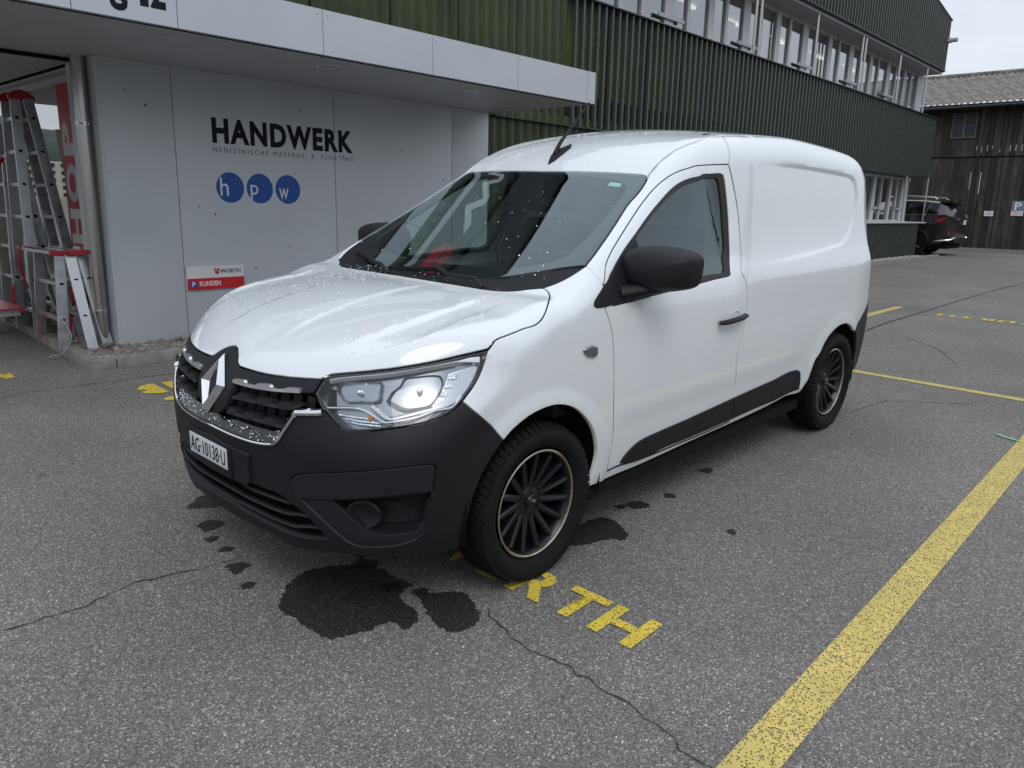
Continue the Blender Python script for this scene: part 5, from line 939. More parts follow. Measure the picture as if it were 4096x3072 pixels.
def F(P):
    x, y, z = P[..., 0], np.abs(P[..., 1]), P[..., 2]
    yy = Y(x, z)
    if RELIEF:
        m = (x < -1.5) & (x > -3.05) & (z > 1.0) & (z < 1.72)
        if m.any():
            s = polysdf(x[m], z[m], EMB); yy = yy.copy(); yy[m] -= .010 * ss(-s, -.004, .024) * ss(-x[m], 1.60, 2.25)
        # swage along the foot of the doors, shoulder line under the window
        yy = yy - .006 * ss(z, .60, .50) * ss(-x, .42, .6) * (1 - ss(-x, 2.2, 2.4))
    fs = (y - yy - flare(x, z)) * .97
    ft = (z - T(x, y)) * .9
    ff = (x - Xf(y, z)) * .93
    fr = (Xr(y, z) - x) * .97
    rs = itp(x, [-3.5, -1.5, -.9, -.3, 0, .3, .7], [.14, .11, .10, .07, .10, .16, .22])
    return rmax(rmax(rmax(ft, fs, rs), ff, .13), fr, .13)
def grad(P, e=2e-3):
    g = np.stack([F(P + np.eye(3)[i] * e) - F(P - np.eye(3)[i] * e) for i in range(3)], -1)
    return g / np.linalg.norm(g, axis=-1, keepdims=True)
def basis(d):
    d = np.array(d, float); d /= np.linalg.norm(d); a = np.array([1., 0, 0]) if abs(d[0]) < .9 else np.array([0, 1., 0])
    e1 = a - d * (a @ d); e1 /= np.linalg.norm(e1); return d, e1, np.cross(d, e1)
def area2(P): x, y = P[:, 0], P[:, 1]; return .5 * np.sum(x * np.roll(y, -1) - np.roll(x, -1) * y)
def join(*cs):
    out = []
    for c in cs:
        for p in c:
            if not out or np.linalg.norm(out[-1] - p) > .0012: out.append(np.array(p, float))
    if np.linalg.norm(out[0] - out[-1]) < .0012: out.pop()
    return np.array(out)
def mir(P): Q = np.array(P, float).copy(); Q[:, 1] *= -1; return Q[::-1]
def dens(P, s=.018, closed=True):
    out = []; n = len(P)
    for i in range(n if closed else n - 1):
        a, b = P[i], P[(i + 1) % n]; k = max(1, int(math.ceil(np.linalg.norm(b - a) / s)))
        for j in range(k): out.append(a + (b - a) * j / k)
    if not closed: out.append(P[-1])
    return np.array(out)
def inset(P, s, fix=None):
    """move a closed 2-D loop inwards by s"""
    n = len(P); sg = 1 if area2(P) > 0 else -1
    a = P - np.roll(P, 1, 0); b = np.roll(P, -1, 0) - P
    na = np.stack([-a[:, 1], a[:, 0]], 1); nb = np.stack([-b[:, 1], b[:, 0]], 1)
    na /= np.linalg.norm(na, axis=1, keepdims=True) + 1e-12; nb /= np.linalg.norm(nb, axis=1, keepdims=True) + 1e-12
    m = na + nb; l = np.linalg.norm(m, axis=1, keepdims=True); m /= l + 1e-9; c = np.maximum((m * na).sum(1, keepdims=True), .45)
    return P + sg * s * m / c, -sg * m
def lift(P2, d, e1, e2, t0, t1, off):
    n = len(P2); base = P2[:, :1] * e1 + P2[:, 1:2] * e2
    ts = np.linspace(t1, t0, 70); A = base[:, None, :] + ts[None, :, None] * d; v = F(A) - off; neg = v < 0
    k = np.maximum(neg.argmax(1), 1); ok = neg.any(1); hi = ts[k - 1].copy(); lo = ts[k].copy()
    for _ in range(22):
        m = (hi + lo) / 2; f = F(base + m[:, None] * d) - off; hi = np.where(f > 0, m, hi); lo = np.where(f > 0, lo, m)
    t = (hi + lo) / 2
    if not ok.all():
        b = np.abs(v).argmin(1); t = np.where(ok, t, ts[b])
    return base + t[:, None] * d
def seam_dens(lp, d):
    dd = np.array([d[0], 0, d[2]]); out = []; n = len(lp)
    for i in range(n):
        a, b = lp[i], lp[(i + 1) % n]
        if abs(a[1]) < 1e-6 and abs(b[1]) < 1e-6:
            k = max(2, int(np.linalg.norm(b - a) / .018)); q = np.array([a + (b - a) * j / k for j in range(k)]); q = onsurf(q, dd); q[:, 1] = 0; q = q[np.r_[True, np.linalg.norm(np.diff(q, axis=0), axis=1) > 1e-4]]; out += list(q)
        else:
            k = max(1, int(math.ceil(np.linalg.norm(b - a) / .018))); out += [a + (b - a) * j / k for j in range(k)]
    return np.array(out)
def panel_geo(loop, d, holes=(), off=0, thick=.014, grid=.028, gap=.0024, seam=False, extra=None, roll=.0022):
    d, e1, e2 = basis(d)
    rings = []
    for i, lp in enumerate([loop] + list(holes)):
        lp = np.asarray(lp, float)
        if seam and i == 0: lp = seam_dens(lp, d)
        else: lp = dens(lp)
        Q = np.stack([lp @ e1, lp @ e2], 1)
        onseam = (np.abs(lp[:, 1]) < 1e-6) if (seam and i == 0) else np.zeros(len(lp), bool)
        if (area2(Q) < 0) != (i > 0): Q = Q[::-1]; lp = lp[::-1]; onseam = onseam[::-1]
        sgn = 1 if i == 0 else -1
        O, nm = inset(Q, sgn * gap); I, _ = inset(Q, sgn * (gap + roll))
        nm = nm * sgn
        if onseam.any():
            n_ = len(Q)
            for j in np.where(onseam)[0]:
                pv, nx = onseam[j - 1], onseam[(j + 1) % n_]
                if pv and nx: O[j] = Q[j]; I[j] = Q[j]
                else:
                    k_ = j - 1 if pv else (j + 1) % n_; dr = Q[k_] - Q[j]; dr = dr / (np.linalg.norm(dr) + 1e-9); O[j] = Q[j] + dr * gap; I[j] = Q[j] + dr * (gap + roll)
        rings.append((lp, O, I, nm, onseam))
    tt = rings[0][0] @ d; t0, t1 = tt.min() - .16, tt.max() + .16
    bound = []; edges = []
    for lp, O, I, nm, os_ in rings:
        k = len(bound); n = len(I); bound += list(I); edges += [(k + j, k + (j + 1) % n) for j in range(n)]
    bound = np.array(bound); lo = bound.min(0); hi = bound.max(0)
    gx, gy = np.meshgrid(np.arange(lo[0] + grid * .5, hi[0], grid), np.arange(lo[1] + grid * .5, hi[1], grid * .87)); gx = gx + (np.arange(gx.shape[0])[:, None] % 2) * grid / 2
    G = np.stack([gx.ravel(), gy.ravel()], 1)
    if extra is not None: G = np.vstack([G, np.stack([extra @ e1, extra @ e2], 1)])
    def inside(Q):
        s = polysdf(Q[:, 0], Q[:, 1], rings[0][2])
        for r in rings[1:]: s = np.maximum(s, -polysdf(Q[:, 0], Q[:, 1], r[2]))
        return s
    G = G[inside(G) < -grid * .33] if len(G) else G
    pts = [Vector(p) for p in bound] + [Vector(p) for p in G]
    vo, eo, fo, *_ = delaunay_2d_cdt(pts, edges, [], 0, 1e-7)
    V2 = np.array([tuple(v) for v in vo]); T_ = np.array([f for f in fo if len(f) == 3])
    cen = V2[T_].mean(1); T_ = T_[inside(cen) < 0]
    a = V2[T_]; ar = (a[:, 1, 0] - a[:, 0, 0]) * (a[:, 2, 1] - a[:, 0, 1]) - (a[:, 1, 1] - a[:, 0, 1]) * (a[:, 2, 0] - a[:, 0, 0]); T_[ar < 0] = T_[ar < 0][:, ::-1]
    V = lift(V2, d, e1, e2, t0, t1, off); Nn = grad(V); V = list(V); NN = list(Nn); FF = [tuple(t) for t in T_]
    # rolled edge and return
    if thick > 0:
        for lp, O, I, nm, os_ in rings:
            n = len(I); A3 = lift(I, d, e1, e2, t0, t1, off); B3 = lift(O, d, e1, e2, t0, t1, off); gA = grad(A3); o3 = nm[:, :1] * e1 + nm[:, 1:2] * e2
            o3 = o3 - gA * (o3 * gA).sum(1, keepdims=True); o3 /= np.linalg.norm(o3, axis=1, keepdims=True) + 1e-9
            Bn = gA + o3; Bn /= np.linalg.norm(Bn, axis=1, keepdims=True)
            B3 = B3 - gA * min(.0012, thick * .3); C3 = B3 - gA * thick
            k = len(V); V += list(A3) + list(B3) + list(C3); NN += list(gA) + list(Bn) + list(o3)
            for j in range(n):
                j2 = (j + 1) % n
                if os_[j] and os_[j2]: continue
                FF += [(k + j, k + n + j, k + n + j2, k + j2), (k + n + j, k + 2 * n + j, k + 2 * n + j2, k + n + j2)]
    return V, NN, FF
def panel(name, loop, d, m, parent, mirror=False, **kw):
    V, NN, FF = panel_geo(loop, d, **kw)
    o = rawmesh(name, V, FF, m, parent, NN)
    if mirror:
        o2 = rawmesh(name, [(v[0], -v[1], v[2]) for v in V], [f[::-1] for f in FF], m, parent, [(q[0], -q[1], q[2]) for q in NN]); return o, o2
    return o
def panel_sym(name, loop, d, m, parent, **kw):
    """a half panel with its seam on the centre line, both halves in one mesh"""
    V, NN, FF = panel_geo(loop, d, seam=True, **kw); n = len(V)
    V = [np.array(v) for v in V]
    V = [v if abs(v[1]) > .0012 else v * (1, 0, 1) for v in V]
    NN = [np.array(q) if abs(v[1]) > 1e-9 else np.array(q) * (1, 0, 1) for q, v in zip(NN, V)]
    V2 = V + [v * (1, -1, 1) for v in V]; N2 = NN + [q * (1, -1, 1) for q in NN]; F2 = FF + [tuple(i + n for i in f[::-1]) for f in FF]
    return rawmesh(name, V2, F2, m, parent, N2)
def onsurf(P, d, off=0):
    d, e1, e2 = basis(d); P = np.asarray(P, float); t = P @ d
    return lift(np.stack([P @ e1, P @ e2], 1), d, e1, e2, t.min() - .25, t.max() + .25, off)
def near(P, q): return int(np.linalg.norm(np.asarray(P) - np.asarray(q), axis=1).argmin())

van = empty('delivery_van', (0, 0, 0), 'white delivery van with black bumper and dark wheels parked on the yellow lettering', 'van')
van.matrix_world = Matrix([[*RG[i], 0] for i in range(3)] + [[0, 0, 0, 1]])
c0 = lambda z, x: [[x, 0, z]]
side_d = (0, .93, .36)
# ---- curves shared by neighbours
hf = C['hood_front'].copy(); nt_ = C['notch']; nt_ = nt_[nt_[:, 1] > 0]; lampA = C['lamp_in'][-1]
il = near(hf, lampA); hood_in = join([[nt_[0][0] - .001, 0, nt_[0][2] + .002]], nt_, hf)
rear0 = C['hood_rear']; rear0 = rear0[rear0[:, 1] > .02]; hr = join(rear0, [[rear0[-1][0] + .001, 0, rear0[-1][2] + .001]])
hood = join(hood_in, C['hood_side'], hr)
panel_sym('hood', hood, (.28, .12, .95), M['paint'], van, grid=.016)
ditch = onsurf([[x, y, 1.7] for x, y in ((-1.0, .607), (-1.08, .602), (-1.2, .600), (-1.32, .602), (-1.45, .608), (-1.53, .614))], (0, 0, 1))
ditch = np.vstack([C['ws_top'][-1:], ditch, C['roof_joint'][:1]])
ditch2 = onsurf([[x, y, 1.7] for x, y in ((-1.62, .622), (-1.75, .636), (-1.9, .648), (-2.1, .656), (-2.4, .66), (-2.7, .66), (-3.0, .655), (-3.15, .65), (-3.3, .635))], (0, 0, 1))
wt = C['ws_top']; wt = wt[wt[:, 1] > .02]
rear_top = onsurf([[x, y, 1.7] for x, y in ((-3.33, .61), (-3.36, .5), (-3.37, .3), (-3.375, 0))], (0, 0, 1))
roof = join([[wt[0][0] + .001, 0, wt[0][2]]], wt, ditch[1:-1] - [0, .006, 0], ditch2 - [0, .006, 0], rear_top)
panel_sym('roof', roof, (0, .05, 1), M['paint'], van, grid=.03, gap=.003)
fender = join(C['hood_side'], C['fend_top'], C['fend_pillar'], C['fend_door'], C['fend_bot'], C['arch_f'], C['fend_bumper'], C['lamp_side'])
panel('front_wing', fender, (.12, .84, .42), M['paint'], van, mirror=True, grid=.018, thick=.02)
pillar = join(C['ws_side'][::-1], ditch, C['roof_joint'][1:], C['door_f'][::-1], C['fend_pillar'][::-1])
panel('roof_pillar', pillar, (.15, .72, .66), M['paint'], van, mirror=True, grid=.02)
# windscreen
wsb = onsurf([[-.33, .69, 1.18], [-.27, .61, 1.16], [-.19, .50, 1.14], [-.135, .38, 1.13], [-.112, .25, 1.12], [-.104, .12, 1.12], [-.102, 0, 1.12]], (.45, 0, .9))
glass = join([[wt[0][0] + .001, 0, wt[0][2]]], wt, C['ws_side'], wsb)
panel_sym('windscreen', glass, (.48, .1, .88), M['wglass'], van, grid=.035, thick=0, gap=.003)
inner = onsurf([[-.925, 0, 1.55], [-.93, .3, 1.55], [-.925, .50, 1.53], [-.90, .545, 1.51], [-.85, .575, 1.48], [-.70, .605, 1.38], [-.55, .628, 1.29], [-.42, .635, 1.22], [-.35, .60, 1.18], [-.28, .5, 1.16], [-.235, .35, 1.15], [-.21, .15, 1.14], [-.205, 0, 1.14]], (.48, 0, .88))
# printed black border: one closed band round the whole pane
go = join(glass); gi = inner
band_out = join(go[go[:, 1] > -1]); full_out = np.vstack([go, mir(go[1:-1])]); full_in = np.vstack([gi, mir(gi[1:-1])])
V, NN, FF = panel_geo(full_out, (.48, 0, .88), holes=[full_in], off=-.004, thick=.001, gap=.004, grid=.05)
rawmesh('windscreen_border', V, FF, M['frit'], van, NN)
cowl = join(wsb[::-1], C['hood_rear'][::-1][C['hood_rear'][::-1][:, 1] > .02], C['fend_top'])
cowl = np.vstack([[[hr[-1][0], 0, hr[-1][2]]], cowl[np.argmin(np.abs(cowl[:, 1])):]]) if False else cowl
hr2 = hr[::-1]
cowl = join(wsb[::-1], C['ws_side'][-1:], C['fend_top'][::-1], C['hood_rear'][:1], hr)
panel_sym('cowl_panel', cowl, (.3, .1, .95), M['plastic'], van, off=-.006, grid=.03, gap=.001)
# door
door = join(C['door_f'], C['door_r'], C['door_b'], C['fend_door'][::-1])
wo = C['win_out'].copy(); wo[:, 0] = np.minimum(wo[:, 0], -.415)
hole = join(wo)
panel('front_door', door, side_d, M['paint'], van, mirror=True, holes=[hole], grid=.02)
wi = join(C['win_in'])
panel('window_surround', hole, side_d, M['seal'], van, mirror=True, holes=[wi], off=-.003, gap=-.001, grid=.03, thick=.02)
wg = onsurf(dens(wi, .03), side_d, -.012)
panel('side_window', wi, side_d, M['sglass'], van, mirror=True, off=-.014, gap=-.006, grid=.04, thick=0)
belt = join([p for p in C['win_out'] if p[2] < 1.12 and p[0] < -.44][::-1])
# black mirror foot in the corner of the window
tri = join([p for p in C['win_out'] if p[0] > -.70 and p[2] > 1.12], [[-.68, .78, 1.27], [-.69, .84, 1.16], [-.70, .86, 1.10]], [[-.66, .868, 1.062], [-.47, .869, 1.052], [-.36, .871, 1.045]], C['mir_tri'][::-1][:-1])
tri = join(C['mir_tri'][:-2], [[-.362, .871, 1.045], [-.47, .869, 1.053], [-.60, .866, 1.062], [-.68, .864, 1.072]], [[-.695, .85, 1.12], [-.69, .80, 1.22], [-.683, .768, 1.296]], [p for p in C['win_out'] if p[0] > -.66 and p[2] > 1.13][::-1])
panel('mirror_foot', tri, side_d, M['plastic'], van, mirror=True, off=.004, gap=.0005, grid=.03, thick=.012)
# sides
rear_seam_top = ditch2[-1]
arch_r = C['arch_r']; arb = C['arch_rb']
seam_up = onsurf([[-3.12, .9, .66], [-3.22, .9, .70], [-3.32, .88, .75], [-3.40, .86, .80]], (-.3, .95, 0))
edge_up = onsurf([[-3.405, .84, .90], [-3.40, .84, 1.05], [-3.39, .83, 1.2], [-3.375, .81, 1.35], [-3.36, .79, 1.5], [-3.34, .75, 1.62], [-3.32, .70, 1.69]], (-.45, .88, .1))
side = join(C['roof_joint'], C['door_r'], C['sill_t_r'], arch_r, seam_up, edge_up, ditch2[::-1])
ex = []
for k in range(7):
    P2, _ = inset(EMB, -.006 + .005 * k); P2 = dens(P2, .016); ex.append(np.stack([P2[:, 0], np.full(len(P2), .85), P2[:, 1]], 1))
ex = onsurf(np.vstack(ex), (-.12, .96, .22))
panel('side_panel', side, (-.12, .96, .22), M['paint'], van, mirror=True, grid=.03, extra=ex, thick=.02)
sill = join(C['fend_door'][-1:], C['door_b'][::-1], C['sill_t_r'], arch_r[:1], C['sill_b'][::-1], C['fend_bot'][:2][::-1])
panel('sill', sill, (0, .97, -.1), M['paint'], van, mirror=True, grid=.04, off=-.004, thick=.03)
cf = join(C['clad_f'], C['door_r'][-6:][C['door_r'][-6:][:, 2] < .45], C['clad_fb'])
cf = join(C['clad_f'], C['clad_fb'])
panel('door_cladding', cf, (0, 1, 0), M['plastic'], van, mirror=True, off=.007, grid=.03, thick=.008, roll=.004)
panel('side_cladding', join(C['clad_r'], C['clad_rb']), (0, 1, 0), M['plastic'], van, mirror=True, off=.007, grid=.03, thick=.008, roll=.004)
# rear corner: bumper end, tail light, doors
rb = join(arch_r[-1:], seam_up, onsurf([[-3.46, .80, .80], [-3.52, .70, .78]], (-.7, .7, 0)), onsurf([[-3.53, .70, .60], [-3.54, .70, .40], [-3.50, .72, .30]], (-.7, .7, 0)), onsurf([[-3.35, .86, .30], [-3.2, .88, .31]], (-.3, .95, 0)), arb[::-1])
panel('rear_bumper', rb, (-.55, .83, 0), M['plastic2'], van, mirror=True, off=.004, grid=.03, thick=.02)
tl = join(edge_up[:4], onsurf([[-3.45, .74, 1.33], [-3.47, .74, 1.2], [-3.49, .75, .9], [-3.47, .78, .81]], (-.7, .7, 0)), seam_up[-1:])
panel('tail_light', tl, (-.6, .8, 0), M['redlens'], van, mirror=True, off=.006, grid=.03)
rd = [[-3.37, 0, 1.70], [-3.37, .3, 1.70], [-3.36, .58, 1.68], [-3.40, .66, 1.55], [-3.44, .70, 1.35], [-3.48, .72, 1.2], [-3.50, .73, .9], [-3.51, .72, .78], [-3.53, 0, .78]]
panel_sym('rear_doors', onsurf(rd, (-1, 0, 0.0)), (-.98, .05, .2), M['paint'], van, grid=.05)
rbm = onsurf([[-3.53, 0, .78], [-3.5, .70, .78], [-3.5, .70, .30], [-3.5, 0, .30]], (-1, 0, 0)); panel_sym('rear_bumper', rbm, (-1, .05, 0), M['plastic2'], van, grid=.08, off=.004)
# ---- bumper (front)
ll = C['lamp_low']; k1 = near(ll, C['chr_out'][0]); bl = ll[:k1 + 1][::-1]
bb = C['bump_bot']; bb = bb[bb[:, 1] > .03]
cu_ = C['chr_u']; cu_ = cu_[cu_[:, 1] > .03]
bump = join([[cu_[-1][0], 0, cu_[-1][2]]], cu_[::-1], C['chr_out'][::-1], bl, C['fend_bumper'][::-1], C['arch_b'], bb, [[.837, 0, bb[-1][2] + .002]])
it = C['intake_top']; ib = C['intake_bot']
intake = join([[.853, 0, .432]], it, ib, [[.846, 0, .326]])
gar = join(C['gar_out'])
# the lower intake crosses the middle, so the bumper half is cut round it instead of holed
i0 = near(it, [.743, .572, .316])
upper = join([[cu_[-1][0], 0, cu_[-1][2]]], cu_[::-1], C['chr_out'][::-1], bl, C['fend_bumper'][::-1], C['arch_b'], bb, [[.837, 0, bb[-1][2] + .002]], [[.846, 0, .326]], ib[::-1], it[::-1], [[.853, 0, .432]])
panel_sym('front_bumper', upper, (.80, .60, 0), M['plastic'], van, holes=[gar], grid=.022, thick=.045, gap=.0012)
lp_ = C['gar_lip']; ga = near(gar, lp_[0]); gb = near(gar, lp_[-1])
if ga < gb: arcA = gar[ga:gb + 1]; arcB = np.vstack([gar[gb:], gar[:ga + 1]])
else: arcA = gar[gb:ga + 1][::-1]; arcB = np.vstack([gar[ga:], gar[:gb + 1]])
if arcA[:, 2].mean() > arcB[:, 2].mean(): top_, low_ = arcA, arcB
else: top_, low_ = arcB, arcA
if np.linalg.norm(top_[0] - lp_[0]) > np.linalg.norm(top_[-1] - lp_[0]): top_ = top_[::-1]
if np.linalg.norm(low_[0] - lp_[0]) > np.linalg.norm(low_[-1] - lp_[0]): low_ = low_[::-1]
for s in (1,):
    panel('bumper_band', join(top_, lp_[::-1]), (.80, .60, 0), M['plastic2'], van, mirror=True, off=.002, gap=.003, thick=.03)
    pk = C['pocket']
    panel('fog_lamp_frame', join(low_, lp_[::-1]), (.80, .60, 0), M['plastic2'], van, mirror=True, off=-.008, gap=.002, thick=.03, holes=[inset3 for inset3 in [join(pk)]])
def recess(name, loop, d, depth, m, mirror=True, off=-.01):
    """walls and floor of a pocket behind an opening"""
    d_, e1, e2 = basis(d); P = dens(join(loop), .03); A = onsurf(P, d, off); c = A.mean(0); B = c + (A - c) * .86 - d_ * depth
    n = len(A); V = list(A) + list(B) + [B.mean(0)]; Fc = [(i, (i + 1) % n, n + (i + 1) % n, n + i) for i in range(n)] + [(n + i, n + (i + 1) % n, 2 * n) for i in range(n)]
    rawmesh(name, V, Fc, m, van)
    if mirror: rawmesh(name, [v * np.array([1, -1, 1]) for v in V], [f[::-1] for f in Fc], m, van)
recess('fog_lamp_pocket', pk, (.80, .60, 0), .07, M['plastic'])
fc = onsurf([[.70, .70, .42]], (.80, .60, 0), -.03)[0]
for s in (1, -1):
    P = [];
    for k in range(24):
        t = 2 * math.pi * k / 24; q = fc + np.array([-.6, .8, 0]) * math.cos(t) * .055 + np.array([0, 0, 1]) * math.sin(t) * .046; P.append((q[0], q[1] * s, q[2]))
    b = MB().tube(P, .007, 6, closed=True); b.obj('fog_lamp_blank', M['plastic2'], van, smooth=True)
    b = MB(); c_ = Vector((fc[0] - .02, (fc[1] - .012) * s, fc[2])); b.add([c_] + [Vector(p) for p in P], [(0, k + 1, (k + 1) % 24 + 1) for k in range(24)]); b.obj('fog_lamp_cover', M['plastic'], van, smooth=True)
    q = C['sensor'][0]; b = MB().lathe([(0, .003), (.011, .0025), (.0125, 0)], 16, 'z'); o = b.obj('parking_sensor', M['plastic'], van, smooth=True)
    nn = grad(np.array([q]))[0]; nn = nn * (1, s, 1); o.location = (q[0] + nn[0] * .003, (q[1]) * s + nn[1] * .003, q[2]); o.rotation_euler = Vector(nn).to_track_quat('Z', 'Y').to_euler()
# lower intake: dark box and three slats
full = np.vstack([intake, mir(intake[1:-1])])
A = full.copy(); Bk = full * (1, .97, 1) - (.10, 0, 0); n = len(A)
rawmesh('intake_duct', list(A - (.012, 0, 0)) + list(Bk) + [Bk.mean(0)], [(i, (i + 1) % n, n + (i + 1) % n, n + i) for i in range(n)] + [(n + i, n + (i + 1) % n, 2 * n) for i in range(n)], M['black'], van)
for k in range(3):
    P = C['islat%d' % k]; P = P[P[:, 1] > .04]; P = np.vstack([mir(P), P]) - (.018, 0, 0)
    MB().tube(P, .013, 8, sy=.55).obj('intake_slat', M['plastic2'], van, smooth=True)
# plinth behind the plate
pl_ = join([[.862, 0, .585]], C['plinth'][C['plinth'][:, 1] > .01], [[.852, .2, .437], [.854, 0, .434]])
panel_sym('plate_plinth', pl_, (1, .1, 0), M['plastic'], van, off=.010, grid=.03, thick=.012, roll=.004)
# number plate, following the bumper's fall
pc = Vector((.882, -.006, .5175)); pt = empty('x'); bpy.data.objects.remove(pt)
def platebox(name, w_, h_, t_, x, m, bev=.002, zc=.5175, yc=-.02):
    b = MB(); b.box((x, yc - w_ / 2, zc - h_ / 2), (x + t_, yc + w_ / 2, zc + h_ / 2)); return b.obj(name, m, van, bevel=bev, smooth=True)
PX = .872
hold = platebox('plate_holder', .325, .118, .010, PX - .012, M['plastic'], .003, .508)
plate = platebox('number_plate', .298, .080, .004, PX, M['plate'], .002)
text('plate_lettering', 'AG·10138·U', (PX + .0042, -.02 - .139, .5175 - .028), (0, 1, 0), (0, 0, 1), .278, .056, M['ink'], van, offset=-.004, depth=.0012)
# ---- grille
gbn = C['gband']; ls = C['logo_sur']; lsp = ls[ls[:, 2] < .81]
band = join([[nt_[0][0] - .001, 0, nt_[0][2] + .002]], nt_, hf[:il + 1], C['lamp_in'][::-1], gbn[::-1], lsp, [[.862, .05, .668], [.864, 0, .662]])
panel_sym('grille_surround', band, (.93, .2, .3), M['plastic'], van, off=.001, grid=.016, gap=.0035, thick=.03)
gop = join([[.80, 0, .86]], [[.80, .2, .845], [.77, .4, .83], [.70, .52, .82]], [[.72, .54, .765]], C['chr_out'], C['chr_u'][C['chr_u'][:, 1] > .03], [[.862, 0, .62]])
gf = np.vstack([gop, mir(gop[1:-1])]); gk = gf - (.075, 0, 0); n = len(gf)
rawmesh('grille_cavity', list(gf - (.012, 0, 0)) + list(gk) + [gk.mean(0)], [(i, (i + 1) % n, n + (i + 1) % n, n + i) for i in range(n)] + [(n + i, n + (i + 1) % n, 2 * n) for i in range(n)], M['black'], van)
lip = cu_[cu_[:, 2] < .70]; lip_in = lip + (-.030, -.016, .042)
lip_in[:, 1] = np.maximum(lip_in[:, 1], 0); lp2 = join([[cu_[-1][0], 0, cu_[-1][2]]], lip[::-1]); li2 = join([[cu_[-1][0] - .030, 0, cu_[-1][2] + .042]], lip_in[::-1])
m_ = min(len(lp2), len(li2)); la = dens(lp2, .02, False); lb = np.stack([np.interp(np.linspace(0, 1, len(la)), np.linspace(0, 1, len(li2)), li2[:, i]) for i in range(3)], 1)
la = np.vstack([mir(la)[:-1], la]); lb = np.vstack([mir(lb)[:-1], lb]); n = len(la)
rawmesh('grille_lower_lip', list(la) + list(lb), [(i, i + 1, n + i + 1, n + i) for i in range(n - 1)], M['gloss'], van, smooth=True)
# chrome outline
co_ = join(C['chr_out'], cu_); co_ = np.vstack([co_, [[cu_[-1][0] + .0, 0, cu_[-1][2]]], mir(co_)]) + (.004, 0, 0)
rr = [(.013 if abs(p[1]) > .45 else .006) for p in co_]
MB().tube(co_, rr, 8, up=(0, 0, 1)).obj('chrome_outline', M['chrome'], van, smooth=True)
for s in (1, -1):
    P = C['chr_bar'] * (1, s, 1); T_ = C['chr_bar_t'] * (1, s, 1)
    tt = np.interp(P[:, 1] * s, (T_[:, 1] * s), T_[:, 2])
    Pd = dens(P, .006, False); ty = np.array([np.interp(p[1] * s, T_[:, 1] * s, T_[:, 2] - np.interp(T_[:, 1] * s, P[:, 1] * s, P[:, 2])) for p in Pd])
    ty = np.clip(ty, .010, .024); n = len(Pd); V = list(Pd + (.006, 0, 0)) + list(Pd + np.stack([np.full(n, .004), np.zeros(n), ty], 1)) + list(Pd + np.stack([np.full(n, -.012), np.zeros(n), ty], 1)) + list(Pd + (-.012, 0, -.002))
    Fc = [(a * n + i, a * n + i + 1, ((a + 1) % 4) * n + i + 1, ((a + 1) % 4) * n + i) for a in range(4) for i in range(n - 1)] + [(0, n, 2 * n, 3 * n), (n - 1, 4 * n - 1, 3 * n - 1, 2 * n - 1)]
    me = MB().add(V, Fc).obj('chrome_grille_bar', M['bright'], van)
    for kk in (0, 1):
        P = dens(C['slat%d' % kk], .008, False); n = len(P); w_ = np.array([.012 if (int((p[1] - .12) / .052 + kk) % 2 == 0) else .024 for p in P])
        top = P + np.stack([np.full(n, -.002), np.zeros(n), w_ - .008], 1); V = []
        for q in (P + (.004, 0, -.006), top, top + (-.045, 0, .0), P + (-.045, 0, -.006)): V += [p * (1, s, 1) for p in q]
        Fc = [(a * n + i, a * n + i + 1, ((a + 1) % 4) * n + i + 1, ((a + 1) % 4) * n + i) for a in range(4) for i in range(n - 1)] + [(0, n, 2 * n, 3 * n), (n - 1, 4 * n - 1, 3 * n - 1, 2 * n - 1)]
        MB().add(V, Fc).obj('grille_slat', M['plastic2'], van)
    b = MB()
    for yv in np.arange(.06, .46, .055):
        xf = float(Xf(np.array(yv), np.array(.72))) - .035; b.bar((xf - .01, yv * s, .64), (xf - .03, (yv + .03) * s, .80), .003, .03)
    b.obj('grille_rib', M['plastic2'], van)
    b = MB().box((.76, .34 * s, .652), (.775, .44 * s, .668)); b.obj('radiator_bracket', M['satin'], van)
# diamond badge: four bevelled bars round a slit
top = Vector((.792, 0, .880)); bot = Vector((.876, 0, .664)); rt = Vector((.842, .086, .778)); it_ = Vector((.803, .004, .828)); ir = Vector((.841, .032, .776)); ib_ = Vector((.866, .004, .722))
for s in (1, -1):
    for a, b_, c_, d_ in ((top, rt, ir, it_), (rt, bot, ib_, ir)):
        q = [Vector((p.x, p.y * s, p.z)) for p in (a, b_, c_, d_)]; nrm = Vector((.94, .0, .34)); mid = [(q[0] + q[3]) / 2 + nrm * .020, (q[1] + q[2]) / 2 + nrm * .020]
        b = MB().add(q + mid, [(0, 1, 5, 4), (4, 5, 2, 3), (3, 2, 1, 0)]); b.obj('badge_facet', M['chrome'], van)
b = MB().prism([(p.x - .004, p.y * s, p.z) for p, s in ((top, 1), (rt, 1), (bot, 1), (rt, -1))], .004, (-1, 0, 0)); b.obj('badge_back', M['gloss'], van)
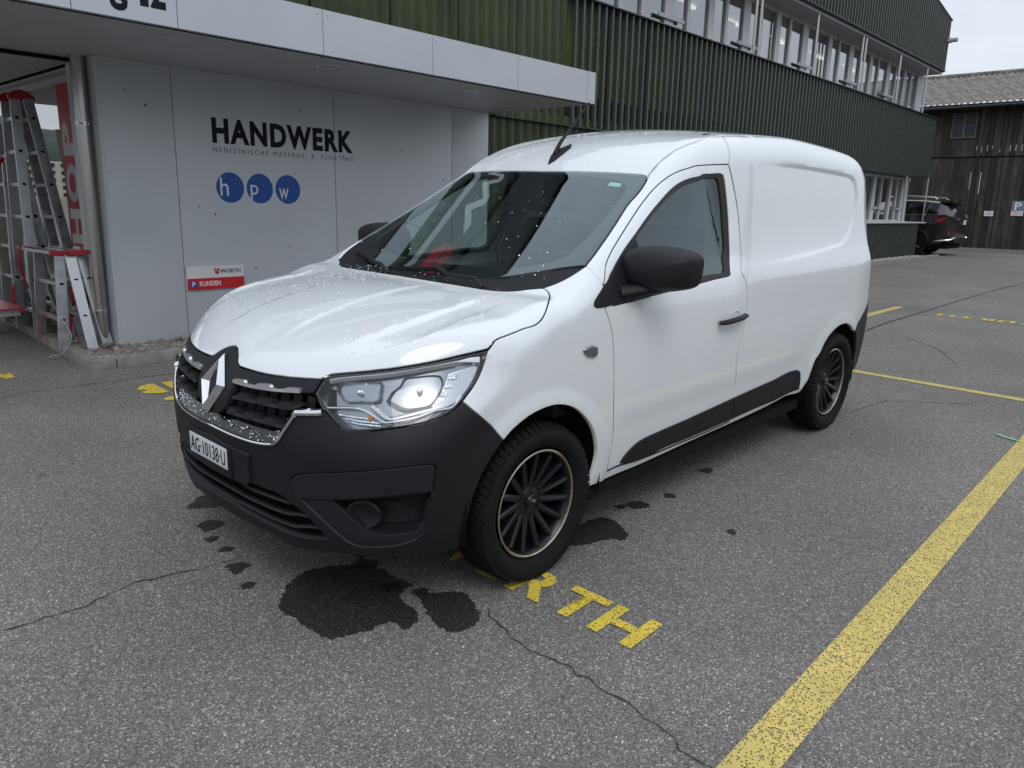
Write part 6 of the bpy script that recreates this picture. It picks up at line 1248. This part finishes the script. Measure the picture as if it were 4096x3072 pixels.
# ---- headlamps
lamp = join(C['lamp_low'], C['lamp_in'], hf[il:], C['lamp_side'][::-1])
LD = (.66, .70, .28)
for s in (1, -1):
    hl = empty('headlight'); hl.parent = van
    S = np.array([1, s, 1])
    def hp(name, loop, m, **kw):
        V, NN, FF = panel_geo(loop, LD, **kw)
        if s < 0: V = [v * S for v in V]; NN = [q * S for q in NN]; FF = [f[::-1] for f in FF]
        return rawmesh(name, V, FF, m, hl, NN)
    hp('lens', lamp, M['lens'], off=-.001, thick=.012, grid=.03, gap=.0045)
    d_, e1, e2 = basis(LD); L2 = np.stack([lamp @ e1, lamp @ e2], 1); lin, _ = inset(L2, .013 if area2(L2) > 0 else .013)
    tI = lamp @ d_; lin3 = lin[:, :1] * e1 + lin[:, 1:2] * e2 + tI[:, None] * d_
    hp('bezel', lamp, M['gloss'], off=-.006, thick=.01, grid=.03, gap=.003, holes=[lin3])
    hp('housing', lamp, M['lampdark'], off=-.055, thick=0, grid=.03, gap=-.004)
    wall = dens(lamp, .03); W1 = onsurf(wall, LD, -.004); W2 = onsurf(wall, LD, -.056); n = len(wall)
    rawmesh('housing_wall', [v * S for v in list(W1) + list(W2)], [(i, (i + 1) % n, n + (i + 1) % n, n + i) for i in range(n)], M['lampdark'], hl, smooth=True)
    P = C['drl'] * S; MB().tube(dens(P, .02, False), .007, 8, sy=1.5).obj('daylight_strip', M['satin'], hl, smooth=True)
    for nm_, key in (('inner_reflector', 'refl_in'), ('outer_reflector', 'refl_out')):
        loop = join(C[key]); c = loop.mean(0); A = dens(loop, .012); n = len(A); V = list(A); Fc = []; rings_ = 8
        for r_ in range(1, rings_ + 1):
            f = 1 - r_ / rings_ * .9; dep = .072 * (1 - f * f); V += list(c + (A - c) * f - d_ * dep)
        for r_ in range(rings_): Fc += [(r_ * n + i, r_ * n + (i + 1) % n, (r_ + 1) * n + (i + 1) % n, (r_ + 1) * n + i) for i in range(n)]
        V.append(c - d_ * .073); Fc += [(rings_ * n + i, rings_ * n + (i + 1) % n, len(V) - 1) for i in range(n)]
        rf = rawmesh(nm_, [v * S for v in V], Fc, M['reflector'], hl, smooth=False)
        cc = (c - d_ * .018) * S; b = MB().lathe([(0, .03), (.008, .028), (.011, .015), (.011, -.02)], 12, 'z'); o = b.obj('bulb_cap', M['satin'], hl, smooth=True); o.location = cc; o.rotation_euler = Vector(d_ * S).to_track_quat('Z', 'Y').to_euler()
    hp('side_reflector', join(C['side_blk']), M['satin'], off=-.024, thick=.006, grid=.03, gap=0)
    for k in range(4): hp('side_reflector_cell', join(C['cell%d' % k]), M['ribbed'], off=-.016, thick=.008, grid=.03, gap=.002)
    for key, r_ in (('zbar', .006), ('zbar2', .010)):
        P = C[key] * S; MB().tube(P, r_, 8, sy=.8).obj('chrome_accent', M['satin'], hl, smooth=True)
    hp('turn_signal', join(C['turn']), M['lampdark'], off=-.048, thick=.004, grid=.03, gap=0)
    tl_ = C['turn']
    for k in range(3):
        z0 = .752 - .011 * k; a = onsurf([[.69 - .012 * k, .575 + .02 * k, z0], [.655, .64, z0 - .003], [.61, .70, z0 - .006]], LD, -.036) * S
        MB().tube(a, .0045, 6).obj('turn_signal_rib', M['ribbed'], hl, smooth=True)
    q = C['bulb'][0] * S; b = MB().lathe([(0, .012), (.008, .009), (.011, 0), (.009, -.012)], 12, 'z', c=tuple(q)); b.obj('amber_bulb', M['amber'], hl, smooth=True)
    stk = C['sticker'][:4]; hp('maker_label', join(stk), M['white'], off=.0012, thick=.0005, grid=.03, gap=0)
    if s == 1:
        a, b_, c_, dd = stk[0], stk[1], stk[2], stk[3]; ex_ = (b_ - a); wl = np.linalg.norm(ex_); ex_ /= wl; ey_ = a - dd; ey_ -= ex_ * (ey_ @ ex_); hl_ = np.linalg.norm(ey_); ey_ /= hl_
        nn_ = np.cross(ex_, ey_); p0 = dd + ex_ * wl * .22 + ey_ * hl_ * .30 + nn_ * .004
        text('label_lettering', 'RENAULT', p0, ex_, ey_, wl * .62, hl_ * .34, M['panel'], hl, offset=0, depth=.0004)
# ---- mirror housings
ml = C['mirror'][:-1]; ml = dens(ml, .012); mc = ml.mean(0); n = len(ml)
for s in (1, -1):
    S = np.array([1, s, 1]); V = []; Fc = []; K = 9
    for k in range(K + 1):
        t = k / K * 1.5708; f = math.cos(t) ** .62 if k < K else .0; x = .13 * math.sin(t)
        V += [(mc + (p - mc) * (max(f, .02)) + (x + (-.035 if k == 0 else 0), 0, -.010 * math.sin(t) * 0)) * S for p in ml]
    for k in range(K): Fc += [(k * n + i, k * n + (i + 1) % n, (k + 1) * n + (i + 1) % n, (k + 1) * n + i) for i in range(n)]
    MB().add([v for v in V], Fc + [tuple(range(K * n, K * n + n))]).obj('mirror_housing', M['plastic'], van, smooth=True, angle=R(60))
    g_ = [(mc + (p - mc) * .9 + (-.028, 0, 0)) * S for p in ml]; MB().add(g_, [tuple(range(n))]).obj('mirror_glass', M['chrome'], van)
    MB().tube([np.array(p) * S for p in ((-.50, .84, 1.085), (-.54, .88, 1.095), (-.585, .92, 1.105), (-.61, .97, 1.11))], [.045, .038, .032, .02], 12, sy=.75).obj('mirror_arm', M['plastic'], van, smooth=True)
    P = C['mirror_seam'] * S + (.085, 0, 0); MB().tube(P - (.012, 0, 0), .003, 6).obj('mirror_seam', M['seal'], van, smooth=True) if False else None
# ---- handle, indicator, antenna, wipers
for s in (1, -1):
    S = np.array([1, s, 1])
    hc = [(-1.245, .897, .884), (-1.262, .913, .886), (-1.33, .921, .889), (-1.42, .920, .893), (-1.475, .912, .897), (-1.495, .897, .898)]
    MB().tube([np.array(p) * S for p in hc], [.013, .017, .0175, .017, .015, .011], 12, sy=.72).obj('door_handle', M['plastic'], van, smooth=True)
    cup = MB().lathe([(0, -.010), (.022, -.008), (.034, -.003), (.038, .0012)], 28, 'y', c=(0, 0, 0)); o = cup.obj('handle_recess', M['paint'], van, smooth=True); o.location = (-1.41, (.887) * s, .888); o.scale = (1.15, s, 1)
    o_ = MB().lathe([(.038, .0012), (.041, .0005)], 28, 'y').obj('recess_rim', M['paint'], van, smooth=True); o_.location = (-1.41, .8875 * s, .888); o_.scale = (1.15, s, 1)
    V, NN, FF = panel_geo(join(C['indicator']), (0, 1, 0), off=.010, thick=.012, grid=.01, gap=0, roll=.006)
    rawmesh('side_indicator', [v * S for v in V], [f if s > 0 else f[::-1] for f in FF], M['reflector'], van, [q * S for q in NN])
ab = np.array([[-1.00, 0, 1.618], [-1.16, 0, 1.692]]); 
b = MB(); prof = [(-.99, 0), (-1.02, .018), (-1.08, .022), (-1.14, .018), (-1.165, 0)]
V = []; 
for x, hw in prof:
    z = float(T(np.array(x), np.array(0.))); V += [(x, hw + .004, z - .004), (x, -hw - .004, z - .004), (x, -hw * .6 - .002, z + .012 + (.012 if -1.12 < x < -1.0 else 0)), (x, hw * .6 + .002, z + .012 + (.012 if -1.12 < x < -1.0 else 0))]
n = len(prof); Fc = [(4 * i + a, 4 * i + (a + 1) % 4, 4 * i + 4 + (a + 1) % 4, 4 * i + 4 + a) for i in range(n - 1) for a in range(4)] + [(0, 1, 2, 3), (4 * n - 4, 4 * n - 1, 4 * n - 2, 4 * n - 3)]
b.add(V, Fc).tube([(-1.035, 0, 1.655), (-1.075, 0, 1.712), (-1.13, 0, 1.765), (-1.30, 0, 1.925)], [.012, .010, .0072, .0045], 10); b.obj('roof_antenna', M['plastic'], van, smooth=True)
for key, nb in (('wiper_a', 'a'), ('wiper_b', 'b')):
    P = C[key]; Q = np.vstack([P]) + (.0, 0, .022)
    if key == 'wiper_a': MB().tube(Q[:max(3, len(Q) * 5 // 8)], .007, 6, sy=1.6).obj('wiper_blade', M['rubber'], van, smooth=True); MB().tube(np.vstack([Q[len(Q) // 3:] + (0, 0, .008), [[-.085, .46, 1.10]]]), .0095, 8).obj('wiper_arm', M['plastic'], van, smooth=True)
    else: MB().tube(Q[:max(2, len(Q) * 2 // 3)] , .007, 6, sy=1.6).obj('wiper_blade', M['rubber'], van, smooth=True); MB().tube(np.vstack([Q[1:] + (0, 0, .008), [[-.07, -.14, 1.10]]]), .0095, 8).obj('wiper_arm', M['plastic'], van, smooth=True)
V, NN, FF = panel_geo(onsurf([[-.905, .455, 1.53], [-.905, .525, 1.53], [-.875, .53, 1.51], [-.875, .46, 1.51]], (.48, 0, .88)), (.48, 0, .88), off=-.0015, thick=0, gap=0, grid=.05)
rawmesh('windscreen_sticker', V, FF, M['sticker'], van, NN)
sr = onsurf([[x, .545, 1.7] for x in (-1.545, -1.585)], (0, 0, 1)); MB().bar(sr[0] + (0, 0, .001), sr[1] + (0, 0, .001), .022, .004).obj('roof_rack_cap', M['black'], van)
# ---- seams of the roof skin
P = onsurf([[-1.30, y, 1.7] for y in np.linspace(-.56, .56, 30)] , (0, 0, 1)) - (0, 0, .0005)
# black strips added in the shut lines to stand for their deep shade
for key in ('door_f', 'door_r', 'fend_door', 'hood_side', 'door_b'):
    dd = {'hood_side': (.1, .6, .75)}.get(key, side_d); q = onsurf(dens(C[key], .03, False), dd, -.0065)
    for s in (1, -1): MB().tube(q * (1, s, 1), .0052, 5).obj('shut_line_shade', M['black'], van)
P = C['crack_bump'] if False else onsurf([[.62, .76, .318], [.618, .762, .29], [.615, .76, .268]], (.8, .6, 0), .0005)
MB().tube(P, .0012, 5).obj('bumper_joint', M['black'], van)
# ---- wheel wells, floor and inner shell so nothing shows through the gaps
for cx in (0, -2.812):
    for s in (1, -1):
        n = 26; V = []
        for k in range(n + 1):
            t = math.pi * (1.12 * k / n - .06)
            for yv in (.872, .60): V.append((cx + (.0 if cx == 0 else .03) + .385 * math.cos(t), yv * s, .335 + .385 * math.sin(t)))
        for k in range(n + 1):
            t = math.pi * (1.12 * k / n - .06); V.append((cx + .385 * math.cos(t), .60 * s, .335 + .385 * math.sin(t)))
        c_ = len(V); V.append((cx, .60 * s, .34)); Fc = [(2 * k, 2 * k + 1, 2 * k + 3, 2 * k + 2) for k in range(n)] + [(2 * (n + 1) + k, 2 * (n + 1) + k + 1, c_) for k in range(n)]
        rawmesh('wheel_liner', V, Fc, M['black'], van)
MB().box((-3.4, -.58, .20), (.62, .58, .26)).obj('underbody', M['black'], van)
MB().box((-2.40, -.84, .22), (-.36, .84, .27)).obj('underbody', M['black'], van)
MB().box((-3.2, -.70, .28), (-1.62, .70, 1.45)).obj('cargo_box', M['trim'], van)
MB().box((-.30, -.60, .30), (.50, .60, .88)).obj('engine_bay', M['black'], van)
# ---- cabin: dashboard, wheel, seats, bulkhead, far trim
MB().box((-1.60, -.70, .5), (-1.575, .70, 1.62)).obj('bulkhead', M['trim'], van)
b = MB(); prof = [(-.16, .98), (-.22, 1.04), (-.42, 1.075), (-.60, 1.06), (-.68, 1.0), (-.72, .85), (-.62, .6), (-.2, .6)]
V = [(x, y, z + (.0 if abs(y) < .5 else -.01)) for y in (-.76, .76) for x, z in prof]; n = len(prof); b.add(V, [tuple(range(n)), tuple(range(2 * n - 1, n - 1, -1))] + [(i, n + i, n + (i + 1) % n, (i + 1) % n) for i in range(n)]); b.obj('dashboard', M['dash'], van, bevel=.02, smooth=True)
MB().lathe([(.12, 0), (.16, .06), (.12, .09), (0, .10)], 24, 'z', c=(-.55, .38, 1.03)).obj('instrument_hood', M['dash'], van, smooth=True)
for k in range(7): MB().box((-.30, -.34 + k * .05, 1.070), (-.26, -.315 + k * .05, 1.082)).obj('defroster_vent', M['black'], van)
P = [(-.80 + .07 * math.sin(t), .38 + .18 * math.cos(t), 1.03 + .17 * math.sin(t)) for t in np.linspace(0, 2 * math.pi, 33)[:-1]]
st = MB().tube(P, .014, 8, closed=True); st.bar((-.80, .21, 1.03), (-.80, .55, 1.03), .05, .02); st.obj('steering_wheel', M['dash'], van, smooth=True)
for s in (1, -1):
    MB().box((-1.42, s * .38 - .24, .62), (-.92, s * .38 + .24, .78)).obj('seat_cushion', M['seat'], van, bevel=.05, smooth=True)
    mt = Matrix.Translation((-1.40, s * .38, .72)) @ Matrix.Rotation(R(-12), 4, 'Y'); MB().box((-.07, -.22, 0), (.06, .22, .60), mt).obj('seat_back', M['seat'], van, bevel=.05, smooth=True)
    mt = Matrix.Translation((-1.535, s * .38, 1.36)) @ Matrix.Rotation(R(-8), 4, 'Y'); MB().box((-.05, -.12, 0), (.05, .12, .19), mt).obj('headrest', M['seat'], van, bevel=.04, smooth=True)
    MB().box((-1.5, s * .80 - .015, .45), (-.40, s * .80 + .015, 1.02)).obj('door_trim', M['trim'], van)
    q = np.array([(-.64, .745, 1.08), (-.52, .735, 1.11), (-.47, .735, 1.12)]) * (1, s, 1); MB().bar(q[0], q[2], .09, .02).obj('speaker_cover', M['trim'], van)
MB().box((-1.58, -.52, 1.60), (-1.20, .52, 1.612)).obj('roof_lining', M['trim'], van)
MB().tube([(-.95, 0, 1.50), (-.93, 0, 1.44)], .01, 6).box((-.95, -.12, 1.37), (-.92, .12, 1.44)).obj('rear_view_mirror', M['plastic'], van)
# ---- wheels
def make_wheel(lettering):
    w_ = empty('wheel')
    R0 = .3175
    prof = [(.214, .046), (.222, .066), (.245, .090), (.272, .098), (.292, .092), (.303, .080), (.309, .070), (.311, .05), (.3115, .0), (.311, -.05), (.309, -.07), (.30, -.085), (.27, -.098), (.24, -.09), (.214, -.06), (.205, 0)]
    MB().lathe(prof, 72, 'y', closed=True).obj('tyre', M['rubber'], w_, smooth=True, angle=R(70))
    b = MB(); nb = 64
    for k in range(nb):
        t = 2 * math.pi * k / nb; mt = Matrix.Rotation(-t, 4, 'Y')
        for y0, y1, sk in ((.052, .088, .010), (-.088, -.052, -.010)):
            b.add([mt @ Vector(v) for v in [(x + (sk if y == y1 else 0), y, z - (.012 if abs(y) > .08 else 0)) for x in (-.0112, .0112) for y in (y0, y1) for z in (.302, .3185)]], [(0, 1, 3, 2), (4, 6, 7, 5), (0, 4, 5, 1), (2, 3, 7, 6), (0, 2, 6, 4), (1, 5, 7, 3)])
        for y0, y1, dx in ((.020, .046, .006), (-.013, .013, 0), (-.046, -.020, .006)):
            mt2 = mt @ Matrix.Translation((dx, 0, 0)) @ Matrix.Rotation(.35, 4, 'Z'); b.box((-.0118, y0, .304), (.0118, y1, .3175), mt2)
    tb_ = b.obj('tread_block', M['rubber'], w_); tb_['kind'] = 'stuff'
    MB().lathe([(.2140, .070), (.2165, .074), (.2110, .0765), (.2065, .073), (.2050, .066)], 72, 'y').obj('rim_lip', M['rimlip'], w_, smooth=True)
    MB().lathe([(.2055, .068), (.198, .058), (.192, .03), (.185, -.02), (.182, -.08)], 64, 'y').obj('rim_barrel', M['rim'], w_, smooth=True)
    MB().lathe([(0, -.005), (.13, -.005), (.132, -.02), (0, -.02)], 40, 'y').obj('brake_disc', M['brake'], w_, smooth=True)
    MB().lathe([(.03, -.07), (.18, -.07)], 40, 'y').obj('rim_back', M['black'], w_)
    hub = MB().lathe([(0, .046), (.026, .046), (.031, .043), (.033, .036), (.060, .030), (.072, .018), (.074, -.01)], 40, 'y'); hub.obj('hub', M['rim'], w_, smooth=True)
    MB().lathe([(0, .050), (.024, .0495), (.027, .046)], 32, 'y').obj('hub_cap', M['gloss'], w_, smooth=True)
    for k in range(15):
        t = 2 * math.pi * (k + .3) / 15; mt = Matrix.Rotation(-t, 4, 'Y'); r0, r1 = .052, .198; w0, w1 = .0135, .0115
        V = [(-w0, .028, r0), (w0, .028, r0), (w1, .058, r1), (-w1, .058, r1), (-w0 * 1.5, .0, r0), (w0 * 1.5, .0, r0), (w1 * 1.5, .028, r1), (-w1 * 1.5, .028, r1), (-.002, .034, r0 + .01), (-.002, .063, r1 - .006)]
        MB().add([mt @ Vector(v) for v in V], [(0, 3, 9, 8), (8, 9, 2, 1), (0, 4, 7, 3), (1, 2, 6, 5), (3, 7, 6, 2, 9), (0, 8, 1, 5, 4), (4, 5, 6, 7)]).obj('spoke', M['rim'], w_)
    for k in range(5):
        t = 2 * math.pi * (k + .5) / 5; c_ = (.050 * math.cos(t), 0, .050 * math.sin(t))
        MB().lathe([(.0085, .0325), (.0105, .0335), (.0135, .0335), (.0145, .029)], 16, 'y', c=c_).obj('bolt_recess', M['rim'], w_, smooth=True)
        MB().lathe([(0, .0325), (.006, .0325), (.0065, .028)], 6, 'y', c=c_).obj('wheel_bolt', M['brake'], w_)
    if lettering:
        text('cap_lettering', 'CMS', (.017, .051, .006), (-.93, 0, -.36), (-.36, 0, .93), .034, .013, M['satin'], w_, offset=.01, depth=.0008)
        for i, ch in enumerate('PIRELLI'):
            t = R(43 + i * 5.4); ex_ = Vector((-math.sin(t), 0, math.cos(t))); ey_ = Vector((math.cos(t), 0, math.sin(t))); p = ey_ * .248 - ex_ * .009
            text('sidewall_letter', ch, (p.x, .0925, p.z), ex_, ey_, .018 if ch != 'I' else .006, .026, M['black'], w_, offset=.02, depth=.0065)
    return w_
WY = .7925
w0 = make_wheel(True); w0.parent = van; w0.location = (0, WY, .3175)
def put_wheel(x, s, rot):
    c_ = copy_tree(w0, van); c_.location = (x, WY * s, .3175)
    c_.rotation_euler = (0, rot, 0 if s > 0 else math.pi); return c_
put_wheel(-2.812, 1, .17); put_wheel(0, -1, .4); put_wheel(-2.812, -1, .9)
w0.rotation_euler = (0, .05, 0)
for n_ in ('label',):
    pass
# ---- rain drops standing on the paint
def drops(name, P, N_, r):
    ico = [(0, 0, .55), *[(math.cos(k * 1.0472), math.sin(k * 1.0472), 0) for k in range(6)], *[(.62 * math.cos(k * 1.0472 + .52), .62 * math.sin(k * 1.0472 + .52), .38) for k in range(6)]]
    fc = [(0, 7 + k, 7 + (k + 1) % 6) for k in range(6)] + [(7 + k, 1 + (k + 1) % 6, 7 + (k + 1) % 6) for k in range(6)] + [(7 + k, 1 + k, 1 + (k + 1) % 6) for k in range(6)]
    V = []; Fc = []
    for p, n_, q in zip(P, N_, r):
        nv = Vector(n_); x = nv.orthogonal().normalized(); y = nv.cross(x); k = len(V); pv = Vector(p); e = random.uniform(.8, 1.25)
        V += [pv + (x * a * e + y * b_ / e + nv * c_) * q for a, b_, c_ in ico]; Fc += [tuple(i + k for i in f) for f in fc]
    o = rawmesh(name, V, Fc, M['drop'], van, smooth=True); o['kind'] = 'stuff'; return o
n = 2600; px_ = rng.uniform(-.12, .62, n); py_ = rng.uniform(-.72, .72, n); keep = rng.random(n) < np.where(py_ < -.15, .9, .34); px_, py_ = px_[keep], py_[keep]
P = onsurf(np.stack([px_, py_, np.full(len(px_), 1.0)], 1), (0, 0, 1)); okm = np.abs(F(P)) < 2e-3; P = P[okm]; Nn = grad(P); drops('rain_drop', P, Nn, rng.gamma(3, .00062, len(P)).clip(.0007, .0048))
n = 900; P = onsurf(np.stack([rng.uniform(-3.2, -.1, n), np.full(n, .86), rng.uniform(.5, 1.2, n)], 1), (0, 1, 0)); P = P[~((P[:, 0] > -1.56) & (P[:, 0] < -.4) & (P[:, 2] > 1.02))]; P = P[(np.hypot(P[:, 0], P[:, 2] - .33) > .43) & (np.hypot(P[:, 0] + 2.78, P[:, 2] - .33) > .43)]; drops('rain_drop', P, grad(P), rng.gamma(3, .0005, len(P)).clip(.0006, .003))
n = 120; P = onsurf(np.stack([rng.uniform(-1.5, -1.0, n), rng.uniform(-.45, .3, n), np.full(n, 1.7)], 1), (0, 0, 1)); drops('rain_drop', P, grad(P), rng.gamma(3, .0008, n).clip(.0008, .005))
n = 90; P = onsurf(np.stack([rng.uniform(-.9, -.14, n), rng.uniform(-.5, .62, n), np.full(n, 1.3)], 1), (.48, 0, .88)); drops('rain_drop', P, grad(P), rng.gamma(3, .0007, n).clip(.0008, .004))
n = 260; P = lp2[rng.integers(0, len(lp2), n)] * np.stack([np.ones(n), rng.choice([1, -1], n), np.ones(n)], 1); P = P + np.stack([-.03 * (f_ := rng.uniform(.15, .9, n)), rng.uniform(-.02, .02, n), .042 * f_ + .002], 1); drops('rain_drop', P, np.tile([.8, 0, .6], (n, 1)), rng.gamma(3, .0008, n).clip(.0008, .004))
